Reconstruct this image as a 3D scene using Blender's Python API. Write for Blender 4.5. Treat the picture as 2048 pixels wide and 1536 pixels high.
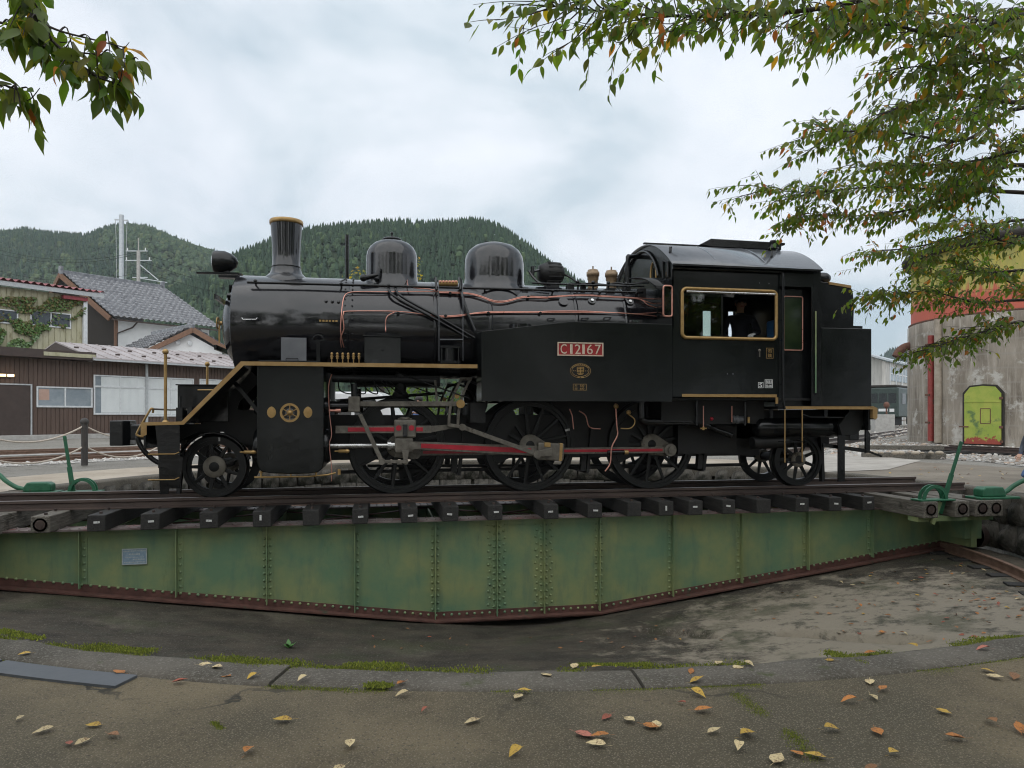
import bpy, bmesh, math, random
import numpy as np
from mathutils import Vector, Matrix, noise as mnoise
random.seed(7); np.random.seed(7)
for o in list(bpy.data.objects): bpy.data.objects.remove(o)
S = bpy.context.scene
COL = S.collection
PI = math.pi
# ------------------------------------------------------------------ camera
FPX = 1420.0; YAW = math.radians(10.5); HOR = 830.0; CAM = Vector((0.0, -11.2, 1.16))
cd = bpy.data.cameras.new('camera'); cam = bpy.data.objects.new('camera', cd); COL.objects.link(cam)
cam.location = CAM; cam.rotation_euler = (PI/2, 0, -YAW)
cd.sensor_fit = 'HORIZONTAL'; cd.sensor_width = 36.0; cd.lens = 36.0*FPX/2048.0
cd.shift_y = (HOR-768.0)/2048.0; cd.clip_start = 0.05; cd.clip_end = 12000
S.camera = cam
# ------------------------------------------------------------------ sky: high overcast with thin bluish gaps
SUN_EL, SUN_ROT = math.radians(50), math.radians(200)
W = bpy.data.worlds.new('World'); S.world = W; W.use_nodes = True
nt = W.node_tree; nt.nodes.clear()
def N(t, **k):
    n = nt.nodes.new(t)
    for a, b in k.items(): setattr(n, a, b)
    return n
L = lambda a, b: nt.links.new(a, b)
out = N('ShaderNodeOutputWorld'); sky = N('ShaderNodeTexSky', sky_type='NISHITA'); sky.sun_disc = False
sky.sun_elevation = SUN_EL; sky.sun_rotation = SUN_ROT; sky.air_density = 1.0; sky.dust_density = 2.0
b1 = N('ShaderNodeBackground'); b1.inputs['Strength'].default_value = 0.10; L(sky.outputs[0], b1.inputs['Color'])
tc = N('ShaderNodeTexCoord'); sep = N('ShaderNodeSeparateXYZ'); L(tc.outputs['Generated'], sep.inputs[0])
zz = N('ShaderNodeMath', operation='MAXIMUM'); L(sep.outputs['Z'], zz.inputs[0]); zz.inputs[1].default_value = 0.0
za = N('ShaderNodeMath', operation='ADD'); L(zz.outputs[0], za.inputs[0]); za.inputs[1].default_value = 0.42
dx = N('ShaderNodeMath', operation='DIVIDE'); L(sep.outputs['X'], dx.inputs[0]); L(za.outputs[0], dx.inputs[1])
dy = N('ShaderNodeMath', operation='DIVIDE'); L(sep.outputs['Y'], dy.inputs[0]); L(za.outputs[0], dy.inputs[1])
cmb = N('ShaderNodeCombineXYZ'); L(dx.outputs[0], cmb.inputs[0]); L(dy.outputs[0], cmb.inputs[1])
n1 = N('ShaderNodeTexNoise'); n1.inputs['Scale'].default_value = 2.3; n1.inputs['Detail'].default_value = 7; n1.inputs['Roughness'].default_value = 0.53; n1.inputs['Distortion'].default_value = 0.3
L(cmb.outputs[0], n1.inputs['Vector'])
r1 = N('ShaderNodeValToRGB'); e = r1.color_ramp.elements
e[0].position = 0.36; e[0].color = (0.43, 0.52, 0.59, 1); e[1].position = 0.66; e[1].color = (0.78, 0.81, 0.86, 1)
x = e.new(0.47); x.color = (0.60, 0.66, 0.72, 1); x = e.new(0.55); x.color = (0.70, 0.74, 0.80, 1)
L(n1.outputs[0], r1.inputs[0])
b2 = N('ShaderNodeBackground'); b2.inputs['Strength'].default_value = 1.0; L(r1.outputs[0], b2.inputs['Color'])
n2 = N('ShaderNodeTexNoise'); n2.inputs['Scale'].default_value = 0.8; n2.inputs['Detail'].default_value = 3; L(cmb.outputs[0], n2.inputs['Vector'])
r2 = N('ShaderNodeValToRGB'); r2.color_ramp.elements[0].position = 0.30; r2.color_ramp.elements[0].color = (.72,)*3+(1,); r2.color_ramp.elements[1].position = 0.50; r2.color_ramp.elements[1].color = (.97,)*3+(1,)
L(n2.outputs[0], r2.inputs[0])
mx = N('ShaderNodeMixShader'); L(r2.outputs[0], mx.inputs[0]); L(b1.outputs[0], mx.inputs[1]); L(b2.outputs[0], mx.inputs[2]); L(mx.outputs[0], out.inputs['Surface'])
sd = bpy.data.lights.new('sun', 'SUN'); sd.energy = 1.5; sd.angle = math.radians(115); sd.color = (1.0, 0.96, 0.90)
so = bpy.data.objects.new('sun', sd); COL.objects.link(so)
so.rotation_euler = Vector((-math.sin(SUN_ROT)*math.cos(SUN_EL), -math.cos(SUN_ROT)*math.cos(SUN_EL), -math.sin(SUN_EL))).to_track_quat('-Z', 'Y').to_euler()
so.location = (-20, -30, 40)
S.render.engine = 'CYCLES'
vs = S.view_settings; vs.view_transform = 'Standard'; vs.look = 'None'; vs.exposure = 0.45; vs.gamma = 1.0; vs.use_curve_mapping = False
# ------------------------------------------------------------------ finding world points from the survey of the photograph
_s, _c = math.sin(YAW), math.cos(YAW)
def ray(px, py):
    u = (px-1024)/FPX; v = (HOR-py)/FPX
    return Vector((_s+_c*u, _c-_s*u, v))
def at(px, py, Y):
    d = ray(px, py); return CAM + d*((Y-CAM.y)/d.y)
def atz(px, py, Z):
    d = ray(px, py); return CAM + d*((Z-CAM.z)/d.z)
def atd(px, py, D): return CAM + ray(px, py)*D
def atp(px, py, P, D):
    """point on the vertical plane through P along the horizontal direction D"""
    n = Vector((D.y, -D.x, 0)); d = ray(px, py)
    return CAM + d*((Vector(P)-CAM).dot(n)/d.dot(n))
BZ = 2.48
def surf(px, py, R=0.785):
    d = ray(px, py); a = d.y**2+d.z**2; oz = CAM.z-BZ; b = 2*(CAM.y*d.y+oz*d.z); c = CAM.y**2+oz**2-R*R
    q = b*b-4*a*c
    if q < 0: q = 0
    return CAM + d*((-b-math.sqrt(q))/(2*a))
# ------------------------------------------------------------------ mesh helpers
ORG = {}
class MB:
    def __init__(s): s.v = []; s.f = []; s.sm = []
    def add(s, vs, fs, sm=False):
        b = len(s.v); s.v += [tuple(p) for p in vs]; s.f += [tuple(i+b for i in f) for f in fs]; s.sm += [sm]*len(fs); return s
    def box(s, x0, x1, y0, y1, z0, z1):
        return s.add([(x0,y0,z0),(x1,y0,z0),(x1,y1,z0),(x0,y1,z0),(x0,y0,z1),(x1,y0,z1),(x1,y1,z1),(x0,y1,z1)],
                     [(0,3,2,1),(4,5,6,7),(0,1,5,4),(1,2,6,5),(2,3,7,6),(3,0,4,7)])
    def obox(s, c, ax, ay, az):
        """oriented box: centre and three half-axis vectors"""
        c = Vector(c); ax, ay, az = Vector(ax), Vector(ay), Vector(az)
        vs = [c+ax*i+ay*j+az*k for k in (-1,1) for i,j in ((-1,-1),(1,-1),(1,1),(-1,1))]
        fs = [(0,3,2,1),(4,5,6,7),(0,1,5,4),(1,2,6,5),(2,3,7,6),(3,0,4,7)]
        if ax.cross(ay).dot(az) < 0: fs = [f[::-1] for f in fs]
        return s.add(vs, fs)
    def bar(s, p, q, w, h, up=(0,0,1)):
        p, q = Vector(p), Vector(q); d = (q-p); l = d.length; d = d/l; up = Vector(up)
        if abs(d.dot(up)) > .98: up = Vector((0,1,0))
        sx = d.cross(up).normalized(); sz = sx.cross(d)
        return s.obox((p+q)/2, d*l/2, sx*w/2, sz*h/2)
    def cyl(s, p, q, r0, r1=None, n=16, caps=True, sm=True):
        r1 = r0 if r1 is None else r1; p, q = Vector(p), Vector(q); d = (q-p).normalized()
        a = d.orthogonal().normalized(); b = d.cross(a)
        vs = [p+(a*math.cos(2*PI*i/n)+b*math.sin(2*PI*i/n))*r0 for i in range(n)]+[q+(a*math.cos(2*PI*i/n)+b*math.sin(2*PI*i/n))*r1 for i in range(n)]
        s.add(vs, [(i,(i+1)%n,n+(i+1)%n,n+i) for i in range(n)], sm)
        if caps: s.add(vs[:n], [tuple(range(n))[::-1]]); s.add(vs[n:], [tuple(range(n))])
        return s
    def tube(s, pts, r, n=8, sm=True, smooth=0, taper=None):
        pts = [Vector(p) for p in pts]
        if smooth: pts = spline(pts, smooth)
        m = len(pts); rs = r if isinstance(r, list) else ([r]*m if taper is None else [r+(taper-r)*i/(m-1) for i in range(m)])
        if len(rs) != m: rs = [np.interp(i/(m-1), np.linspace(0,1,len(rs)), rs) for i in range(m)]
        ring = []; prev = None
        for i, p in enumerate(pts):
            t = (pts[min(i+1,m-1)]-pts[max(i-1,0)])
            t = t.normalized() if t.length > 1e-9 else Vector((1,0,0))
            a = t.orthogonal().normalized() if prev is None else (prev-t*prev.dot(t))
            a = a.normalized() if a.length > 1e-6 else t.orthogonal().normalized()
            prev = a; b = t.cross(a)
            ring.append([p+(a*math.cos(2*PI*k/n)+b*math.sin(2*PI*k/n))*rs[i] for k in range(n)])
        vs = [q for R in ring for q in R]
        fs = [(i*n+k, i*n+(k+1)%n, (i+1)*n+(k+1)%n, (i+1)*n+k) for i in range(m-1) for k in range(n)]
        s.add(vs, fs, sm); s.add(ring[0], [tuple(range(n))[::-1]]); s.add(ring[-1], [tuple(range(n))]); return s
    def lathe(s, c, prof, axis='Z', n=32, sm=True):
        """prof: list of (along, radius)"""
        c = Vector(c); vs = []
        for a, r in prof:
            for i in range(n):
                u, w = r*math.cos(2*PI*i/n), r*math.sin(2*PI*i/n)
                vs.append(c+Vector({'Z':(u,w,a),'X':(a,u,w),'Y':(w,a,u)}[axis]))
        m = len(prof)
        s.add(vs, [(i*n+k, i*n+(k+1)%n, (i+1)*n+(k+1)%n, (i+1)*n+k) for i in range(m-1) for k in range(n)], sm)
        if prof[0][1] > 1e-4: s.add(vs[:n], [tuple(range(n))[::-1]])
        if prof[-1][1] > 1e-4: s.add(vs[-n:], [tuple(range(n))])
        return s
    def prism(s, xz, y0, y1):
        """outline in X,Z extruded in Y"""
        n = len(xz); vs = [(x,y0,z) for x,z in xz]+[(x,y1,z) for x,z in xz]
        area = sum(xz[i][0]*xz[(i+1)%n][1]-xz[(i+1)%n][0]*xz[i][1] for i in range(n))
        f = [tuple(range(n)), tuple(range(n,2*n))[::-1]]+[(i,n+i,n+(i+1)%n,(i+1)%n) for i in range(n)]
        if (area > 0) != (y0 < y1): f = [g[::-1] for g in f]
        return s.add(vs, f)
    def ext(s, pts, d):
        """planar outline (3D) extruded along vector d"""
        pts = [Vector(p) for p in pts]; d = Vector(d); n = len(pts)
        f = [tuple(range(n))[::-1], tuple(range(n,2*n))]+[(i,(i+1)%n,n+(i+1)%n,n+i) for i in range(n)]
        return s.add(pts+[p+d for p in pts], f)
    def ball(s, c, r, n=10, m=6, sc=(1,1,1)):
        c = Vector(c); vs = [c+Vector((0,0,-r*sc[2]))]
        for j in range(1,m):
            t = -PI/2+PI*j/m
            vs += [c+Vector((r*sc[0]*math.cos(t)*math.cos(2*PI*i/n), r*sc[1]*math.cos(t)*math.sin(2*PI*i/n), r*sc[2]*math.sin(t))) for i in range(n)]
        vs.append(c+Vector((0,0,r*sc[2]))); fs = [(0,1+(i+1)%n,1+i) for i in range(n)]
        for j in range(m-2): fs += [(1+j*n+i,1+j*n+(i+1)%n,1+(j+1)*n+(i+1)%n,1+(j+1)*n+i) for i in range(n)]
        t = len(vs)-1; fs += [(t,1+(m-2)*n+i,1+(m-2)*n+(i+1)%n) for i in range(n)]
        return s.add(vs, fs, True)
    def build(s, name, mat, parent=None, bev=0, fix=True):
        o = ORG.get(parent.name, Vector()) if parent else Vector()
        me = bpy.data.meshes.new(name); me.from_pydata([tuple(Vector(p)-o) for p in s.v] if o.length else s.v, [], s.f)
        me.polygons.foreach_set('use_smooth', s.sm)
        if fix:
            bm = bmesh.new(); bm.from_mesh(me); bmesh.ops.recalc_face_normals(bm, faces=bm.faces); bm.to_mesh(me); bm.free()
        ob = bpy.data.objects.new(name, me); COL.objects.link(ob)
        me.materials.append(M[mat] if isinstance(mat, str) else mat)
        if parent: ob.parent = parent; ORG[ob.name] = o
        if bev:
            b = ob.modifiers.new('bevel', 'BEVEL'); b.width = bev; b.segments = 2; b.limit_method = 'ANGLE'; b.angle_limit = 0.7
        return ob
def spline(pts, k):
    o = []; n = len(pts)
    for i in range(n-1):
        a, b, c, d = pts[max(i-1,0)], pts[i], pts[i+1], pts[min(i+2,n-1)]
        for j in range(k):
            t = j/k; o.append(0.5*((2*b)+(c-a)*t+(2*a-5*b+4*c-d)*t*t+(3*b-a-3*c+d)*t**3))
    return o+[pts[-1]]
def tag(o, label=None, cat=None, group=None, kind=None):
    if label: o['label'] = label
    if cat: o['category'] = cat
    if group: o['group'] = group
    if kind: o['kind'] = kind
    return o
def thing(name, loc, label, cat, group=None):
    o = bpy.data.objects.new(name, None); COL.objects.link(o); o.location = loc; o.empty_display_size = .2
    ORG[o.name] = Vector(loc); return tag(o, label, cat, group)
def raw(name, V, F, mat, parent=None, smooth=False):
    """mesh from numpy arrays, quads or triangles"""
    me = bpy.data.meshes.new(name); k = F.shape[1]
    me.vertices.add(len(V)); me.vertices.foreach_set('co', np.ascontiguousarray(V, dtype=np.float32).ravel())
    me.loops.add(F.size); me.loops.foreach_set('vertex_index', np.ascontiguousarray(F, dtype=np.int32).ravel())
    me.polygons.add(len(F)); me.polygons.foreach_set('loop_start', np.arange(0, F.size, k, dtype=np.int32))
    try: me.polygons.foreach_set('loop_total', np.full(len(F), k, dtype=np.int32))
    except Exception: pass
    me.polygons.foreach_set('use_smooth', np.full(len(F), smooth)); me.update(calc_edges=True)
    ob = bpy.data.objects.new(name, me); COL.objects.link(ob); me.materials.append(M[mat] if isinstance(mat, str) else mat)
    if parent: ob.parent = parent; ORG[ob.name] = ORG.get(parent.name, Vector())
    return ob
def facecol(ob, cols):
    a = ob.data.attributes.new('tint', 'FLOAT_COLOR', 'FACE'); c = np.ones((len(cols), 4), dtype=np.float32); c[:, :3] = cols
    a.data.foreach_set('color', c.ravel())
# ------------------------------------------------------------------ materials
M = {}
class NT:
    def __init__(s, name):
        s.m = bpy.data.materials.new(name); s.m.use_nodes = True; s.t = s.m.node_tree; s.b = s.t.nodes['Principled BSDF']; M[name] = s.m
        s.o = s.t.nodes['Material Output']; s.tc = s.n('ShaderNodeTexCoord')
    def n(s, t, **k):
        x = s.t.nodes.new(t)
        for a, b in k.items(): setattr(x, a, b)
        return x
    def l(s, a, b): s.t.links.new(a, b)
    def vec(s, stretch=(1,1,1), coord='Object'):
        mp = s.n('ShaderNodeMapping'); mp.inputs['Scale'].default_value = stretch; s.l(s.tc.outputs[coord], mp.inputs[0]); return mp.outputs[0]
    def noise(s, scale, detail=5, rough=.55, stretch=(1,1,1), coord='Object', dist=0):
        x = s.n('ShaderNodeTexNoise'); x.inputs['Scale'].default_value = scale; x.inputs['Detail'].default_value = detail; x.inputs['Roughness'].default_value = rough; x.inputs['Distortion'].default_value = dist
        s.l(s.vec(stretch, coord), x.inputs['Vector']); return x.outputs[0]
    def ramp(s, fac, a, b, ca=(0,0,0), cb=(1,1,1)):
        r = s.n('ShaderNodeValToRGB'); e = r.color_ramp.elements; e[0].position = a; e[1].position = b; e[0].color = (*ca, 1); e[1].color = (*cb, 1); s.l(fac, r.inputs[0]); return r.outputs[0]
    def mix(s, fac, a, b, mode='MIX'):
        m = s.n('ShaderNodeMix', data_type='RGBA', blend_type=mode)
        for sock, v in ((m.inputs[0], fac), (m.inputs[6], a), (m.inputs[7], b)):
            if isinstance(v, (int, float)): sock.default_value = v
            elif isinstance(v, tuple): sock.default_value = (*v[:3], 1)
            else: s.l(v, sock)
        return m.outputs[2]
    def math(s, op, a, b=0.0):
        m = s.n('ShaderNodeMath', operation=op)
        for i, v in enumerate((a, b)):
            if isinstance(v, (int, float)): m.inputs[i].default_value = v
            else: s.l(v, m.inputs[i])
        return m.outputs[0]
    def bump(s, h, strength=.3, dist=.02):
        b = s.n('ShaderNodeBump'); b.inputs['Strength'].default_value = strength; b.inputs['Distance'].default_value = dist; s.l(h, b.inputs['Height']); s.l(b.outputs[0], s.b.inputs['Normal']); return b
    def set(s, col=None, rough=None, metal=None, spec=None):
        for k, v in (('Base Color', col), ('Roughness', rough), ('Metallic', metal), ('Specular IOR Level', spec)):
            if v is None: continue
            i = s.b.inputs[k]
            if isinstance(v, tuple): i.default_value = (*v[:3], 1)
            elif isinstance(v, (int, float)): i.default_value = v
            else: s.l(v, i)
        return s.m
def pm(name, c1, c2=None, rough=.6, metal=0., scale=5., lo=.35, hi=.65, bump=0., bscale=60., bdist=.01, stretch=(1,1,1), c3=None, s3=2., lo3=.58, hi3=.68, st3=(1,1,1), spec=None, rvar=.12, detail=6):
    k = NT(name)
    c2 = c2 or tuple(min(1, v*1.35+.002) for v in c1)
    nz = k.noise(scale, detail-2, .6, stretch); col = k.mix(k.ramp(nz, lo, hi), c1, c2)
    if c3: col = k.mix(k.ramp(k.noise(s3, 5, .65, st3), lo3, hi3), col, c3)
    k.set(col, None, metal, spec)
    k.l(k.math('ADD', k.math('MULTIPLY', nz, rvar*2), rough-rvar), k.b.inputs['Roughness'])
    if bump: k.bump(k.noise(bscale, 3, .6, stretch), bump, bdist)
    return k
pm('black', (.004,.0043,.005), (.007,.0078,.0085), rough=.22, spec=.42, scale=3, bump=.16, bscale=5, bdist=.02, rvar=.10)
pm('black_sheet', (.0040,.0050,.0050), (.0062,.0078,.0075), rough=.21, scale=2.5, bump=.22, bscale=1.6, bdist=.03, rvar=.08, spec=.38, c3=(.010,.0115,.011), s3=3.5, lo3=.52, hi3=.72, st3=(1.3,1.3,.25))
k = pm('boiler_black', (.006,.006,.0075), (.011,.011,.0135), rough=.15, scale=4, bump=.26, bscale=3.2, bdist=.016, rvar=.09, c3=(.018,.018,.021), s3=4, lo3=.54, hi3=.72, st3=(1,1,.6), spec=.7)
pm('soot', (.004,.004,.005), (.008,.0075,.007), rough=.6, scale=8, bump=.2, bscale=30)
pm('wheel_black', (.0055,.006,.006), (.010,.011,.011), rough=.4, spec=.35, scale=9, bump=.1, bscale=30)
pm('grey_panel', (.10,.105,.115), (.13,.135,.145), rough=.5, scale=6)
pm('brass', (.33,.205,.075), (.43,.28,.115), rough=.38, metal=.5, scale=14, bump=.08, bscale=50)
pm('gold_paint', (.30,.18,.065), (.37,.24,.10), rough=.48, metal=.25, scale=10, bump=.05, bscale=40)
pm('copper', (.55,.25,.19), (.64,.33,.27), rough=.32, metal=.8, scale=20)
pm('steel', (.095,.085,.070), (.165,.150,.125), rough=.5, metal=.15, scale=12, c3=(.06,.05,.04), s3=14, bump=.15, bscale=60)
pm('bright_steel', (.45,.45,.44), (.6,.6,.6), rough=.25, metal=.9, scale=15)
pm('valve_brass', (.24,.165,.095), (.31,.22,.14), rough=.5, metal=.3, scale=14, c3=(.12,.09,.06), s3=9)
pm('red_paint', (.33,.006,.018), (.42,.012,.03), rough=.38, scale=9)
pm('plate_red', (.25,.010,.012), (.32,.018,.02), rough=.5, scale=20)
pm('plate_cream', (.50,.40,.30), (.62,.52,.42), rough=.5, scale=30)
pm('white_paint', (.72,.72,.70), (.80,.80,.79), rough=.5, scale=20)
pm('rail', (.050,.036,.032), (.085,.060,.050), rough=.55, metal=.3, scale=6, stretch=(.3,1,1), bump=.15, bscale=50)
pm('rail_head', (.16,.145,.135), (.24,.22,.21), rough=.40, metal=.6, scale=5, stretch=(.3,1,1))
pm('rust_rail', (.13,.075,.05), (.20,.125,.09), rough=.75, scale=8, bump=.2)
pm('sleeper_dark', (.013,.0125,.012), (.034,.032,.029), rough=.8, scale=6, stretch=(6,.8,6), bump=.4, bscale=14, bdist=.02)
pm('sleeper_grey', (.085,.075,.062), (.17,.155,.13), rough=.9, scale=5, stretch=(6,.7,6), c3=(.045,.04,.03), s3=3, bump=.6, bscale=10, bdist=.03)
pm('lever_green', (.012,.090,.043), (.022,.130,.065), rough=.42, scale=9, bump=.15, c3=(.06,.05,.035), s3=16, lo3=.63, hi3=.68)
pm('tag_white', (.55,.55,.53), (.7,.7,.68), rough=.6, scale=60, c3=(.12,.12,.12), s3=120, lo3=.55, hi3=.6)
pm('plate_blue', (.22,.31,.40), (.30,.40,.48), rough=.45, scale=30)
pm('plate_grey', (.38,.42,.42), (.5,.54,.53), rough=.5, scale=30)
pm('glass_dark', (.01,.012,.012), (.02,.022,.02), rough=.06, scale=2, rvar=.02)
k = NT('glass_pane'); k.set((.42,.52,.45), .03); k.b.inputs['Transmission Weight'].default_value = 1.0; k.b.inputs['IOR'].default_value = 1.45
pm('cloth_dark', (.012,.013,.020), (.022,.023,.032), rough=.9, scale=12, bump=.2, bscale=20)
pm('cloth_blue', (.05,.10,.22), (.09,.16,.30), rough=.9, scale=12, bump=.3, bscale=20)
pm('seat_blue', (.03,.10,.22), (.04,.13,.27), rough=.5, scale=6)
pm('glove', (.62,.62,.60), (.72,.72,.70), rough=.9, scale=20)
pm('skin', (.45,.26,.18), (.52,.31,.22), rough=.55, scale=10)
pm('hair', (.012,.010,.009), (.02,.017,.015), rough=.6, scale=60)
pm('pit_stone', (.045,.041,.035), (.15,.138,.118), rough=.9, scale=3, stretch=(2.5,2.5,.5), c3=(.024,.025,.017), s3=2.2, lo3=.5, hi3=.6, bump=.8, bscale=9, bdist=.05)
# weathered green girder paint: blue-green base, olive streaks, dark drip zone, patches of rust
k = NT('girder_green')
base = k.mix(k.ramp(k.noise(1.3, 6, .6), .38, .62), (.135,.235,.135), (.250,.290,.130))
base = k.mix(k.math('MULTIPLY', k.ramp(k.noise(3.2, 7, .7, (1.6,1,.35)), .50, .72), .55), base, (.072,.150,.125))
base = k.mix(k.math('MULTIPLY', k.ramp(k.noise(5, 8, .7, (1.5,1,.3)), .62, .76), .45), base, (.045,.062,.035))
base = k.mix(k.math('MULTIPLY', k.ramp(k.noise(2.1, 9, .75), .66, .70), .8), base, (.24,.11,.07))
base = k.mix(k.ramp(k.noise(14, 6, .7), .68, .73), base, (.10,.05,.03))
k.set(base, .52); k.bump(k.noise(5, 6, .6), .12, .03)
pm('girder_rust', (.075,.034,.027), (.135,.062,.048), rough=.75, scale=7, c3=(.05,.065,.04), s3=4, lo3=.6, hi3=.7, bump=.3, bscale=40)
pm('flange_top', (.09,.055,.05), (.22,.19,.18), rough=.55, scale=5, stretch=(.6,1,1), c3=(.20,.07,.06), s3=3, bump=.3)
# ------------------------------------------------------------------ ground materials
k = NT('ground_dirt'); c = k.mix(k.ramp(k.noise(.35, 8, .65), .4, .6), (.16,.145,.12), (.24,.225,.195)); c = k.mix(k.ramp(k.noise(3., 8, .7), .52, .62), c, (.11,.105,.08)); c = k.mix(k.ramp(k.noise(30, 6, .8), .45, .6), c, (.28,.265,.24)); k.set(c, .95); k.bump(k.noise(25, 8, .8), .7, .05)
k = NT('concrete_near')
c = k.mix(k.ramp(k.noise(1.1, 7, .62), .40, .62), (.112,.088,.050), (.195,.155,.092))
c = k.mix(k.math('MULTIPLY', k.ramp(k.noise(.5, 5, .6), .46, .60), .85), c, (.078,.068,.042))
v = k.n('ShaderNodeTexVoronoi'); v.inputs['Scale'].default_value = 105; k.l(k.vec(), v.inputs['Vector'])
c = k.mix(k.ramp(v.outputs['Distance'], .10, .42), (.26,.215,.155), c)
c = k.mix(k.ramp(k.noise(60, 4, .8), .33, .45), (.055,.045,.03), c)
c = k.mix(k.math('MULTIPLY', k.ramp(k.noise(7, 8, .75), .64, .70), .6), c, (.060,.068,.025))
vc = k.n('ShaderNodeTexVoronoi', feature='DISTANCE_TO_EDGE'); vc.inputs['Scale'].default_value = .75
vm = k.n('ShaderNodeVectorMath', operation='ADD'); k.l(k.vec(), vm.inputs[0]); nzc = k.n('ShaderNodeTexNoise'); nzc.inputs['Scale'].default_value = 3; nzc.inputs['Detail'].default_value = 5; k.l(k.vec(), nzc.inputs['Vector']); vs2 = k.n('ShaderNodeVectorMath', operation='SCALE'); vs2.inputs['Scale'].default_value = .55; k.l(nzc.outputs['Color'], vs2.inputs[0]); k.l(vs2.outputs[0], vm.inputs[1]); k.l(vm.outputs[0], vc.inputs['Vector'])
c = k.mix(k.math('MULTIPLY', k.ramp(vc.outputs[0], .003, .010, (1,1,1), (0,0,0)), k.ramp(k.noise(.9, 3, .6), .48, .6)), c, (.03,.027,.018))
k.set(c, .85)
h = k.math('ADD', k.math('MULTIPLY', v.outputs['Distance'], .5), k.noise(70, 6, .8)); k.bump(h, .9, .012)
k = NT('kerb_concrete')
c = k.mix(k.ramp(k.noise(2.2, 7, .65), .40, .60), (.062,.054,.040), (.112,.098,.078)); c = k.mix(k.ramp(k.noise(75, 4, .8), .52, .64), c, (.19,.175,.15)); c = k.mix(k.ramp(k.noise(5, 8, .7), .62, .70), c, (.055,.065,.022)); c = k.mix(k.ramp(k.noise(6.5, 8, .7), .70, .735), c, (.42,.41,.38)); k.set(c, .9); k.bump(k.noise(60, 7, .75), .7, .008)
k = NT('pit_floor')
c = k.mix(k.ramp(k.noise(1.6, 7, .65, (1,1.8,1)), .40, .62), (.024,.019,.013), (.066,.054,.038))
c = k.mix(k.math('MULTIPLY', k.ramp(k.noise(.42, 5, .6), .50, .60), .9), c, (.15,.128,.096))
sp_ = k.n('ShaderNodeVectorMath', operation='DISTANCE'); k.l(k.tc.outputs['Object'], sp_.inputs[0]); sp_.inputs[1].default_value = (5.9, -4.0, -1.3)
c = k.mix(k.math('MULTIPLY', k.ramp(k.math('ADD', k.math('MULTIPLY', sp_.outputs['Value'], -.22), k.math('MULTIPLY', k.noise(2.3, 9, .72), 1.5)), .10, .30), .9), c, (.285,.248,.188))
c = k.mix(k.math('MULTIPLY', k.ramp(k.noise(3.4, 9, .72), .52, .62), .8), c, (.040,.038,.026))
c = k.mix(k.math('MULTIPLY', k.ramp(k.noise(.9, 7, .7), .53, .63), .6), c, (.036,.043,.016))
c = k.mix(k.ramp(k.noise(45, 5, .8), .57, .66), c, (.21,.195,.165))
k.set(c, .78); k.bump(k.noise(11, 8, .72), .8, .035)
k = NT('pale_concrete'); c = k.mix(k.ramp(k.noise(.8, 7, .65), .38, .62), (.30,.25,.19), (.42,.36,.29)); c = k.mix(k.ramp(k.noise(9, 7, .7), .58, .7), c, (.22,.19,.14)); k.set(c, .9); k.bump(k.noise(40, 6, .7), .3, .01)
k = NT('brown_concrete'); c = k.mix(k.ramp(k.noise(.9, 7, .65), .38, .62), (.15,.125,.095), (.22,.19,.15)); c = k.mix(k.ramp(k.noise(6, 7, .7), .58, .7), c, (.105,.095,.06)); k.set(c, .9); k.bump(k.noise(40, 6, .7), .3, .01)
pm('ballast', (.20,.19,.175), (.42,.405,.38), rough=.95, scale=7, detail=8, bump=.5, bscale=30, c3=(.13,.10,.075), s3=5)
k = NT('stone_tint'); a = k.n('ShaderNodeAttribute', attribute_name='tint'); k.set(a.outputs['Color'], .9)
k = NT('moss'); a = k.n('ShaderNodeAttribute', attribute_name='tint'); k.set(a.outputs['Color'], .95)
pm('slate_plate', (.055,.062,.070), (.085,.092,.10), rough=.5, scale=6, bump=.1, bscale=30)
# ------------------------------------------------------------------ ground with the round turntable pit
TC = (2.03, 0.0); RP = 7.9; ZG = -0.08
def polar(rs, ths, zf, mat, name, kind='structure'):
    V = []; nt_ = len(ths); closed = abs((ths[-1]-ths[0])-2*PI) < 1e-6
    if closed: ths = ths[:-1]; nt_ -= 1
    for i in range(len(rs)):
        for th in ths:
            r = rs[i](th) if callable(rs[i]) else rs[i]
            V.append((TC[0]+r*math.cos(th), TC[1]+r*math.sin(th), zf(r, th)))
    F = []
    for i in range(len(rs)-1):
        for j in range(nt_ if closed else nt_-1):
            k2 = (j+1) % nt_; F.append((i*nt_+j, (i+1)*nt_+j, (i+1)*nt_+k2, i*nt_+k2))
    return tag(raw(name, np.array(V), np.array(F), mat, smooth=True), kind=kind)
full = list(np.linspace(-PI, PI, 145))
polar([8.1, 9, 12, 20, 40, 90, 250, 900, 5000], full, lambda r, t: -.14 if r < 8.5 else -.12 if r < 30 else -.12, 'ground_dirt', 'ground')
def aprout(t):
    d = math.degrees(t)
    if -175 < d < -14: return 17.0
    if -14 <= d <= 24: return 13.5
    return 10.3
near = [math.radians(a) for a in np.linspace(-172, -16, 120)]
polar([8.205, 8.6, 9.5, 11, 13, 17], near, lambda r, t: ZG+.006*mnoise.noise((r*1.3, t*9, 0)), 'concrete_near', 'near_pavement')
right = [math.radians(a) for a in np.linspace(-16, 25, 40)]
polar([8.205, 10, 11.8, lambda t: 13.0], right, lambda r, t: ZG, 'brown_concrete', 'side_pavement')
far = [math.radians(a) for a in np.linspace(25, 188, 120)]
polar([8.205, 9.2, 10.3], far, lambda r, t: ZG, 'pale_concrete', 'path')
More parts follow.
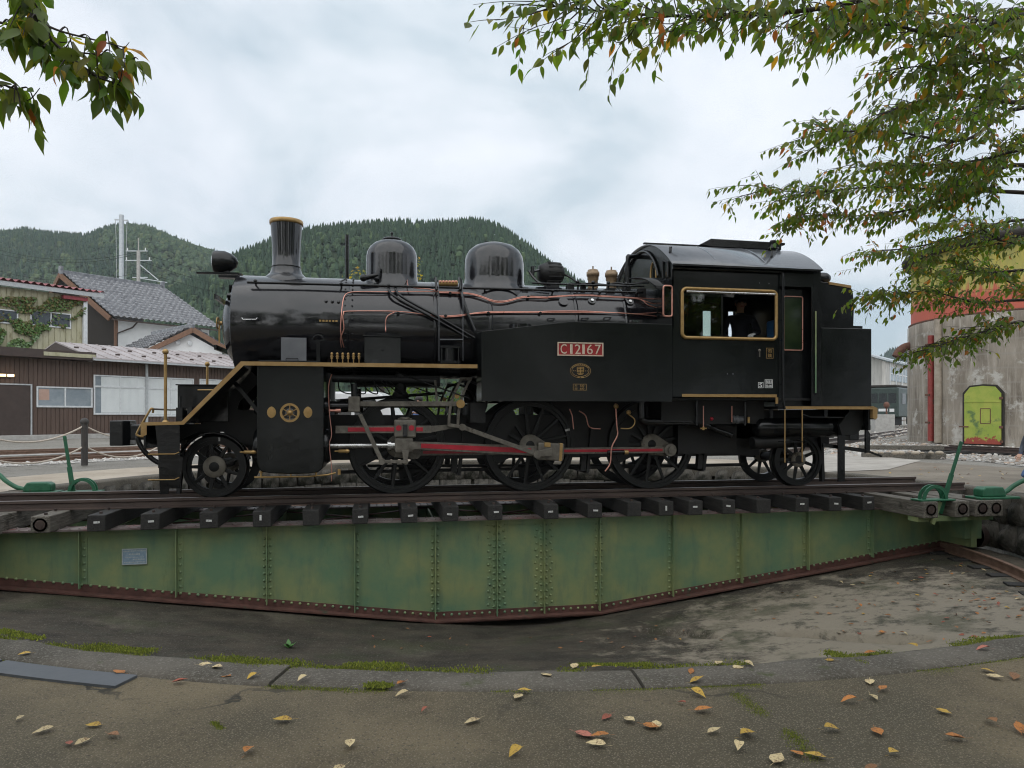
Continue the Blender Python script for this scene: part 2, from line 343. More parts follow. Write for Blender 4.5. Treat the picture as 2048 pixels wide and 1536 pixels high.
# kerb of cast segments round the pit
kerb = tag(polar([7.96, 8.2], full, lambda r, t: -.16, 'kerb_concrete', 'kerb'))
nseg = 30
for i in range(nseg):
    a0 = 2*PI*i/nseg+.0008; a1 = 2*PI*(i+1)/nseg-.0008; m = 10; V = []; F = []
    h = random.uniform(-.004, .004)
    prof = [(7.93, -.34), (7.90, -.115), (7.925, -.085), (7.99, -.072), (8.10, -.072), (8.185, -.076), (8.20, -.10), (8.20, -.17)]
    for j in range(m+1):
        t = a0+(a1-a0)*j/m
        for q, (r, z) in enumerate(prof):
            w = .016*mnoise.noise((t*22, q*.4, 3)) if q in (1, 2, 3) else 0
            dz = .012*mnoise.noise((t*30, r*9, 1)) if q in (2, 3, 4) else 0
            V.append((TC[0]+(r+w)*math.cos(t), (r+w)*math.sin(t), z+h+dz))
    n = len(prof)
    for j in range(m):
        for q in range(n-1): F.append((j*n+q, j*n+q+1, (j+1)*n+q+1, (j+1)*n+q))
    mb = MB(); mb.add(V, F, True); mb.add(V[:n], [tuple(range(n))]); mb.add(V[-n:], [tuple(range(n))[::-1]])
    mb.build('kerb_stone', 'kerb_concrete', kerb)
# pit floor: a shallow concrete dish with two broken hollows on the near side
def dish(px, py):
    d = ray(px, py); t = 3.0
    while t < 14:
        w = CAM+d*t; r = math.hypot(w.x-TC[0], w.y)
        if w.z < (-2.07+.14*r if r <= 6.9 else -1.104): return w
        t += .01
    return CAM+d*8
hol = [(dish(1300, 1262), dish(1395, 1268), .20, .17), (dish(1585, 1266), dish(1820, 1280), .24, .20)]
def floorz(x, y):
    r = math.hypot(x-TC[0], y); z = -2.07+.14*r
    if r > 6.9: z = -1.104+(r-6.9)*.03
    z += .025*mnoise.noise((x*.7, y*.7, 5))+.012*mnoise.noise((x*3, y*3, 2))
    p = Vector((x, y, 0))
    for a, b, w, d in hol:
        a2, b2 = Vector((a.x, a.y, 0)), Vector((b.x, b.y, 0)); t = max(0, min(1, (p-a2).dot(b2-a2)/(b2-a2).length_squared)); q = a2+(b2-a2)*t
        ds = (p-q).length/w+.07*mnoise.noise((x*4, y*4, 9)); z -= d*max(0, min(1, (1-ds)*2.6))
    return z
V = []; F = []; rs = list(np.linspace(.3, 4, 18))+list(np.linspace(4.05, 7.96, 100)); ths = np.linspace(-PI, PI, 601)[:-1]
for r in rs:
    for t in ths: x, y = TC[0]+r*math.cos(t), r*math.sin(t); V.append((x, y, floorz(x, y)))
nt_ = len(ths)
for i in range(len(rs)-1):
    for j in range(nt_): F.append((i*nt_+j, (i+1)*nt_+j, (i+1)*nt_+(j+1) % nt_, i*nt_+(j+1) % nt_))
pf_ = tag(raw('pit_floor', np.array(V), np.array(F), 'pit_floor', smooth=True), kind='structure')
pm('wet_mud', (.010,.008,.006), (.022,.018,.013), rough=.7, scale=9, bump=.6, bscale=20)
pf_.data.materials.append(M['wet_mud']); mi = []
for f in F:
    c_ = Vector(V[f[0]])+Vector(V[f[2]]); c_ = Vector((c_.x/2, c_.y/2, 0)); hit = 0
    for a, b, w, d in hol:
        a2, b2 = Vector((a.x, a.y, 0)), Vector((b.x, b.y, 0)); t = max(0, min(1, (c_-a2).dot(b2-a2)/(b2-a2).length_squared)); ds = (c_-(a2+(b2-a2)*t)).length/w+.07*mnoise.noise((c_.x*4, c_.y*4, 9)); hit = hit or False
    mi.append(1 if hit else 0)
pf_.data.polygons.foreach_set('material_index', mi)
mb = MB(); mb.cyl((TC[0], 0, -2.3), (TC[0], 0, -1.95), .42, n=24); mb.cyl((TC[0], 0, -1.95), (TC[0], 0, -1.2), .22, n=20); mb.build('pivot_stone', 'kerb_concrete', None)
tag(bpy.data.objects['pivot_stone'], 'round concrete pivot base under the middle of the turntable', 'pivot')
# pit wall: rough stone courses
wall = tag(polar([8.03, 8.04], full, lambda r, t: -.12 if r < 8.035 else -1.4, 'pit_stone', 'pit_wall'))
def stone(w, h, d):
    mb = MB(); n = 4; V = []; F = []
    for j in range(n):
        for i in range(n):
            u, v = i/(n-1)-.5, j/(n-1)-.5; e = 0 if i in (0, n-1) or j in (0, n-1) else 1
            V.append((u*w, -d*e*random.uniform(.6, 1.1)+(.02 if e == 0 else 0), v*h))
    for j in range(n-1):
        for i in range(n-1): F.append((j*n+i, j*n+i+1, (j+1)*n+i+1, (j+1)*n+i))
    b = len(V); V += [(-.5*w, .12, -.5*h), (.5*w, .12, -.5*h), (.5*w, .12, .5*h), (-.5*w, .12, .5*h)]
    F += [(0, b, b+1, n-1), (n-1, b+1, b+2, n*n-1), (n*n-1, b+2, b+3, n*(n-1)), (n*(n-1), b+3, b, 0)]
    me = bpy.data.meshes.new('wall_stone'); me.from_pydata(V, [], F); me.materials.append(M['pit_stone']); me.polygons.foreach_set('use_smooth', [True]*len(F)); return me
sm = [stone(random.uniform(.36, .50), random.choice((.42, .46)), .07) for _ in range(10)]
for cz, off in ((-.36, 0), (-.80, .5)):
    na = 82
    for i in range(na):
        t = math.radians(-38)+2*PI*(i+off)*.0089+random.uniform(-.004, .004)
        if t > math.radians(222): continue
        o = bpy.data.objects.new('wall_stone', random.choice(sm)); COL.objects.link(o)
        o.location = (TC[0]+7.92*math.cos(t), 7.92*math.sin(t), cz+random.uniform(-.01, .01)); o.rotation_euler = (0, 0, t-PI/2); o.scale = (random.uniform(.95, 1.08), random.uniform(.6, 1.5), random.uniform(.95, 1.03)); o.parent = wall
# ring rail on the pit floor
mb = MB(); V = []; F = []; pr = [(7.14, -1.09), (7.14, -1.075), (7.19, -1.06), (7.19, -.975), (7.17, -.965), (7.17, -.945), (7.24, -.945), (7.24, -.965), (7.22, -.975), (7.22, -1.06), (7.27, -1.075), (7.27, -1.09)]
n = len(pr)
for j in range(180):
    t = 2*PI*j/180
    for r, z in pr: V.append((TC[0]+r*math.cos(t), r*math.sin(t), z))
for j in range(180):
    for q in range(n): F.append((j*n+q, j*n+(q+1) % n, ((j+1) % 180)*n+(q+1) % n, ((j+1) % 180)*n+q))
tag(MB().add(V, F).build('ring_rail', 'rust_rail'), 'rusty circular rail running round the pit floor', 'rail')
for a in np.arange(-40, 3, 4.5):
    t = math.radians(a); c = Vector((TC[0]+7.2*math.cos(t), 7.2*math.sin(t), -1.13)); rd = Vector((math.cos(t), math.sin(t), 0))
    tag(MB().obox(c, rd*.3, Vector((-rd.y, rd.x, 0))*.1, (0, 0, .05)).build('ring_sleeper', 'sleeper_dark', None, .008), 'short dark timber under the circular pit rail', 'sleeper', 'short timbers under the ring rail')
# cover plates let into the pavement on the left
for a0, a1, lab in ((-124, -118.3, 'slate grey steel cover plate at the left edge of the pit kerb'), (-118.1, -112.6, 'slate grey steel cover plate whose end points at the orange leaf on the kerb')):
    V = []; F = []; m = 6
    for j in range(m+1):
        t = math.radians(a0+(a1-a0)*j/m)
        for r, z in ((8.215, -.085), (8.215, -.066), (8.355, -.066), (8.355, -.085)): V.append((TC[0]+r*math.cos(t), r*math.sin(t), z))
    for j in range(m):
        for q in range(3): F.append((j*4+q, j*4+q+1, (j+1)*4+q+1, (j+1)*4+q))
    mb = MB().add(V, F); mb.add(V[:4], [(0, 1, 2, 3)]); mb.add(V[-4:], [(3, 2, 1, 0)])
    tag(mb.build('cover_plate', 'slate_plate'), lab, 'plate')
# ------------------------------------------------------------------ turntable bridge
TT = thing('turntable', (TC[0], 0, -1.9), 'green riveted steel turntable bridge carrying the black locomotive', 'turntable')
XL, XR = -5.75, 9.82; GT = -.345
def gbot(x):
    d = abs(x-TC[0]); return -1.80 if d < 1.25 else min(-1.80+(d-1.25)*.1385, -.95)
stx = [at(px, 1040, -.85).x for px in (163, 355, 535, 710, 870, 993, 1087, 1197, 1343, 1480, 1612, 1740)]
for sgn in (-1, 1):
    Y = sgn*.85
    xs = [XL, TC[0]-1.25-6.1, TC[0]-1.25, TC[0]+1.25, TC[0]+1.25+6.1, XR]
    mb = MB(); mb.prism([(XL, gbot(XL)), (TC[0]-1.25, -1.80), (TC[0]+1.25, -1.80), (XR, gbot(XR)), (XR, GT-.02), (XL, GT-.02)], Y-.008, Y+.008)
    web = mb.build('girder', 'girder_green', TT)
    MB().box(XL, XR, Y-.15, Y+.15, GT-.022, GT).build('top_flange', 'flange_top', TT)
    mb = MB(); mb.box(XL, XR, Y-.105, Y-.010, GT-.034, GT-.024); mb.box(XL, XR, Y-.022, Y-.010, GT-.115, GT-.034); mb.build('top_angle', 'girder_green', TT)
    fl = MB(); an = MB(); pts = [(XL, gbot(XL)), (TC[0]-1.25, -1.80), (TC[0]+1.25, -1.80), (XR, gbot(XR))]
    for (x0, z0), (x1, z1) in zip(pts, pts[1:]):
        fl.ext([(x0, Y-.15, z0), (x1, Y-.15, z1), (x1, Y-.15, z1-.022), (x0, Y-.15, z0-.022)], (0, .30, 0))
        if abs(x1-x0) < 6: fl.ext([(x0, Y-.13, z0-.024), (x1, Y-.13, z1-.024), (x1, Y-.13, z1-.042), (x0, Y-.13, z0-.042)], (0, .26, 0))
        an.ext([(x0, Y-.024, z0+.001), (x1, Y-.024, z1+.001), (x1, Y-.024, z1+.10), (x0, Y-.024, z0+.10)], (0, .014, 0))
    fl.build('bottom_flange', 'girder_rust', TT); an.build('bottom_angle', 'girder_rust', TT)
    rv = MB()
    def rivet(x, z, yy, r=.021):
        rv.add([(x+r*math.cos(a), yy, z+r*math.sin(a)) for a in [i*PI/3 for i in range(6)]]+[(x+.55*r*math.cos(a), yy-.017*(1 if sgn < 0 else -1), z+.55*r*math.sin(a)) for a in [i*PI/3 for i in range(6)]], [(i, (i+1) % 6, 6+(i+1) % 6, 6+i) for i in range(6)]+[tuple(range(6, 12))], True)
    for i, sx in enumerate(stx):
        zb = gbot(sx)+.11
        st = MB(); st.box(sx-.006, sx+.006, Y-.095 if sgn < 0 else Y+.009, Y-.009 if sgn < 0 else Y+.095, zb-.10, GT-.036)
        side = 1 if i < 6 else -1
        st.box(min(sx+side*.007, sx+side*.075), max(sx+side*.007, sx+side*.075), Y-.019 if sgn < 0 else Y+.009, Y-.009 if sgn < 0 else Y+.019, zb-.08, GT-.036)
        if i in (2, 4, 5, 6, 7): st.box(min(sx-side*.007, sx-side*.07), max(sx-side*.007, sx-side*.07), Y-.0185 if sgn < 0 else Y+.009, Y-.009 if sgn < 0 else Y+.0185, zb-.08, GT-.036)
        st.build('stiffener', 'girder_green', TT)
        yy = Y-.019 if sgn < 0 else Y+.019
        z = zb+.03; q = 0
        while z < GT-.13:
            rivet(sx+side*.042, z, yy)
            if i in (2, 4, 5, 6, 7): rivet(sx-side*.042, z, yy)
            if i in (5, 6):
                off = .105 if q % 2 else .125
                rivet(sx+side*off, z+.03, Y-.009 if sgn < 0 else Y+.009); rivet(sx-side*off, z+.03, Y-.009 if sgn < 0 else Y+.009)
            z += .098; q += 1
    x = XL+.05
    while x < XR: rivet(x, gbot(x)+.055, Y-.025 if sgn < 0 else Y+.025, .022); x += .112
    tag(rv.build('rivets', 'girder_green', TT), kind='stuff')
    tp = MB(); x = XL+.05
    while x < XR:
        for oy in (-.11, .11): tp.ball((x, Y+oy, GT), .016, 6, 3)
        x += .12
    tag(tp.build('flange_rivets', 'flange_top', TT), kind='stuff')
for x in [XL+.1, -3.6, -1.5, .78, 3.28, 5.4, 7.6, XR-.1]:
    MB().box(x-.012, x+.012, -.835, .835, max(gbot(x)+.02, -1.7), GT-.05).build('cross_frame', 'girder_green', TT)
for x0, x1 in zip([XL+.1, -3.6, -1.5, .78, 3.28, 5.4], [-3.6, -1.5, .78, 3.28, 5.4, 7.6]):
    MB().bar((x0, -.8, GT-.05), (x1, .8, GT-.05), .07, .012).bar((x0, .8, GT-.065), (x1, -.8, GT-.065), .07, .012).build('lateral_brace', 'girder_rust', TT)
def railbar(x0, x1, y, ztop, mat='rail', parent=None, hd='rail_head', name='rail'):
    h = .13; pr = [(-.061, -h), (.061, -h), (.061, -h+.010), (.012, -h+.026), (.008, -.05), (.032, -.036), (.032, -.004), (.024, -.0005), (-.024, -.0005), (-.032, -.004), (-.032, -.036), (-.008, -.05), (-.012, -h+.026), (-.061, -h+.010)]
    o = MB().ext([(x0, y+a, ztop+b) for a, b in pr], (x1-x0, 0, 0)).build(name, mat, parent)
    MB().box(x0, x1, y-.024, y+.024, ztop-.003, ztop).build('rail_head', hd, o); return o
for y in (-.565, .565): railbar(XL, 9.90, y, 0, 'rail', TT)
spx = [81, 193, 300, 417, 524, 622, 720, 819, 901, 991, 1102, 1189, 1270, 1333, 1391, 1459, 1526, 1606, 1673, 1738]
for i, px in enumerate(spx):
    x = at(px, 1030, -1.2).x; w = random.uniform(.105, .118); y0 = -1.2+random.uniform(-.025, .025); tilt = random.uniform(-.004, .004)
    grey = i in (0,)
    sl = MB().obox((x, (y0+1.2)/2, -.2385), (w, .0, 0), (0, (1.2-y0)/2, 0), (tilt, 0, .1065)).build('sleeper', 'sleeper_grey' if grey else 'sleeper_dark', TT, .012)
    for yy in (-.70, -.43, .43, .70): MB().cyl((x-.03, yy, -.134), (x-.03, yy, -.108), .016, n=6).cyl((x-.03, yy, -.108), (x-.03, yy, -.098), .024, n=6).build('rail_spike', 'rail', sl)
    MB().cyl((x+.0, -1.05, -.134), (x+.0, -1.05, -.105), .022, n=6).build('bolt', 'rail', sl)
    if i == 0: MB().lathe((x, y0-.002, -.24), [(-.006, .085), (-.006, .062), (0, .062), (0, .0001)], 'Y', 20).build('end_ring', 'rail', sl)
    elif i not in (5, 12, 16):
        a = PI/2 if i in (4, 13) else random.uniform(-.12, .12)
        MB().obox((x+random.uniform(-.02, .02), y0-.006, -.235+random.uniform(-.01, .02)), (.036*math.cos(a), 0, .036*math.sin(a)), (0, .002, 0), (-.013*math.sin(a), 0, .013*math.cos(a))).build('number_tag', 'tag_white', sl)
# long outrigger timbers with the locking gear at both ends
def outrig(x, y0, y1, mat='sleeper_grey'):
    sl = MB().box(x-.125, x+.125, y0, y1, -.375, -.1322).build('outrigger_timber', mat, TT, .012)
    MB().lathe((x, y0-.002, -.25), [(-.006, .085), (-.006, .062), (0, .062), (0, .0001)], 'Y', 20).build('end_ring', 'rail', sl)
    MB().cyl((x, y0+.35, -.134), (x, y0+.35, -.09), .022, n=6).build('bolt', 'rail', sl); return sl
xr = [at(1862, 1040, -1.95).x, at(1925, 1040, -1.95).x, at(1965, 1040, -1.95).x, at(1992, 1040, -1.95).x]
for x in xr: outrig(x, -1.95, 1.95)
xl = [-5.35, -4.92]
for x in xl: outrig(x, -1.95, 1.95)
MB().box(xr[0]-.1, xr[3]+.1, -1.8, -1.6, -.45, -.377).build('edge_beam', 'girder_green', TT)
MB().box(xl[0]-.1, xl[1]+.1, 1.6, 1.8, -.45, -.377).build('edge_beam', 'girder_green', TT)
# end carriages with wheels on the ring rail
for ex in (XR-.6, XL+.35):
    MB().box(ex-.05, ex+.05, -1.5, 1.5, -.93, -.40).build('end_frame', 'girder_green', TT)
    for yy in (-1.35, 1.35):
        MB().box(ex-.16, ex+.16, yy-.14, yy+.14, -.80, -.46).build('wheel_box', 'girder_green', TT, .01)
        MB().lathe((ex+.2, yy, -.77), [(-.05, .19), (.05, .19), (.05, .12), (.06, .0001)], 'X', 24).lathe((ex+.2, yy, -.77), [(-.05, .19), (-.05, .0001)], 'X', 24).build('carriage_wheel', 'rail', TT)
# green locking levers
def lever(c, lean, yo, tip):
    """half-round quadrant pair, base plate and long lever; c = base centre"""
    c = Vector(c)
    root = MB().obox(c+Vector((0, 0, .012)), (.30, 0, 0), (0, .11, 0), (0, 0, .012)).build('lever_quadrant', 'lever_green', TT, .006)
    for oy in (-.045, .045):
        V = []; F = []; n = 16
        for i in range(n+1):
            a = PI*i/n
            for r in (.165, .215): V += [(c.x+r*math.cos(a), c.y+oy-.012, c.z+.024+r*math.sin(a)), (c.x+r*math.cos(a), c.y+oy+.012, c.z+.024+r*math.sin(a))]
        for i in range(n): b = i*4; F += [(b, b+4, b+6, b+2), (b+1, b+3, b+7, b+5), (b, b+1, b+5, b+4), (b+2, b+6, b+7, b+3)]
        MB().add(V, F).build('arch', 'lever_green', root)
    p0 = c+Vector((lean*.12, 0, -.20)); p1 = Vector(tip); d = p1-p0
    MB().bar(p0, p0+d*.55, .026, .075, (1, 0, 0)).bar(p0+d*.55, p1, .024, .052, (1, 0, 0)).build('lever', 'lever_green', root, .006)
    MB().bar(c+Vector((-lean*.05, -.04, -.35)), c+Vector((lean*.1, -.02, -.02)), .03, .07).build('link_plate', 'girder_green', root)
    return root
lc = at(1866, 993, -1.80); lc.z = -.131
lever(lc, 1, 0, at(1923, 883, -1.80))
l2 = at(166, 978, 1.80); l2.z = -.131
lever(l2, -1, 0, at(129, 872, 1.80))
def lockbox(c, sgn, hpts):
    c = Vector(c)
    b = MB().obox(c+Vector((0, 0, .018)), (.36, 0, 0), (0, .15, 0), (0, 0, .018)).build('lock_housing', 'lever_green', TT, .01)
    MB().ext([c+Vector((x*sgn, -.10, z)) for x, z in ((-.26, .036), (.16, .036), (.16, .10), (.10, .185), (-.20, .185), (-.26, .15))], (0, .20, 0)).build('lock_cover', 'lever_green', b, .02)
    MB().tube(hpts, .036, 10, smooth=6).build('push_bar', 'lever_green', b)
b1 = at(1985, 990, -1.75); b1.z = -.131
lockbox(b1, 1, [at(1998, 985, -1.75), at(2012, 983, -1.75), at(2030, 970, -1.78), at(2060, 957, -1.85), at(2120, 948, -2.0), at(2180, 946, -2.0)])
b3 = at(72, 980, 1.75); b3.z = -.131
lockbox(b3, -1, [at(48, 978, 1.75), at(32, 974, 1.75), at(12, 962, 1.75), at(-10, 945, 1.8), at(-60, 935, 1.9), at(-110, 930, 1.9)])
# maker's plate on the girder: raised frame, lines of small raised lettering
pa, pb = at(244, 1098, -.87), at(294, 1128, -.87)
mp = MB().box(pa.x, pb.x, -.872, -.860, pb.z, pa.z).build('maker_plate', 'plate_blue', TT, .002)
fr = MB(); w = .010
fr.box(pa.x, pb.x, -.880, -.8725, pa.z-w, pa.z).box(pa.x, pb.x, -.880, -.8725, pb.z, pb.z+w).box(pa.x, pa.x+w, -.8795, -.8725, pb.z+w, pa.z-w).box(pb.x-w, pb.x, -.8795, -.8725, pb.z+w, pa.z-w); fr.build('plate_rim', 'plate_grey', mp)
lt = MB(); H_ = pa.z-pb.z; Wd = pb.x-pa.x
for row, (zz_, hh, lo, hi) in enumerate(((.86, .07, .06, .94), (.66, .10, .28, .70), (.46, .05, .12, .85), (.32, .09, .45, .88), (.15, .08, .10, .92))):
    u = lo
    while u < hi:
        ww = random.uniform(.02, .05); lt.box(pa.x+Wd*u, pa.x+Wd*(u+ww), -.8755, -.8722, pb.z+H_*(zz_-hh/2), pb.z+H_*(zz_+hh/2*random.uniform(.4, 1))); u += ww+.022
lt.build('plate_lettering', 'plate_grey', mp)
# ------------------------------------------------------------------ lettering
def text(body, mat, parent, x0, x1, z0, z1, y, depth=.006, name='lettering', fill=True, xform=None):
    cu = bpy.data.curves.new('txt', 'FONT'); cu.body = body; cu.size = 1; cu.resolution_u = 3; cu.extrude = .05
    ob = bpy.data.objects.new('txt', cu); COL.objects.link(ob); bpy.context.view_layer.update()
    me = bpy.data.meshes.new_from_object(ob.evaluated_get(bpy.context.evaluated_depsgraph_get())); bpy.data.objects.remove(ob); bpy.data.curves.remove(cu)
    n = len(me.vertices)
    if not n: return None
    co = np.empty(n*3, dtype=np.float32); me.vertices.foreach_get('co', co); co = co.reshape(-1, 3)
    lo, hi = co.min(0), co.max(0); q = (co-lo)/np.maximum(hi-lo, 1e-6); P = np.empty_like(co)
    P[:, 0] = x0+q[:, 0]*(x1-x0); P[:, 2] = z0+q[:, 1]*(z1-z0); P[:, 1] = y+depth*(.5-q[:, 2])-depth*.5
    if xform: P = xform(P)
    o = ORG.get(parent.name, Vector()); P -= np.array(o)
    me.vertices.foreach_set('co', P.ravel()); me.update(); me.materials.clear(); me.materials.append(M[mat]); me.name = name
    t = bpy.data.objects.new(name, me); COL.objects.link(t); t.parent = parent; ORG[t.name] = o; return t
# ------------------------------------------------------------------ locomotive
LO = thing('steam_locomotive', (2.25, 0, 0), 'black tank steam locomotive with brass trim standing on the turntable', 'locomotive')
YS = -1.33
def P_(o): return o
# boiler and smokebox
boil = MB().lathe((0, 0, BZ), [(-.44, .752), (.8, .752), (4.26, .752)], 'X', 72).build('boiler', 'boiler_black', LO)
for x in (.80, 1.62, 2.95, 3.75): MB().lathe((x, 0, BZ), [(-.03, .753), (-.03, .758), (.03, .758), (.03, .753)], 'X', 72).build('boiler_band', 'boiler_black', boil)
smo = MB().lathe((0, 0, BZ), [(-2.07, .60), (-2.07, .745), (-2.055, .760), (-.46, .760), (-.44, .752)], 'X', 72).build('smokebox', 'boiler_black', LO)
MB().lathe((0, 0, BZ), [(-2.29, .0001), (-2.285, .12), (-2.26, .30), (-2.20, .47), (-2.12, .57), (-2.075, .60)], 'X', 40).build('smokebox_door', 'boiler_black', smo)
rv = MB()
for i in range(46):
    a = 2*PI*i/46
    for xx in (-.50, -.40): rv.ball((xx, .762*math.sin(a), BZ+.762*math.cos(a)), .013, 6, 4)
for i in range(40): a = 2*PI*i/40; rv.ball((-2.075, .69*math.sin(a), BZ+.69*math.cos(a)), .014, 6, 4)
tag(rv.build('smokebox_rivets', 'boiler_black', smo), kind='stuff')
for z in (BZ+.36, BZ-.36): MB().bar((-2.30, -.55, z), (-2.30, .35, z), .03, .07).build('door_hinge', 'black', smo)
MB().lathe((-2.30, 0, 2.53), [(-.05, .03), (.02, .03)], 'X', 12).tube([Vector((-2.38, .085*math.sin(a), 2.53+.085*math.cos(a))) for a in np.linspace(0, 2*PI, 20)], .011, 6).bar((-2.38, -.08, 2.53), (-2.38, .08, 2.53), .02, .02).build('door_wheel', 'brass', smo)
MB().bar((-2.36, 0, 2.50), (-2.36, 0, 2.23), .022, .022).bar((-2.30, .10, 2.55), (-2.30, .10, 2.20), .02, .02).build('door_handle', 'brass', smo)
for a in (-.9, -.6): MB().bar((-2.11, -.72*math.cos(a)*.9-.02, BZ-.7*math.sin(a)), (-2.11, -.60*math.cos(a), BZ-.58*math.sin(a)), .06, .05).build('door_dog', 'black', smo)
MB().tube([surf(484, 636, .775), surf(486, 639, .80), surf(512, 639, .80), surf(514, 636, .775)], .009, 6).build('grab_handle', 'bright_steel', smo)
# chimney with brass cap
ch = MB().lathe((-1.40, 0, 0), [(2.95, .46), (3.12, .40), (3.215, .335), (3.25, .285), (3.30, .235), (3.38, .210), (3.40, .212), (3.41, .205), (3.60, .204), (3.80, .215), (4.00, .228), (4.04, .231)], 'Z', 40).build('chimney', 'boiler_black', LO)
MB().lathe((-1.40, 0, 0), [(4.035, .225), (4.035, .243), (4.06, .247), (4.085, .247), (4.10, .240), (4.10, .20), (3.95, .19)], 'Z', 40).build('chimney_cap', 'brass', ch)
MB().lathe((-1.40, 0, 3.395), [(-.012, .212), (0, .219), (.012, .212)], 'Z', 40).build('chimney_ring', 'boiler_black', ch)
# domes
d1 = MB().lathe((.175, 0, 0), [(2.85, .50), (3.08, .475), (3.17, .435), (3.23, .405), (3.30, .394), (3.60, .390), (3.68, .378), (3.76, .335), (3.82, .265), (3.86, .17), (3.875, .0001)], 'Z', 56).build('sand_dome', 'boiler_black', LO)
MB().lathe((.175, 0, 0), [(3.865, .0001), (3.865, .15), (3.885, .155), (3.905, .13), (3.915, .0001)], 'Z', 24).cyl((.175, 0, 3.91), (.175, 0, 3.975), .016, n=8).ball((.175, 0, 3.985), .025, 8, 5).build('dome_lid', 'black', d1)
d2 = MB().lathe((1.785, 0, 0), [(2.72, .68), (2.95, .635), (3.10, .575), (3.17, .515), (3.23, .483), (3.32, .475), (3.58, .470), (3.68, .452), (3.77, .40), (3.845, .305), (3.885, .18), (3.90, .0001)], 'Z', 60).build('steam_dome', 'boiler_black', LO)
# steps, brackets, rods and clutter along the boiler top
for x, y, z, dx, dy, dz in ((2.95, -.32, 3.16, .06, .05, .05), (3.15, -.36, 3.15, .04, .05, .06), (2.2, -.45, 3.10, .05, .03, .03), (3.6, -.38, 3.14, .07, .05, .04), (3.88, -.34, 3.18, .05, .07, .09), (4.08, -.48, 3.10, .06, .06, .07)):
    MB().box(x-dx, x+dx, y-dy, y+dy, z-.08, z+dz).build('boiler_fitting', 'soot', LO, .01)
for x in (3.05, 3.3, 3.55, 3.85): MB().cyl((x, -.42, 3.08), (x, -.42, 3.24), .016, n=6).ball((x, -.42, 3.25), .03, 8, 5).build('pipe_stand', 'black', LO)
MB().tube([(2.9, -.42, 3.22), (3.3, -.42, 3.235), (3.6, -.42, 3.22), (3.9, -.46, 3.24), (4.2, -.5, 3.26)], .011, 6, smooth=3).build('control_rod', 'black', LO)
MB().tube([(3.55, -.2, 3.25), (3.75, -.3, 3.28), (3.9, -.36, 3.25), (4.2, -.4, 3.30)], .016, 6, smooth=3).build('control_rod', 'soot', LO)
for px, py in ((1102, 700-62), (1170, 637), (1215, 636)): q = surf(px, py, .765); MB().tube([q+Vector((-.05, 0, 0)), q+Vector((-.04, -.05, 0)), q+Vector((.04, -.05, 0)), q+Vector((.05, 0, 0))], .010, 6).build('lifting_lug', 'black', LO)
# sand valves in front of dome 1
for px in (777, 797):
    p = surf(px, 556, .80)
    v = MB().cyl(p+Vector((0, -.03, -.14)), p+Vector((0, -.03, .03)), .026, n=10).build('sand_valve', 'black', LO)
    MB().ball(p+Vector((0, -.04, .05)), .032, 10, 6).cyl(p+Vector((-.05, -.03, .03)), p+Vector((.05, -.03, .03)), .018, n=8).build('valve_cap', 'brass', v)
p = surf(745, 553, .86)
MB().cyl(p+Vector((-.12, -.02, -.03)), p+Vector((.08, .02, .03)), .045, .025, 12).ball(p+Vector((-.13, -.02, -.03)), .055, 10, 6).cyl(p+Vector((.05, .05, -.03)), p+Vector((.10, .08, .14)), .06, .03, 12).build('sand_gear', 'black', LO)
# twin diagonal sand pipes
for o_ in (0, 14):
    MB().tube([surf(777+o_, 572, .80), surf(780+o_, 584, .82), surf(800+o_, 600, .82), surf(870+o_, 638, .83), surf(935+o_, 676, .86)], .020, 8, smooth=4).build('sand_pipe', 'black', LO)
# vertical vent pipe and turbo generator, safety valves
MB().cyl((-.52, .36, 3.0), (-.52, .36, 4.02), .030, n=10).build('vent_pipe', 'black', LO)
ge = MB().lathe((2.70, -.12, 3.43), [(-.22, .05), (-.21, .12), (-.12, .165), (.02, .178), (.12, .165), (.18, .12), (.21, .04), (.22, .0001)], 'X', 28).box(2.60, 2.80, -.22, -.02, 3.16, 3.32).build('turbo_generator', 'soot', LO)
for i in range(14):
    a = 2*PI*i/14; MB().bar((2.62, -.12+.178*math.cos(a), 3.43+.178*math.sin(a)), (2.84, -.12+.165*math.cos(a), 3.43+.165*math.sin(a)), .016, .016).build('cooling_rib', 'soot', ge)
MB().tube([(2.48, -.2, 3.46), (2.36, -.25, 3.42), (2.30, -.3, 3.40), (2.42, -.42, 3.22), (2.6, -.47, 3.18)], .018, 8, smooth=4).cyl((2.36, -.25, 3.36), (2.36, -.25, 3.50), .03, n=8).build('generator_pipe', 'boiler_black', ge)
MB().tube([(2.9, -.2, 3.40), (2.98, -.3, 3.33), (3.05, -.42, 3.24), (3.2, -.45, 3.2), (3.35, -.42, 3.20)], .016, 8, smooth=4).build('generator_pipe', 'soot', ge)
for x in (3.425, 3.74):
    v = MB().lathe((x, 0, 0), [(3.20, .085), (3.36, .080), (3.38, .092), (3.43, .092), (3.435, .105), (3.50, .105), (3.505, .09), (3.535, .085), (3.54, .0001)], 'Z', 24).cyl((x, 0, 3.53), (x, 0, 3.60), .012, n=6).build('safety_valve', 'valve_brass', LO)
wp = MB().tube([(3.98, -.12, 3.18), (3.98, -.12, 3.70), (4.02, -.10, 3.76), (4.30, .0, 3.78)], .035, 10, smooth=3).cyl((3.98, -.12, 3.30), (3.98, -.12, 3.58), .062, n=12).build('whistle_pipe', 'black', LO)
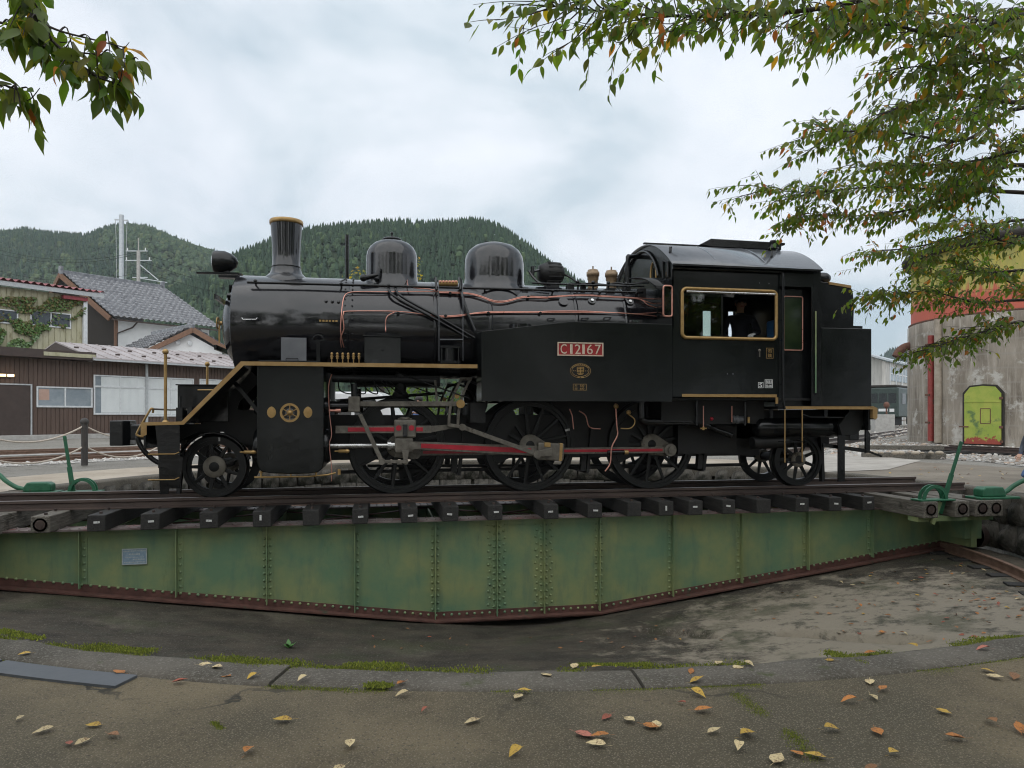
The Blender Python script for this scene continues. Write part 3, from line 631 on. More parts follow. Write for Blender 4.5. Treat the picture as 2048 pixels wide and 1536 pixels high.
# handrails along the boiler
hr = MB().tube([(-1.86, -.60, 3.045), (4.06, -.60, 3.085)], .019, 8).build('boiler_handrail', 'black', LO)
for x in (-1.75, -.56, .12, 1.55, 2.6, 3.35, 3.95): MB().cyl((x, -.50, 2.98), (x, -.60, 3.062), .013, n=6).ball((x, -.60, 3.066), .028, 8, 5).build('handrail_post', 'black', hr)
MB().tube([(2.3, -.52, 3.19), (3.0, -.50, 3.19), (4.12, -.50, 3.20)], .014, 8).build('steam_pipe', 'black', LO)
# copper pipes following the boiler surface
Z8 = lambda *p: [(440+x/2.695, 420+y/2.695) for x, y in p]
Z5 = lambda *p: [(1100+x/3.938, 460+y/3.938) for x, y in p]
pa_ = Z8((668, 740), (655, 690), (650, 640), (655, 560), (665, 480), (690, 447), (760, 440), (860, 441), (1000, 440), (1180, 440), (1330, 447), (1400, 462), (1480, 490), (1550, 488), (1640, 466), (1760, 470))+Z5((0, 525), (250, 511), (480, 522), (680, 535), (760, 540), (838, 545))
pb_ = Z8((655, 740), (650, 690), (668, 640), (662, 580), (668, 556), (685, 546), (900, 545), (1020, 552), (1180, 572), (1300, 566), (1440, 549), (1700, 549))+Z5((0, 640), (280, 640), (560, 655), (690, 660), (838, 650))
for pts, R in ((pa_, .79), (pb_, .79)):
    MB().tube([surf(x, y, R) for x, y in pts], .0085, 6, smooth=3).build('copper_pipe', 'copper', LO)
pts = Z8((1180, 446), (1330, 452), (1400, 468), (1480, 497), (1550, 494), (1640, 472), (1760, 476))+Z5((0, 531), (250, 517), (480, 529), (680, 541), (760, 565), (800, 578), (838, 580))
MB().tube([surf(x, y, .79) for x, y in pts], .009, 6, smooth=3).build('copper_pipe', 'copper', LO)
pts = Z8((1100, 560), (1180, 578), (1300, 572), (1440, 555))+Z5((400, 650), (690, 664), (838, 680)); MB().tube([surf(x, y, .79) for x, y in pts], .009, 6, smooth=3).build('copper_pipe', 'copper', LO)
pts = Z5((640, 535), (720, 550), (770, 590), (838, 612)); MB().tube([surf(x, y, .79) for x, y in pts], .008, 6, smooth=3).build('copper_pipe', 'copper', LO)
pts = Z8((893, 640), (893, 600), (905, 570), (940, 552)); MB().tube([surf(pts[0][0], pts[0][1]+6, .86)]+[surf(x, y, .80) for x, y in pts], .0085, 6, smooth=3).build('copper_pipe', 'copper', LO)
pts = Z8((985, 357), (1008, 362), (1012, 405), (1050, 420), (1120, 425), (1180, 438)); MB().tube([surf(x, y, .82) for x, y in pts], .008, 6, smooth=3).build('copper_pipe', 'copper', LO)
for px, py in Z5((838, 545), (838, 580), (838, 612), (838, 650), (838, 680)): q = surf(px, py, .79); MB().cyl(q, q+Vector((.16, 0, 0)), .012, n=6).build('pipe_union', 'soot', LO)
for px, py in Z8((960, 556), (1215, 572), (1445, 556), (1725, 556), (1660, 470), (1240, 450)): q = surf(px, py, .775); MB().cyl(q+Vector((0, .02, 0)), q+Vector((0, -.03, .0)), .022, n=8).build('pipe_clip', 'black', LO)
# washout plugs, patches and inspection fittings
for px, py in ((1184, 602), (1260, 604)): q = surf(px, py, .76); n_ = Vector((0, q.y, q.z-BZ)).normalized(); MB().cyl(q-n_*.02, q+n_*.012, .062, n=20).build('washout_ring', 'boiler_black', LO); MB().cyl(q, q+n_*.03, .026, n=8).build('washout_plug', 'bright_steel', LO)
q = surf(1127, 604, .76); n_ = Vector((0, q.y, q.z-BZ)).normalized(); MB().cyl(q-n_*.02, q+n_*.02, .075, n=20).build('boiler_cover', 'boiler_black', LO)
for px, py in Z8((572, 492), (606, 494), (640, 496)): q = surf(px, py, .765); MB().ball(q, .024, 8, 5).build('smokebox_bolt', 'boiler_black', smo)
q0, q1 = surf(634, 638, .775), surf(673, 646, .775)
bp = MB().ext([q0, Vector((q1.x, q0.y, q0.z)), q1, Vector((q0.x, q1.y, q1.z))], (0, -.012, 0)).build('builder_plate', 'black', LO)
for i in range(6): MB().box(q0.x+.03+i*.045, q0.x+.06+i*.045, min(q0.y, q1.y)-.022, min(q0.y, q1.y)-.012, q1.z+.012, q0.z-.012).build('plate_character', 'brass', bp)
# headlight on its bracket
hl = MB().lathe((-2.26, 0, 3.44), [(-.175, .155), (-.16, .168), (-.02, .165), (.07, .13), (.14, .075), (.17, .0001)], 'X', 32).build('headlight', 'black', LO)
MB().lathe((-2.26, 0, 3.44), [(-.172, .150), (-.20, .09), (-.212, .0001)], 'X', 28).build('headlight_lens', 'bright_steel', hl)
MB().box(-2.36, -2.03, -.07, .07, 3.20, 3.27).bar((-2.3, 0, 3.24), (-2.22, 0, 3.30), .12, .05).bar((-2.62, -.25, 3.22), (-2.05, -.2, 3.24), .03, .03).build('headlight_bracket', 'black', hl)
# ------------------------------------------------------------------ frames, footplates and gold edging
for s in (-1, 1):
    MB().prism([(-3.0, .70), (-3.0, 1.02), (-2.5, 1.02), (-2.08, 1.48), (-1.82, 1.78), (-1.70, 1.66), (-1.98, 1.36), (-2.02, 1.24), (-1.6, 1.20), (-1.6, .74), (-2.0, .74), (-2.2, .92), (-2.55, .92)], s*.50-.014, s*.50+.014).build('frame_plate', 'soot', LO)
    MB().box(-1.6, 6.1, s*.50-.014, s*.50+.014, .50, 1.16).build('frame_plate', 'soot', LO)
    MB().box(5.6, 7.45, s*.50-.014, s*.50+.014, .78, 1.24).build('frame_plate', 'soot', LO)
    fy0, fy1 = (YS, -.62) if s < 0 else (.62, -YS)
    MB().box(-1.80, 1.36, fy0, fy1, 1.842, 1.858).build('running_board', 'black', LO)
    gs = MB(); y0, y1 = (YS-.010, YS-.002) if s < 0 else (-YS+.002, -YS+.010)
    gs.prism([(-3.035, .875), (-2.965, .905), (-2.965, 1.025), (-2.515, 1.035), (-1.775, 1.815), (1.335, 1.815), (1.335, 1.868), (-1.81, 1.868), (-2.545, 1.075), (-3.035, 1.065)], y0, y1)
    gs.build('gold_edging', 'gold_paint', LO)
    MB().ext([(-2.53, fy0, 1.045), (-1.80, fy0, 1.842), (-1.80, fy0, 1.858), (-2.54, fy0, 1.06)], (0, 2*abs(YS) if s < 0 else 0, 0)).build('sloped_footplate', 'black', LO) if s < 0 else None
    MB().bar((-1.55, s*1.05, 1.1), (-1.95, s*1.0, 1.60), .04, .05).build('footplate_stay', 'black', LO)
MB().box(-3.03, -2.52, YS, -YS, 1.045, 1.06).build('front_deck', 'black', LO)
MB().box(-3.03, -3.0, -1.25, 1.25, .72, 1.043).build('buffer_beam', 'black', LO, .008)
MB().box(-1.65, -.72, -.5, .5, 1.15, 1.78).build('smokebox_saddle', 'soot', LO)
MB().box(2.62, 4.15, -.48, .48, .55, 1.80).build('ashpan', 'soot', LO)
MB().box(4.2, 5.9, -1.0, 1.0, 1.02, 1.40).build('cab_underframe', 'soot', LO)
for x in (.3, 1.35, 2.3): MB().box(x-.02, x+.02, -.49, .49, .62, 1.3 if x > 1 else 1.05).build('frame_stretcher', 'soot', LO)
# front deck details
bx_ = MB().box(-2.80, -2.12, -.55, .55, 1.062, 1.575).build('deck_box', 'black', LO, .01)
MB().box(-2.82, -2.10, -.57, .57, 1.577, 1.592).build('box_lid', 'black', bx_)
for y, h in ((-1.15, 2.0), (1.15, 2.0)):
    po = MB().cyl((-2.79, y, 1.06), (-2.79, y, h-.04), .020, n=12).build('hand_pole', 'brass', LO)
    MB().ball((-2.79, y, h-.005), .040, 14, 9).cyl((-2.79, y, 1.06), (-2.79, y, 1.09), .05, .03, 12).build('pole_knob', 'brass', po)
MB().tube([(-3.02, -1.10, .90), (-3.06, -1.12, .875), (-3.13, -1.14, .89), (-3.135, -1.14, .94), (-2.99, -1.14, 1.21), (-2.965, -1.14, 1.245), (-2.95, -1.12, 1.235), (-2.96, -1.1, 1.19)], .014, 8, smooth=4).build('uncoupling_lever', 'brass', LO)
MB().tube([(-2.96, -1.1, 1.24), (-2.80, -.9, 1.23), (-2.6, -.8, 1.235)], .012, 6).build('lever_rod', 'steel', LO)
MB().box(-2.70, -2.62, -1.0, -.7, 1.06, 1.26).box(-2.56, -2.50, -1.0, -.8, 1.06, 1.27).cyl((-2.66, -.95, 1.06), (-2.66, -.95, 1.42), .015, n=8).build('deck_bracket', 'black', LO)
MB().lathe((-2.42, -.62, 1.17), [(-.02, .095), (.02, .095), (.02, .0001)], 'Y', 20).build('deck_valve', 'black', LO)
MB().tube([(-2.45, -.9, 1.5), (-2.2, -.9, 1.505)], .010, 6).build('deck_grab_rail', 'brass', LO)
# coupler with hose
cp = MB().box(-3.72, -3.0, -.11, .11, .80, 1.02).build('coupler', 'black', LO, .02)
MB().ext([(-3.80, -.20, .72), (-3.62, -.22, .72), (-3.55, -.12, .72), (-3.55, .16, .72), (-3.74, .16, .72), (-3.82, .05, .72)], (0, 0, .36)).build('coupler_head', 'black', cp, .015)
MB().tube([(-3.05, -.45, .95), (-3.22, -.5, .98), (-3.33, -.5, .85), (-3.25, -.5, .66), (-3.08, -.5, .50), (-2.9, -.5, .46)], .034, 10, smooth=5).build('brake_hose', 'black', LO)
MB().box(-3.05, -2.86, -.56, -.44, .42, .52).cyl((-2.98, -.5, .47), (-2.70, -.5, .55), .03, n=8).build('hose_coupling', 'soot', LO)
# front steps
for s in (-1, 1):
    y = s*1.20
    MB().prism([(-2.90, 1.04), (-2.60, 1.04), (-2.60, .62), (-2.56, .60), (-2.60, .20), (-2.73, .20), (-2.74, .12), (-2.84, .12), (-2.86, .60)], y-.01, y+.01).build('step_plate', 'black', LO)
    MB().box(-2.93, -2.58, y-.16, y+.02, .640, .652).box(-2.90, -2.62, y-.16, y+.02, .310, .322).build('step_tread', 'black', LO)
    for z in (.654, .324): MB().tube([(-2.94, y-.165, z), (-2.62, y-.165, z), (-2.585, y-.10, z+.02)], .008, 6).build('step_edge', 'brass', LO)
# guard over the leading wheel and rail guards
V = []; F = []
for i in range(15):
    a = math.radians(12+i*11)
    for r in (.475, .487): V += [(-2.30+r*math.cos(a), -.70, .43+r*math.sin(a)), (-2.30+r*math.cos(a), -.50, .43+r*math.sin(a))]
for i in range(14): b = i*4; F += [(b, b+4, b+5, b+1), (b+2, b+3, b+7, b+6), (b, b+2, b+6, b+4), (b+1, b+5, b+7, b+3)]
MB().add(V, F).build('wheel_guard', 'black', LO)
for s in (-1, 1): MB().bar((-2.78, s*.56, .06), (-2.72, s*.52, .80), .05, .09).build('rail_guard', 'soot', LO); MB().bar((7.2, s*.56, .06), (7.2, s*.52, .80), .05, .09).build('rail_guard', 'soot', LO)
# ------------------------------------------------------------------ cylinders
for s in (-1, 1):
    y0, y1 = (-1.28, -.52) if s < 0 else (.52, 1.28)
    out = [(-1.62, 1.84), (-1.62, .53), (-1.605, .45), (-1.55, .40), (-1.44, .378), (-1.19, .365), (-.94, .368), (-.83, .385), (-.775, .43), (-.755, .52), (-.755, 1.84)]
    cy = MB().prism(out, y0, y1).build('cylinder_block', 'black_sheet', LO, .015)
    for x0, x1 in ((-1.70, -1.622), (-.753, -.69)):
        MB().lathe((0, s*.93, .73), [(x0 if x0 < -1 else x1, .0001), (x0 if x0 < -1 else x1, .20), (x0+.02 if x0 < -1 else x1-.02, .235), (x1 if x0 < -1 else x0, .24)], 'X', 28).build('cylinder_cover', 'black', cy)
        MB().lathe((0, s*.93, 1.28), [(x0 if x0 < -1 else x1, .0001), (x0 if x0 < -1 else x1, .11), (x1 if x0 < -1 else x0, .13)], 'X', 20).build('valve_cover', 'black', cy)
    yf = s*1.281
    MB().box(-1.60, -.775, min(yf, yf+s*.006), max(yf, yf+s*.006), 1.115, 1.66).build('upper_panel', 'black_sheet', cy)
    bo = MB()
    for i in range(9): z = .58+i*.135; bo.ball((-1.595, yf+s*.004, z), .011, 6, 4); bo.ball((-.782, yf+s*.004, z), .011, 6, 4)
    for i in range(7): bo.ball((-1.52+i*.11, yf+s*.004, .70), .011, 6, 4)
    tag(bo.build('panel_bolts', 'black', cy), kind='stuff')
    # relief wheel and two oval covers in brass
    cw = Vector((-1.195, yf+s*.008, 1.19)); m = MB()
    V = []; F = []; nn = 36
    for i in range(nn):
        a = 2*PI*i/nn
        for r, dy in ((.098, 0), (.098, .012), (.128, .012), (.128, 0)): V.append((cw.x+r*math.cos(a), cw.y+s*dy, cw.z+r*math.sin(a)))
    for i in range(nn):
        j = (i+1) % nn
        for q in range(4): F.append((i*4+q, i*4+(q+1) % 4, j*4+(q+1) % 4, j*4+q))
    m.add(V, F)
    for i in range(6): a = PI/2+i*PI/3; m.bar(cw+Vector((.02*math.cos(a), s*.006, .02*math.sin(a))), cw+Vector((.10*math.cos(a), s*.006, .10*math.sin(a))), .010, .030, (0, 1, 0))
    m.lathe(cw, [(s*0, .042), (s*.016, .040), (s*.024, .022), (s*.034, .020), (s*.034, .0001)], 'Y', 16)
    m.build('relief_valve_rim', 'brass', cy)
    MB().lathe(cw, [(-s*.004, .10), (s*.001, .0001)], 'Y', 24).build('relief_valve_disc', 'grey_panel', cy)
    for xo in (-.235, .235):
        c = Vector((cw.x+xo, yf+s*.007, cw.z+.005)); pts = []
        for i in range(20):
            a = 2*PI*i/20; pts.append((c.x+(.058*abs(math.cos(a))**1.25)*(1 if math.cos(a) > 0 else -1), c.y, c.z+.078*math.sin(a)))
        ov = MB().ext(pts, (0, s*.010, 0)).build('oval_cover', 'brass', cy, .003)
        for dz in (.045, -.05): MB().cyl(c+Vector((0, s*.008, dz)), c+Vector((0, s*.020, dz)), .014, n=6).build('cover_bolt', 'brass', ov)
    # drain cock pipe
    if s < 0:
        dp = MB().tube([(-1.66, -1.22, .325), (-.95, -1.22, .325), (-.70, -1.22, .345), (-.60, -1.22, .37)], .012, 8).build('drain_pipe', 'brass', LO)
        for x in (-1.575, -1.19, -.86): MB().cyl((x, -1.22, .33), (x, -1.22, .40), .013, n=8).cyl((x, -1.22, .385), (x, -1.22, .405), .028, n=8).build('drain_cock', 'brass', dp)
        MB().cyl((-.555, -1.22, .345), (-.555, -1.22, .42), .022, n=8).build('drain_cock', 'brass', dp)
        for x0, x1, z in ((-1.86, -1.64, .66), (-.62, -.42, .66)):
            MB().lathe((0, -1.14, z), [(x0, .010), (x0+.05, .012), (x0+.055, .024), (x0+.15, .024), (x0+.155, .030), (x1-.02, .030), (x1, .012)], 'X', 12).build('relief_cock', 'brass', LO)
        MB().lathe((0, -1.12, 1.22), [(-.70, .022), (-.62, .018), (-.60, .03), (-.54, .03)], 'X', 10).tube([(-.66, -1.13, 1.72), (-.70, -1.15, 1.55), (-.69, -1.15, 1.2), (-.66, -1.16, .9), (-.69, -1.16, .75), (-.66, -1.16, .45), (-.66, -1.16, .25)], .007, 6, smooth=4).build('oil_pipe', 'copper', LO)
# toolboxes and fittings on the running board
tb = MB().box(-.22, .28, -1.24, -.84, 1.86, 2.24).build('tool_box', 'black_sheet', LO, .008)
MB().box(-.235, .295, -1.26, -.83, 2.242, 2.256).build('box_lid', 'black_sheet', tb); MB().tube([(-.05, -1.1, 2.256), (-.05, -1.1, 2.29), (.10, -1.1, 2.29), (.10, -1.1, 2.256)], .008, 6).build('box_handle', 'black', tb); MB().ball((.03, -1.245, 2.06), .016, 8, 5).build('box_knob', 'black', tb)
gp = MB().box(-1.36, -1.02, -.90, -.86, 1.90, 2.24).build('inspection_panel', 'grey_panel', LO, .004); MB().tube([(-1.29, -.905, 1.90), (-1.29, -.93, 1.945), (-1.13, -.93, 1.945), (-1.13, -.905, 1.90)], .008, 6).build('panel_handle', 'black', gp)
MB().box(-1.62, -.85, -1.10, -.78, 1.86, 1.905).build('step_ledge', 'black', LO, .004)
MB().tube([Vector((-.86, -.88+.0*math.cos(a), 2.22))+Vector((.075*math.cos(a), 0, .065*math.sin(a))) for a in np.linspace(0, 2*PI, 16)], .008, 6).bar((-.86, -.88, 2.22), (-.86, -.88, 1.9), .05, .03).bar((-.90, -.90, 2.19), (-.76, -.90, 2.22), .012, .02).build('blower_valve', 'black', LO)
for i in range(6):
    x = -.655+i*.073; v = MB().cyl((x, -1.18, 1.868), (x, -1.18, 1.94), .007, n=6).cyl((x, -1.18, 1.93), (x, -1.18, 1.985), .017, n=8).ball((x, -1.18, 2.0), .019, 8, 6).cyl((x, -1.18, 1.96), (x, -1.18, 1.967), .024, n=8).build('oil_valve', 'brass', LO)
pu = MB().cyl((.98, -.98, 1.93), (.98, -.98, 2.12), .12, n=20).box(.84, 1.12, -1.10, -.86, 1.90, 1.935).box(.84, 1.12, -1.10, -.86, 2.115, 2.15).cyl((.86, -1.08, 1.86), (.86, -1.08, 2.15), .014, n=6).cyl((1.10, -1.08, 1.86), (1.10, -1.08, 2.15), .014, n=6).build('air_pump', 'black', LO)
for px in (878, 926): a_, b_ = at(px, 722, -1.05), at(px-1, 560, -.7); MB().tube([a_, at(px, 660, -1.0), at(px, 600, -.86), b_], .0045, 6).build('ladder_rod', 'grey_panel', LO)
MB().tube([at(880, 679, -1.02), at(926, 679, -1.02)], .008, 6).build('ladder_rung', 'grey_panel', LO)
MB().tube([surf(921, 560, .82), surf(924, 590, .84), surf(935, 625, .84), surf(950, 662, .88)], .024, 8, smooth=4).build('feed_hose', 'black', LO)
q0, q1 = surf(877, 567, .86), surf(915, 567, .86)
cl = MB().tube([q0, q1], .045, 10).build('check_valve', 'brass', LO)
for i in range(6): p = q0.lerp(q1, (i+.5)/6); MB().ball(p+Vector((0, -.035, .02)), .022, 8, 5).build('valve_nut', 'copper', cl)
for px in (871, 919): MB().cyl(surf(px, 556, .88), surf(px+2, 580, .86), .02, n=8).build('valve_strap', 'black', cl)
# ------------------------------------------------------------------ wheels
pm('hub_steel', (.15,.135,.11), (.22,.20,.165), rough=.6, metal=.0, scale=10, c3=(.08,.068,.052), s3=12, bump=.1, bscale=60)
def wheel(xc, r, y, s, nsp, hub, name, crank=None, cw=None, bossmat='hub_steel'):
    """s: outward side; y: outer face"""
    c = Vector((xc, 0, r)); tw = .125; yi = y-s*tw
    V = []; F = []; n = 56; prof = [(y, r-.055), (y, r-.003), (y-s*.01, r+.0), (yi+s*.03, r+.002), (yi+s*.02, r+.026), (yi, r+.026), (yi, r-.055)]
    for i in range(n):
        a = 2*PI*i/n
        for yy, rr in prof: V.append((xc+rr*math.cos(a), yy, r+rr*math.sin(a)))
    m = len(prof)
    for i in range(n):
        for q in range(m): F.append((i*m+q, i*m+(q+1) % m, ((i+1) % n)*m+(q+1) % m, ((i+1) % n)*m+q))
    w = MB().add(V, F, True).build(name, 'wheel_black', LO)
    w.data.polygons.foreach_set('use_smooth', [False]*len(w.data.polygons))
    V = []; F = []; prof = [(y-s*.015, r-.105), (y-s*.015, r-.056), (yi+s*.02, r-.056), (yi+s*.02, r-.105)]
    for i in range(n):
        a = 2*PI*i/n
        for yy, rr in prof: V.append((xc+rr*math.cos(a), yy, r+rr*math.sin(a)))
    for i in range(n):
        for q in range(4): F.append((i*4+q, i*4+(q+1) % 4, ((i+1) % n)*4+(q+1) % 4, ((i+1) % n)*4+q))
    MB().add(V, F).build('rim', 'wheel_black', w)
    ym = y-s*.05
    for i in range(nsp):
        a = 2*PI*(i+.5)/nsp; d = Vector((math.cos(a), 0, math.sin(a))); t = Vector((-d.z, 0, d.x))
        p, q = c+d*(hub*.8), c+d*(r-.095); p.y = q.y = ym
        MB().ext([p+t*.030, p-t*.030, q-t*.020, q+t*.020], (0, s*.03, 0)).build('spoke', 'wheel_black', w, .006)
    MB().lathe((xc, 0, r), [(yi+s*.0, hub*.9), (y-s*.005, hub), (y+s*.02, hub*.95), (y+s*.022, .0001)] if s > 0 else [(y+s*.022, .0001), (y+s*.02, hub*.95), (y-s*.005, hub), (yi, hub*.9)], 'Y', 28).build('hub', bossmat, w)
    MB().lathe((xc, 0, r), [(y+s*.02, .07), (y+s*.026, .065), (y+s*.026, .0001)] if s > 0 else [(y+s*.026, .0001), (y+s*.026, .065), (y+s*.02, .07)], 'Y', 20).build('axle_end', 'soot' if bossmat != 'wheel_black' else bossmat, w)
    if crank is not None:
        k = Vector((crank[0], y-s*.02, crank[1])); cc = Vector((xc, y-s*.02, r)); d = (k-cc).normalized(); t = Vector((-d.z, 0, d.x))
        MB().ext([cc+t*.17, cc-t*.17, k-t*.11, k+d*.10-t*.05, k+d*.10+t*.05, k+t*.11], (0, s*.045, 0)).build('crank_boss', bossmat, w, .01)
        pts = []; a0 = math.atan2(-d.z, -d.x)
        for i in range(15): a = a0-.78+1.56*i/14; pts.append((xc+(r-.10)*math.cos(a), y-s*.03, r+(r-.10)*math.sin(a)))
        for i in range(9): a = a0+.78-1.56*i/8; rr = (r-.10)*.62; pts.append((xc+rr*math.cos(a), y-s*.03, r+rr*math.sin(a)))
        MB().ext(pts, (0, s*.035, 0)).build('counterweight', 'wheel_black', w)
    return w
YW = .60
PIN = (.24, -.085)
WX = (.25, 2.245, 4.20)
for s in (-1, 1):
    wheel(-2.30, .43, s*YW, s, 9, .155, 'leading_wheel')
    for x in WX: wheel(x, .70, s*YW, s, 13, .165, 'driving_wheel', (x+PIN[0]*(1 if s < 0 else -.6), .70+PIN[1]*(1 if s < 0 else -1.4)))
    wheel(6.745, .43, s*YW, s, 9, .125, 'trailing_wheel')
    MB().box(-2.245, -2.222, min(s*.604, s*.606), max(s*.604, s*.606), .79, .845).build('wheel_mark', 'tag_white', LO)
for x, r in ((-2.30, .43), (.25, .70), (2.245, .70), (4.20, .70), (6.745, .43)): MB().cyl((x, -.60, r), (x, .60, r), .075, n=14).build('axle', 'soot', LO)
for x, z in ((2.83, .93), ): MB().obox((x, -.612, z), (.035, 0, .008), (0, .003, 0), (-.004, 0, .016)).build('wheel_mark', 'tag_white', LO)
# brake gear between the wheels, low stretchers
for x in (1.22, 3.22, 5.15):
    for s in (-1, 1): MB().bar((x+.02, s*.56, .95), (x-.06, s*.56, .28), .05, .07).bar((x-.12, s*.56, .52), (x-.14, s*.56, .30), .08, .10).build('brake_hanger', 'soot', LO)
    MB().bar((x-.06, -.56, .28), (x-.06, .56, .28), .05, .05).build('brake_beam', 'soot', LO)
MB().bar((-.6, -.2, .30), (6.0, -.2, .33), .04, .05).bar((-.2, .2, .36), (5.2, .2, .30), .05, .04).build('brake_rod', 'soot', LO)
# ------------------------------------------------------------------ motion work
for s in (-1, 1):
    f_ = (lambda p: p) if s < 0 else (lambda p: Vector((p[0], -p[1], p[2])))
    def bar_(name, mat, p, q, w, h, par=None): return MB().bar(f_(Vector(p)), f_(Vector(q)), w, h).build(name, mat, par or LO, .004)
    yc = -.93
    MB().cyl(f_((-.70, yc, .725)), f_((.42, yc, .725)), .038, n=16).build('piston_rod', 'bright_steel', LO)
    MB().cyl(f_((.10, yc, .725)), f_((.15, yc, .725)), .075, n=16).cyl(f_((.15, yc, .725)), f_((.26, yc, .725)), .058, n=16).build('piston_rod_collar', 'bright_steel', LO)
    sb = bar_('slide_bar', 'steel', (-.62, yc, .955), (.72, yc, .955), .10, .105)
    bar_('slide_bar_flute', 'red_paint', (-.45, yc-.048, .955), (.60, yc-.048, .955), .012, .058, sb)
    MB().ext([f_(Vector(p)) for p in ((.66, yc-.04, 1.0), (1.12, yc-.04, 1.03), (1.12, yc-.04, .985), (.66, yc-.04, .90))], (0, .08, 0)).build('slide_bar_bracket', 'steel', LO)
    ck = MB().box(.19, .50, yc-.085 if s < 0 else -yc-.075, yc+.075 if s < 0 else -yc+.085, .835, 1.095).build('crosshead', 'steel', LO, .025)
    for xo in (.255, .435): MB().cyl(f_((xo, yc-.084, .975)), f_((xo, yc-.090, .975)), .040, n=14).build('crosshead_slot', 'red_paint', ck)
    MB().box(.315, .375, yc-.105 if s < 0 else -yc+.086, yc-.086 if s < 0 else -yc+.105, .85, 1.03).build('crosshead_key', 'black', ck, .006)
    MB().box(.20, .46, yc-.07 if s < 0 else -yc-.07, yc+.07 if s < 0 else -yc+.07, .62, .834).build('crosshead_body', 'steel', ck, .02)
    MB().cyl(f_((.345, yc-.02, 1.097)), f_((.345, yc-.02, 1.13)), .07, n=14).box(.25, .44, yc-.04 if s < 0 else -yc-.04, yc+.04 if s < 0 else -yc+.04, 1.097, 1.115).build('oil_cup', 'steel', ck)
    MB().cyl(f_((.455, yc-.08, .725)), f_((.455, yc-.125, .725)), .055, n=16).cyl(f_((.455, yc-.12, .725)), f_((.455, yc-.14, .725)), .028, n=6).build('wrist_pin', 'steel', ck)
    MB().ext([f_(Vector(p)) for p in ((.30, yc-.075, .66), (.40, yc-.075, .66), (.375, yc-.075, .50), (.325, yc-.075, .50))], (0, -.03 if s < 0 else .03, 0)).cyl(f_((.35, yc-.07, .50)), f_((.35, yc-.12, .50)), .042, n=14).build('drop_arm', 'steel', ck)
    pin = Vector((WX[1]+PIN[0], 0, .70+PIN[1])) if s < 0 else Vector((WX[1]-PIN[0]*.6, 0, .70-PIN[1]*1.4))
    # coupling rods (inner plane) and connecting rod (outer plane)
    yr, yo = -.735, -.88
    pins = [Vector((x+(pin.x-WX[1]), yr, pin.z)) for x in WX]
    for a, b in zip(pins, pins[1:]):
        rd = bar_('coupling_rod', 'steel', a, b, .050, .095)
        bar_('rod_flute', 'red_paint', a+Vector((.12, -.025, 0)), b+Vector((-.12, -.025, 0)), .010, .042, rd)
    for p in pins: MB().cyl(f_(p+Vector((0, .06, 0))), f_(p+Vector((0, -.055, 0))), .098, n=20).cyl(f_(p+Vector((0, -.05, 0))), f_(p+Vector((0, -.085, 0))), .05, n=12).build('rod_end', 'steel', LO, .006)
    A = Vector((.455, yo, .725)); B = Vector((pin.x, yo, pin.z)); d = (B-A).normalized(); nrm = Vector((-d.z, 0, d.x))
    cr = MB().ext([f_(A+nrm*.055), f_(B-d*.2+nrm*.075), f_(B-d*.2-nrm*.075), f_(A-nrm*.055)], (0, -.055 if s < 0 else .055, 0)).build('connecting_rod', 'steel', LO, .006)
    A2, B2 = A+d*.12+Vector((0, -.055, 0)), B-d*.30+Vector((0, -.055, 0))
    MB().ext([f_(A2+nrm*.032), f_(B2+nrm*.036), f_(B2-nrm*.036), f_(A2-nrm*.032)], (0, -.006 if s < 0 else .006, 0)).build('rod_flute', 'red_paint', cr)
    MB().obox(f_(B+Vector((0, -.03, 0))), d*.20, (0, .06, 0), nrm*.13).build('big_end', 'steel', cr, .02)
    MB().obox(f_(B+d*.15+Vector((0, -.03, 0))), d*.025, (0, .065, 0), nrm*.135).obox(f_(B-d*.06+nrm*.10+Vector((0, -.05, 0))), d*.05, (0, .05, 0), nrm*.035).build('big_end_brass', 'brass', cr, .01)
    # valve gear: return crank, eccentric rod, expansion link, radius rod, combination lever
    rc = Vector((2.26, -1.02, .585)); lk = Vector((1.16, -1.02, .985))
    MB().ext([f_(Vector((B.x, -.99, B.z))+nrm*.06), f_(rc+nrm*.045+Vector((0, .03, 0))), f_(rc-nrm*.045+Vector((0, .03, 0))), f_(Vector((B.x, -.99, B.z))-nrm*.06)], (0, -.03 if s < 0 else .03, 0)).build('return_crank', 'steel', LO, .008)
    er = bar_('eccentric_rod', 'steel', rc+Vector((0, -.02, 0)), lk, .035, .062)
    MB().cyl(f_(rc+Vector((0, .03, 0))), f_(rc+Vector((0, -.05, 0))), .062, n=16).build('rod_knuckle', 'steel', er); MB().cyl(f_(lk+Vector((0, .03, 0))), f_(lk+Vector((0, -.04, 0))), .05, n=14).build('rod_knuckle', 'steel', er)
    el = []; 
    for i in range(17):
        t = i/16; z = 1.02+t*.66; x = 1.02+.18*t+.05*math.sin(t*PI)*-1; el.append((x, z))
    m = MB()
    for o_, w_ in ((-.055, .04), (.075, .04)):
        m.ext([f_(Vector((x+o_-w_/2, -.99, z))) for x, z in el]+[f_(Vector((x+o_+w_/2, -.99, z))) for x, z in el[::-1]], (0, -.05 if s < 0 else .05, 0))
    m.bar(f_(Vector((el[-1][0]-.075, -1.015, el[-1][1]))), f_(Vector((el[-1][0]+.095, -1.015, el[-1][1]))), .05, .045)
    m.bar(f_(Vector((el[0][0]-.075, -1.015, el[0][1]))), f_(Vector((el[0][0]+.16, -1.015, el[0][1]-.035))), .05, .05)
    ln = m.build('expansion_link', 'steel', LO, .006)
    MB().cyl(f_((1.13, -1.0, 1.32)), f_((1.13, -1.07, 1.32)), .062, n=16).build('link_trunnion', 'brass', ln)
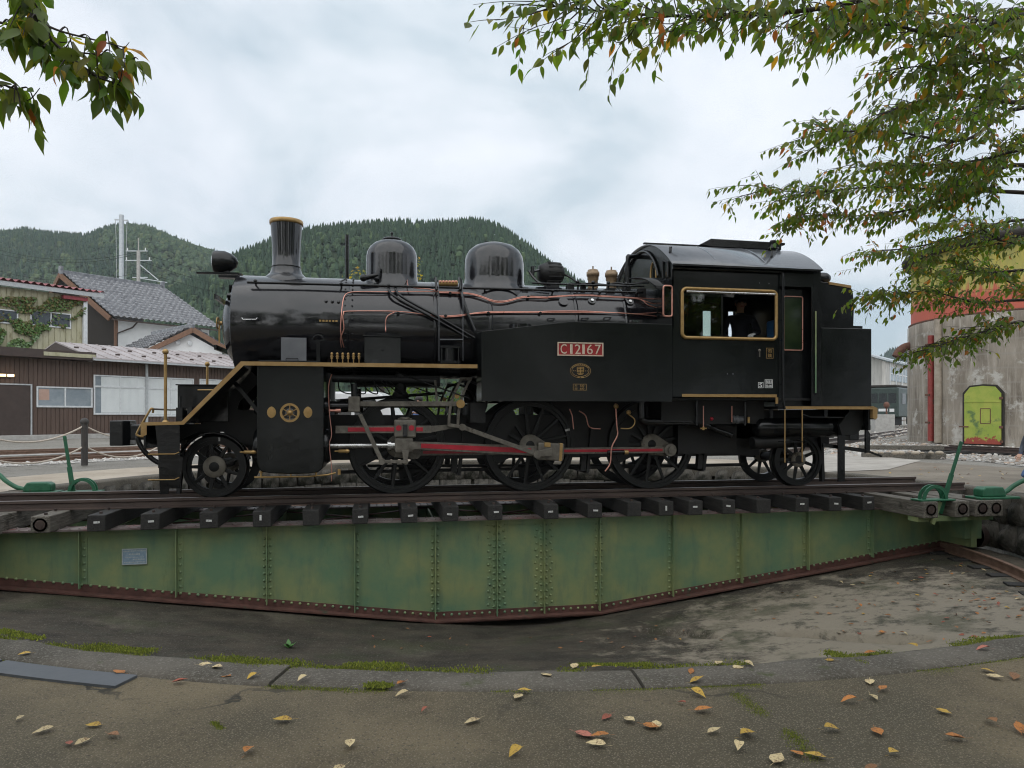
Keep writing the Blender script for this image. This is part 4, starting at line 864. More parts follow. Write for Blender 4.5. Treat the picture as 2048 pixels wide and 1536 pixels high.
    MB().cyl(f_((1.08, -1.0, 1.43)), f_((1.08, -1.06, 1.43)), .035, n=12).build('link_die', 'brass', ln)
    rr = bar_('radius_rod', 'steel', (-.32, -1.02, 1.315), (1.08, -1.02, 1.32), .035, .070)
    bar_('lifting_link', 'steel', (.80, -1.0, 1.30), (.77, -1.0, 1.66), .03, .055, rr)
    MB().tube([f_(Vector(p)) for p in ((.15, -1.05, 1.80), (.5, -1.08, 1.66), (1.25, -1.10, 1.40))], .011, 6).build('reach_rod', 'black', LO)
    MB().box(-.44, -.28, -1.08 if s < 0 else .94, -.94 if s < 0 else 1.08, 1.20, 1.42).build('valve_crosshead', 'steel', LO, .015)
    MB().cyl(f_((-.72, -.95, 1.28)), f_((-.30, -.95, 1.28)), .075, n=18).build('valve_guide', 'black', LO)
    MB().cyl(f_((-.36, -1.0, 1.42)), f_((-.36, -1.0, 1.60)), .045, n=12).build('lubricator_post', 'black', LO)
    cb = bar_('combination_lever', 'steel', (-.28, -1.10, 1.17), (.02, -1.10, .51), .03, .058)
    MB().cyl(f_((.02, -1.07, .51)), f_((.02, -1.14, .51)), .046, n=14).build('lever_knuckle', 'steel', cb)
    bar_('union_link', 'steel', (.04, -1.05, .505), (.36, -1.05, .50), .03, .045)
    MB().bar(f_(Vector((1.14, -.9, 1.25))), f_(Vector((1.14, -.5, 1.25))), .10, .12).box(1.28, 1.50, -1.0 if s < 0 else .55, -.55 if s < 0 else 1.0, 1.05, 1.34).build('link_bracket', 'soot', LO)
    V = []; F = []
    for i in range(13):
        a = math.radians(-60+i*15)
        for r_ in (.29, .32): V += [f_(Vector((1.26+r_*math.sin(a+.5), -.70, 1.36+r_*math.cos(a+.5)))), f_(Vector((1.26+r_*math.sin(a+.5), -.62, 1.36+r_*math.cos(a+.5))))]
    for i in range(12): b = i*4; F += [(b, b+4, b+5, b+1), (b+2, b+3, b+7, b+6), (b, b+2, b+6, b+4), (b+1, b+5, b+7, b+3)]
    MB().add(V, F).build('wheel_splasher', 'soot', LO)
# reversing shaft and pipes seen in the gap above the first driving wheel
MB().tube([(-.70, -.35, 1.70), (.3, -.35, 1.68), (.85, -.4, 1.66)], .055, 10).build('steam_delivery_pipe', 'soot', LO)
MB().tube([(-.6, -.2, 1.38), (.2, -.2, 1.44), (.95, -.2, 1.50)], .022, 8).build('air_pipe', 'soot', LO)
for i in range(5): MB().tube([(-.6+i*.16, -.6, 1.68), (-.58+i*.2, -.55, 1.52), (-.4+i*.18, -.5, 1.48), (-.35+i*.12, -.5, 1.66)], .010, 6, smooth=5).build('small_pipe', 'soot', LO)
MB().cyl((.30, -.3, 1.40), (.30, -.3, 1.78), .085, n=16).ball((.30, -.3, 1.44), .13, 14, 8, (1, 1, .75)).build('blower_valve_body', 'soot', LO)
MB().box(-.35, .9, -.3, .3, 1.60, 1.76).build('boiler_lagging', 'soot', LO)
# ------------------------------------------------------------------ side tanks
for s in (-1, 1):
    y0, y1 = (YS, -.80) if s < 0 else (.80, -YS)
    tk = MB().prism([(1.395, 1.358), (4.236, 1.358), (4.236, 2.503), (2.676, 2.503), (1.395, 2.335)], y0, y1).build('side_tank', 'black_sheet', LO, .006)
    yy = YS-.004 if s < 0 else -YS+.004
    MB().box(1.40, 1.425, min(yy, yy-s*-.006), max(yy, yy-s*-.006), 1.37, 2.33).build('corner_strip', 'black_sheet', tk)
    MB().box(1.41, 4.23, min(yy, yy-s*.003), max(yy, yy-s*.003), 1.358, 1.372).build('tank_seam', 'black', tk)
    MB().cyl((2.0, s*1.06, 2.40), (2.0, s*1.06, 2.47), .16, n=18).build('filler_lid', 'black', tk)
    yf = YS-.003 if s < 0 else -YS+.003
    if s < 0:
        pl = MB().box(2.486, 3.168, YS-.016, YS-.002, 2.008, 2.203).build('number_plate', 'plate_red', tk, .003)
        fr = MB(); w = .016
        fr.box(2.486, 3.168, YS-.026, YS-.0165, 2.203-w, 2.203).box(2.486, 3.168, YS-.026, YS-.0165, 2.008, 2.008+w).box(2.486, 2.486+w, YS-.0255, YS-.0165, 2.008+w, 2.203-w).box(3.168-w, 3.168, YS-.0255, YS-.0165, 2.008+w, 2.203-w).build('plate_rim', 'plate_cream', pl)
        zl, zh = 2.036, 2.174
        for ch_, xa, xb in (('C', 2.530, 2.622), ('1', 2.672, 2.708), ('2', 2.742, 2.830), ('1', 2.853, 2.889), ('6', 2.922, 3.010), ('7', 3.042, 3.130)):
            if ch_ == '1': MB().box(xa, xb, YS-.024, YS-.0165, zl, zh).build('numeral', 'plate_cream', pl)
            else: text(ch_, 'plate_cream', pl, xa, xb, zl, zh, YS-.0165, .008, 'numeral')
        # oval maker's emblem
        ec = Vector((2.828, YS-.003, 1.795))
        em = MB().ext([(ec.x+.158*math.cos(a), ec.y+.001, ec.z+.108*math.sin(a)) for a in np.linspace(0, 2*PI, 33)[:-1]], (0, -.006, 0)).build('oval_emblem', 'black', tk)
        for rx, rz in ((.152, .102), (.128, .080)):
            MB().tube([Vector((ec.x+rx*math.cos(a), ec.y-.008, ec.z+rz*math.sin(a))) for a in np.linspace(0, 2*PI, 41)], .0035, 4).build('emblem_ring', 'brass', em)
        for i in range(9):
            a = PI/2+.95-i*1.9/8; c_ = ec+Vector((.140*math.cos(a), -.009, .091*math.sin(a))); t_ = Vector((-math.sin(a)*.140, 0, math.cos(a)*.091)).normalized(); r_ = Vector((-t_.z, 0, t_.x))
            MB().obox(c_+t_*.006, t_*.0035, (0, .003, 0), r_*.011).obox(c_-t_*.005, t_*.005, (0, .003, 0), r_*.004).build('emblem_character', 'brass', em)
        e2 = MB()
        for zz_, hw in ((.052, .050), (.030, .046), (.008, .050), (-.014, .046), (-.034, .050), (-.052, .030)): e2.box(ec.x-hw, ec.x+hw, ec.y-.013, ec.y-.007, ec.z+zz_-.005, ec.z+zz_+.005)
        for xx in (-.048, .0, .048): e2.box(ec.x+xx-.005, ec.x+xx+.005, ec.y-.012, ec.y-.0068, ec.z-.014, ec.z+.047)
        e2.box(ec.x-.005, ec.x+.005, ec.y-.0125, ec.y-.0069, ec.z-.05, ec.z+.05)
        e2.build('emblem_mark', 'brass', em)
        for dx_ in (-.105, -.078, .076, .103): MB().cyl((ec.x+dx_, ec.y-.006, ec.z), (ec.x+dx_, ec.y-.011, ec.z), .006, n=8).build('emblem_dot', 'brass', em)
        MB().box(ec.x-.05, ec.x-.012, ec.y-.012, ec.y-.007, ec.z-.098, ec.z-.084).box(ec.x+.012, ec.x+.05, ec.y-.012, ec.y-.007, ec.z-.098, ec.z-.084).build('emblem_character', 'brass', em)
        sp = MB().box(2.718, 2.918, YS-.008, YS-.002, 1.515, 1.607).build('capacity_plate', 'black', tk)
        fr = MB(); w = .005
        fr.box(2.718, 2.918, YS-.012, YS-.0085, 1.607-w, 1.607).box(2.718, 2.918, YS-.012, YS-.0085, 1.515, 1.515+w).box(2.718, 2.718+w, YS-.0118, YS-.0085, 1.52, 1.602).box(2.918-w, 2.918, YS-.0118, YS-.0085, 1.52, 1.602).build('plate_rim', 'brass', sp)
        for b_, x0, x1, z0, z1 in (('形', 2.743, 2.783, 1.566, 1.598), ('50', 2.82, 2.885, 1.566, 1.598), ('空', 2.743, 2.783, 1.525, 1.556), ('60', 2.82, 2.885, 1.525, 1.556)): text(b_, 'brass', sp, x0, x1, z0, z1, YS-.0085, .003)
# pipes and valves below the tank
MB().tube([(3.42, -1.15, 1.33), (3.44, -1.15, 1.0), (3.45, -1.15, .86), (3.36, -1.15, .68), (3.34, -1.15, .45), (3.26, -1.15, .33)], .011, 6, smooth=4).build('overflow_pipe', 'copper', LO)
MB().lathe((3.42, 0, 1.29), [(-1.17, .038), (-1.18, .040), (-1.19, .0001)], 'Y', 10).build('tap_wheel', 'brass', LO)
MB().tube([(3.52, -1.1, .96), (3.66, -1.1, .96), (3.73, -1.1, 1.02), (3.73, -1.1, 1.10), (3.64, -1.1, 1.17)], .010, 6, smooth=4).lathe((3.63, 0, 1.20), [(-1.12, .035), (-1.14, .037), (-1.15, .0001)], 'Y', 10).build('drain_tap', 'brass', LO)
MB().tube([(2.76, -1.0, 1.25), (2.80, -1.0, 1.15), (2.82, -1.0, .95)], .009, 6).tube([(2.92, -.95, 1.22), (3.02, -.95, 1.15), (3.08, -.95, .98), (3.25, -.95, .95)], .009, 6, smooth=4).build('feed_pipe', 'copper', LO)
MB().tube([(3.90, -.95, 1.36), (3.90, -.95, 1.15), (3.98, -.95, 1.06), (4.7, -.95, 1.05), (5.0, -.95, .98)], .055, 10, smooth=4).build('injector_pipe', 'black', LO)
MB().tube([(4.95, -.9, 1.02), (5.15, -.9, .92), (5.4, -.9, .84)], .045, 10).build('injector_pipe', 'black', LO)
MB().cyl((3.34, -1.02, .60), (3.62, -1.02, .60), .032, n=10).build('cock_body', 'black', LO); MB().cyl((3.60, -1.02, .60), (3.66, -1.02, .60), .035, n=10).build('cock_end', 'brass', LO)
for x, z0, z1, mt in ((4.86, .98, 1.30, 'copper'), (5.33, 1.05, 1.30, 'copper'), (5.55, 1.0, 1.36, 'black'), (4.75, 1.0, 1.38, 'black')): MB().cyl((x, -1.05, z0), (x, -1.05, z1), .009 if mt == 'copper' else .018, n=6).build('feed_pipe', mt, LO)
MB().cyl((4.86, -1.05, .93), (4.86, -1.05, .98), .02, n=8).bar((4.81, -1.05, .955), (4.91, -1.05, .955), .02, .02).build('drain_cock', 'brass', LO)
MB().ball((5.02, -1.0, 1.10), .03, 8, 6).build('red_valve_knob', 'red_paint', LO)
MB().lathe((5.36, -1.0, 1.09), [(0, .06), (.04, .06), (.042, .045), (.06, .045), (.062, .06), (.10, .06), (.102, .045), (.14, .05), (.2, .05), (.2, .0001)], 'X', 16).build('water_strainer', 'grey_panel', LO)
MB().cyl((5.62, -1.03, 1.04), (5.62, -1.03, 1.13), .022, n=8).build('strainer_cock', 'brass', LO)
at_ = MB().lathe((0, -.95, .96), [(5.75, .0001), (5.77, .10), (5.82, .15), (7.28, .15), (7.33, .10), (7.35, .0001)], 'X', 28).build('air_reservoir', 'black', LO)
for x in (6.05, 7.0): MB().lathe((x, -.95, .96), [(-.03, .153), (.03, .153)], 'X', 28).bar((x, -.95, 1.10), (x, -.95, 1.25), .06, .02).build('reservoir_strap', 'black', at_)
MB().tube([(6.5, -1.12, 1.17), (6.62, -1.12, 1.13), (7.3, -1.12, 1.12)], .008, 6).build('air_line', 'grey_panel', LO)
MB().cyl((5.75, -.9, .72), (6.35, -.9, .74), .10, n=16).build('brake_cylinder', 'soot', LO)
MB().box(5.2, 7.4, -.46, .46, .62, .86).build('trailing_truck', 'soot', LO)
MB().box(4.6, 5.6, -.7, .7, .55, 1.0).build('cab_floor_box', 'soot', LO)
# ------------------------------------------------------------------ cab
CX0, CX1 = 4.24, 5.93; WX0, WX1, WZ0, WZ1 = 4.415, 5.875, 2.335, 3.005
CB = MB().box(4.25, 6.66, -1.28, 1.28, 1.385, 1.415).build('cab_floor', 'soot', LO)
def rrect(x0, x1, z0, z1, r, y, n=5):
    o = []
    for cx, cz, a0 in ((x1-r, z1-r, 0), (x0+r, z1-r, PI/2), (x0+r, z0+r, PI), (x1-r, z0+r, 1.5*PI)):
        o += [Vector((cx+r*math.cos(a0+PI/2*i/n), y, cz+r*math.sin(a0+PI/2*i/n))) for i in range(n+1)]
    return o+[o[0]]
m = MB(); y0, y1 = YS, YS+.014
m.box(CX0, WX0, y0, y1, 1.432, 3.40).box(WX1, CX1+.02, y0, y1, 1.432, 3.40).box(WX0, WX1, y0, y1, 1.432, WZ0).box(WX0, WX1, y0, y1, WZ1, 3.40)
cs = m.build('cab_side', 'black_sheet', LO)
MB().tube(rrect(WX0-.03, WX1+.03, WZ0-.03, WZ1+.03, .07, YS-.012), .026, 8).build('window_frame', 'brass', cs)
MB().tube([Vector((WX0+.03, YS-.02, WZ1-.018)), Vector((WX1-.0, YS-.02, WZ1-.018))], .018, 8).build('window_rail', 'bright_steel', cs)
MB().box(WX0, 5.02, YS+.018, YS+.022, WZ0, WZ1).build('sliding_pane', 'glass_pane', cs)
MB().box(5.02, 5.05, YS+.016, YS+.04, WZ0, WZ1).build('pane_stile', 'black', cs)
MB().box(4.385, 5.915, YS-.012, YS-.002, 1.428, 1.472).box(5.895, 5.935, YS-.0125, YS-.002, 1.33, 1.4275).build('gold_edging', 'gold_paint', cs)
for dx_, dz_ in ((0, 0), (.012, -.004)): pass
# far side of the cab: closed sheet with two narrow window gaps
g = [(at(1405, 640, 1.33).x, at(1421, 640, 1.33).x), (at(1456, 640, 1.33).x, at(1466, 640, 1.33).x)]; gz0, gz1 = at(1410, 685, 1.33).z, at(1410, 622, 1.33).z
m = MB(); xs = [4.24, g[0][0], g[0][1], g[1][0], g[1][1], 6.66]; y0, y1 = 1.316, 1.33
m.box(4.24, 6.66, y0, y1, 1.43, gz0).box(4.24, 6.66, y0, y1, gz1, 3.40)
for a, b in ((xs[0], xs[1]), (xs[2], xs[3]), (xs[4], xs[5])): m.box(a, b, y0, y1, gz0, gz1)
m.build('cab_side', 'black_sheet', LO)
# front and rear walls under the arched roof
def roofz(y): return 3.375+.555*(1-abs(y/1.42)**2.15)
ys = np.linspace(-1.33, 1.33, 29)
fw = MB().ext([(4.24, y, roofz(y)-.02) for y in ys]+[(4.24, 1.33, 2.44), (4.24, -1.33, 2.44)], (.014, 0, 0)).build('cab_front', 'black_sheet', LO)
MB().ext([(6.62, y, roofz(y)-.02) for y in ys]+[(6.62, 1.33, 1.42), (6.62, -1.315, 1.42)], (.014, 0, 0)).build('cab_rear', 'black_sheet', LO)
V = []; F = []; ys2 = np.linspace(-1.42, 1.42, 41); n = len(ys2)
for x in (4.20, 6.64):
    for dz in (0, -.018): V += [(x, y, roofz(y)+dz) for y in ys2]
for i in range(n-1): F += [(i, i+1, 2*n+i+1, 2*n+i), (n+i, 3*n+i, 3*n+i+1, n+i+1), (i, n+i, n+i+1, i+1), (2*n+i, 2*n+i+1, 3*n+i+1, 3*n+i)]
F += [(0, 2*n, 3*n, n), (n-1, 2*n-1, 4*n-1, 3*n-1)]
pm('roof_black', (.085,.09,.10), (.12,.125,.137), rough=.17, scale=3, bump=.05, bscale=4, rvar=.06, spec=.9)
rf = MB().add(V, F, True).build('cab_roof', 'roof_black', LO)
MB().box(4.20, 6.60, -1.445, -1.402, 3.345, 3.372).build('rain_gutter', 'black', rf); MB().box(4.20, 6.60, 1.402, 1.445, 3.345, 3.372).build('rain_gutter', 'black', rf)
MB().tube([(4.22, -1.375, 3.325), (6.0, -1.375, 3.325)], .022, 8).build('eave_moulding', 'black', rf)
for x in (4.95, 5.75): MB().ext([(x-.012, y, roofz(y)+.0) for y in ys2[2:-2]]+[(x-.012, y, roofz(y)+.006) for y in ys2[2:-2][::-1]], (.024, 0, 0)).build('roof_seam', 'roof_black', rf)
vt = MB().prism([(5.10, 3.93), (5.30, 4.035), (6.62, 4.025), (6.62, 3.985), (6.55, 3.985), (6.55, 3.90), (5.30, 3.90)], -.42, .42).build('roof_ventilator', 'black', rf, .01)
MB().box(4.30, 5.30, -.03, .03, 4.00, 4.022).cyl((4.42, 0, 3.9), (4.42, 0, 4.0), .014, n=6).cyl((5.0, 0, 3.9), (5.0, 0, 4.0), .014, n=6).build('roof_rail', 'black', rf)
w_ = MB().lathe((6.22, -.72, 0), [(3.70, .085), (3.75, .08), (3.79, .05), (3.82, .05), (3.83, .085), (3.85, .085), (3.86, .045), (3.93, .045), (3.94, .055), (3.97, .05), (3.98, .0001)], 'Z', 18).build('safety_whistle', 'black', rf)
for x in (4.28, 5.95): MB().tube([Vector((x, -1.12, roofz(-1.12)-.01)), Vector((x, -1.14, roofz(-1.12)+.09)), Vector((x+.03, -1.12, roofz(-1.12)+.10)), Vector((x+.03, -1.09, roofz(-1.12)+.0))], .014, 6).build('lifting_eye', 'black', rf)
# front windows, visor and side wind shield
MB().tube([Vector((4.225, -.62+.115*math.cos(a), 3.36+.20*math.sin(a))) for a in np.linspace(-.3, PI+.3, 18)], .018, 8).build('front_window_frame', 'brass', fw)
MB().ext([(4.232, -.62+.11*math.cos(a), 3.36+.19*math.sin(a)) for a in np.linspace(-.3, PI+.3, 18)], (-.004, 0, 0)).build('front_window_pane', 'glass_dark', fw)
MB().tube([Vector((4.222, y, z)) for y, z in ((-1.02, 3.22), (-1.02, 3.50), (-1.20, 3.44), (-1.20, 3.22))], .018, 8).build('front_window_frame', 'soot', fw)
MB().ext([(4.235, -1.03, 3.22), (4.235, -1.03, 3.49), (4.235, -1.19, 3.43), (4.235, -1.19, 3.22)], (-.004, 0, 0)).build('front_window_pane', 'glass_dark', fw)
MB().tube([Vector((4.215, .90*math.cos(a)*.99, 3.02+.83*math.sin(a))) for a in np.linspace(.15, PI-.35, 24)], .022, 8).build('arch_beading', 'black', fw)
V = []; F = []
for i in range(11):
    t = i/10; z = 3.27-.27*t**1.6; x_ = 3.80+.44*t
    for yy in (-1.36, -.84): V += [(x_-.0, yy, z+.02*math.sin(t*PI)), (x_, yy, z-.012+.02*math.sin(t*PI))]
V2 = []
for i in range(11):
    t = i/10; a = t*1.45
    for xx in (3.74, 4.24): V2 += [(xx+(.25*t if xx < 4 else 0), -.86-.50*math.sin(a), 2.98+.27*math.cos(a)), (xx+(.25*t if xx < 4 else 0), -.86-.485*math.sin(a), 2.98+.255*math.cos(a))]
for i in range(10): b = i*4; F += [(b, b+2, b+6, b+4), (b+1, b+5, b+7, b+3), (b, b+4, b+5, b+1), (b+2, b+3, b+7, b+6)]
MB().add(V2, F, True).build('window_visor', 'black', LO)
ws = MB().tube(rrect(4.085, 4.222, 2.61, 3.06, .035, -1.352, 4), .014, 6).build('wind_shield_frame', 'copper', LO)
MB().box(4.095, 4.212, -1.356, -1.352, 2.62, 3.05).build('wind_shield_pane', 'glass_pane', ws)
# doorway: recessed door with window, handrail post
MB().box(5.955, 6.66, YS+.002, YS+.016, 3.12, 3.40).build('door_header', 'black_sheet', LO)
yd = -1.20; dx0, dx1, dz0, dz1 = 6.12, 6.42, 2.17, 2.98
m = MB(); m.box(5.98, dx0, yd, yd+.02, 1.30, 3.3).box(dx1, 6.62, yd, yd+.02, 1.30, 3.3).box(dx0, dx1, yd, yd+.02, 1.30, dz0).box(dx0, dx1, yd, yd+.02, dz1, 3.3)
dr = m.build('cab_door', 'black', LO)
MB().tube(rrect(dx0-.01, dx1+.01, dz0-.01, dz1+.01, .03, yd-.008, 4), .010, 6).build('door_window_frame', 'copper', dr)
pm('green_glass', (.012,.022,.012), (.03,.045,.02), rough=.08, scale=2.5, rvar=.03); MB().box(dx0, dx1, yd+.006, yd+.012, dz0, dz1).build('door_pane', 'green_glass', dr)
MB().tube([(5.955, -1.37, 3.33), (5.985, -1.385, 3.30), (5.990, -1.385, 3.20), (5.985, -1.385, 1.40), (6.02, -1.38, 1.25)], .019, 8).build('door_handrail', 'black', LO)
for z in (2.30, 2.60, 1.62): MB().cyl((5.985, -1.33, z), (5.985, -1.40, z), .014, n=6).build('handrail_bracket', 'black', LO)
MB().box(6.50, 6.665, YS, YS+.014, 1.30, 3.12).build('door_post', 'black', LO); MB().tube([(6.56, YS-.02, 1.5), (6.56, YS-.02, 2.75)], .012, 6).build('door_handrail', 'girder_green', LO)
for i in range(10): MB().box(6.585, 6.625, YS-.014, YS-.002, 1.50+i*.115, 1.535+i*.115).build('post_cleat', 'black', LO)
# bunker and coal space
bk = MB().box(6.668, 7.535, YS, -YS, 1.295, 2.505).build('bunker', 'black_sheet', LO, .008)
MB().box(6.668, 7.46, -1.22, 1.22, 2.508, 2.56).build('bunker_step', 'black', bk)
MB().prism([(6.645, 2.562), (7.36, 2.562), (7.375, 2.9), (7.35, 3.12), (7.30, 3.20), (6.645, 3.27)], -1.14, 1.14).build('coal_bunker', 'black', LO, .01)
MB().ext([(6.92, -1.155, 3.25), (7.31, -1.155, 3.205), (7.31, -1.155, 3.165), (6.92, -1.155, 3.21)], (0, 2.31, 0)).build('bunker_edging', 'gold_paint', LO)
MB().lathe((6.90, -1.0, 3.335), [(-.22, .075), (-.20, .09), (.06, .09), (.12, .06), (.14, .0001)], 'X', 20).build('rear_lamp', 'black', LO)
MB().box(6.65, 7.22, .1, .9, 3.27, 3.44).build('coal_guard', 'black', LO)
MB().tube([(7.40, -.95, 2.56), (7.43, -.97, 2.60), (7.47, -.97, 2.66)], .012, 6).build('bunker_handle', 'black', LO)
MB().box(6.03, 7.55, YS-.012, YS-.002, 1.248, 1.293).build('gold_edging', 'gold_paint', LO); MB().box(6.03, 7.55, -YS+.002, -YS+.012, 1.248, 1.293).build('gold_edging', 'gold_paint', LO)
MB().prism([(7.551, 1.300), (7.63, 1.27), (7.63, 1.12), (7.60, 1.09), (7.551, 1.11)], YS-.012, YS+.10).build('gold_corner', 'gold_paint', LO)
MB().box(5.96, 7.55, -1.30, 1.30, 1.262, 1.292).build('rear_deck', 'soot', LO); MB().box(7.52, 7.56, -1.28, 1.28, .92, 1.26).build('rear_beam', 'black', LO, .008)
MB().box(7.56, 8.05, -.11, .11, .80, 1.02).box(7.98, 8.16, -.2, .16, .72, 1.08).build('coupler', 'black', LO, .015)
MB().prism([(7.30, 1.25), (7.56, 1.25), (7.50, .95), (7.40, .85), (7.15, .84), (7.10, 1.0)], -1.15, -.60).build('rear_valance', 'soot', LO)
# cab steps hanging in brass-coloured rods
for x in (6.045, 6.335): MB().tube([(x, -1.345, 1.26), (x, -1.345, .44)], .010, 6).build('step_rod', 'gold_paint', LO)
MB().box(6.04, 6.34, -1.36, -1.16, .425, .440).box(6.04, 6.34, -1.36, -1.16, .745, .757).build('cab_step', 'black', LO)
for x, w in ((7.22, .06), ): MB().box(x-w, x+w, -1.04, -1.02, .10, .85).build('rear_step_plate', 'black', LO)
MB().prism([(7.68, .55), (7.76, .55), (7.76, .86), (7.72, .92), (7.68, .92)], -1.0, -.97).bar((7.72, -.98, .58), (6.95, -.95, .68), .03, .06).bar((7.72, -.98, .58), (7.98, -.98, .49), .03, .03).build('rear_guard_iron', 'black', LO)
# markings on the cab side
mk = MB().box(*[at(1532, 700, YS).x, at(1546, 700, YS).x], YS-.008, YS-.002, at(1540, 717, YS).z, at(1540, 696, YS).z).build('depot_plate', 'black', cs)
x0, x1, z0, z1 = at(1532, 700, YS).x, at(1546, 700, YS).x, at(1540, 717, YS).z, at(1540, 696, YS).z
MB().box(x0, x1, YS-.011, YS-.0085, z1-.006, z1).box(x0, x1, YS-.011, YS-.0085, z0, z0+.006).box(x0, x0+.005, YS-.0108, YS-.0085, z0+.006, z1-.006).box(x1-.005, x1, YS-.0108, YS-.0085, z0+.006, z1-.006).build('plate_rim', 'brass', mk)
zm = (z0+z1)/2
text('若', 'brass', mk, x0+.022, x1-.022, zm+.006, z1-.016, YS-.0085, .003); text('鉄', 'brass', mk, x0+.022, x1-.022, z0+.016, zm-.006, YS-.0085, .003)
a_ = at(1518, 706, YS); MB().box(a_.x-.05, a_.x+.06, YS-.006, YS-.002, a_.z-.10, a_.z+.08).build('lock_plate', 'black', cs); MB().ball((a_.x, YS-.012, a_.z+.04), .022, 8, 5).bar((a_.x, YS-.012, a_.z+.02), (a_.x, YS-.012, a_.z-.06), .012, .028).build('door_lock', 'steel', cs)
sx0, sx1 = at(1516, 770, YS).x, at(1526.5, 770, YS).x; sz0, sz1 = at(1520, 776, YS).z, at(1520, 764.5, YS).z
def boxframe(x0, x1, z0, z1, w, par):
    MB().box(x0, x1, YS-.005, YS-.002, z1-w, z1).box(x0, x1, YS-.005, YS-.002, z0, z0+w).box(x0, x0+w, YS-.0048, YS-.002, z0+w, z1-w).box(x1-w, x1, YS-.0048, YS-.002, z0+w, z1-w).build('marking_frame', 'white_paint', par)
boxframe(sx0, sx1, sz0, sz1, .006, cs); text('S', 'white_paint', cs, sx0+.02, sx1-.02, sz0+.013, sz1-.013, YS-.002, .003)
mx0, mx1 = at(1529.5, 770, YS).x, at(1545, 770, YS).x; mz0, mz1 = at(1535, 776, YS).z, at(1535, 759, YS).z
boxframe(mx0, mx1, mz0, mz1, .006, cs); zm = mz0+(mz1-mz0)*.44
text('若桜鉄道', 'white_paint', cs, mx0+.014, mx1-.012, zm+.006, mz1-.012, YS-.002, .003); text('00-00', 'white_paint', cs, mx0+.014, mx1-.012, mz0+.012, zm-.006, YS-.002, .003)
for px, py in ((1519, 566), (1538, 567), (1455, 748), (1466, 748)): q = at(px, py, YS); MB().ball(q, .010, 6, 4).build('side_bolt', 'grey_panel', cs)
# ------------------------------------------------------------------ building materials
pm('brown_siding', (.080,.050,.037), (.105,.068,.052), rough=.6, scale=3, stretch=(1,1,.2), bump=.1)
pm('dark_brown', (.045,.030,.025), (.06,.042,.035), rough=.6, scale=4)
pm('beige_siding', (.36,.34,.22), (.44,.42,.30), rough=.8, scale=3, stretch=(1,1,.3), c3=(.24,.22,.13), s3=2.2, st3=(1.5,1.5,.5))
pm('white_wall', (.60,.61,.61), (.68,.69,.69), rough=.85, scale=1.2)
pm('dark_wall', (.020,.016,.014), (.03,.025,.02), rough=.8, scale=5, stretch=(3,3,.3))
pm('timber_brown', (.14,.075,.045), (.19,.105,.065), rough=.7, scale=6)
pm('alu', (.55,.57,.58), (.66,.68,.69), rough=.4, scale=8)
pm('grey_pipe', (.36,.38,.39), (.45,.47,.48), rough=.5, scale=8)
pm('metal_roof', (.30,.26,.255), (.42,.38,.375), rough=.45, scale=1.5, bump=.05, rvar=.08)
pm('red_roof', (.20,.028,.035), (.27,.045,.05), rough=.5, scale=6)
pm('tile_roof', (.10,.105,.118), (.22,.225,.24), rough=.25, scale=3, rvar=.1)
pm('curtain', (.60,.63,.63), (.66,.69,.69), rough=.9, scale=1.2)
pm('paper_pink', (.45,.30,.24), (.5,.34,.28), rough=.9, scale=4)
pm('window_grey', (.20,.24,.27), (.30,.34,.37), rough=.12, scale=1.5, rvar=.04)
pm('window_dark', (.03,.042,.05), (.05,.065,.075), rough=.12, scale=1.5, rvar=.04)
pm('galvanised', (.38,.41,.43), (.47,.50,.52), rough=.45, metal=.3, scale=5)
pm('pole_concrete', (.33,.32,.30), (.42,.41,.39), rough=.8, scale=5)
pm('shed_wall', (.40,.39,.36), (.60,.59,.55), rough=.75, scale=.35, stretch=(3,3,.6), c3=(.28,.27,.26), s3=.4, st3=(2,2,.8), lo3=.55, hi3=.6)
pm('rust_steel', (.10,.045,.03), (.16,.075,.05), rough=.8, scale=6, bump=.2)
pm('red_pipe', (.22,.03,.025), (.30,.05,.04), rough=.55, scale=5, c3=(.12,.05,.04), s3=5)
pm('conduit', (.26,.22,.17), (.36,.31,.25), rough=.7, scale=5)
pm('railcar_green', (.020,.035,.030), (.03,.05,.043), rough=.35, scale=4)
pm('van_white', (.68,.69,.70), (.74,.75,.76), rough=.25, scale=2, rvar=.05)
pm('rubber', (.012,.012,.012), (.02,.02,.02), rough=.8, scale=9)
pm('rope', (.42,.36,.30), (.55,.49,.42), rough=.9, scale=40)
pm('post_brown', (.035,.030,.028), (.05,.045,.04), rough=.6, scale=8)
k = NT('ivy'); a = k.n('ShaderNodeAttribute', attribute_name='tint'); k.set(a.outputs['Color'], .55)
k = NT('lamp_glow'); k.set((.9,.65,.3), .4); k.b.inputs['Emission Color'].default_value = (1, .72, .35, 1); k.b.inputs['Emission Strength'].default_value = 2.5
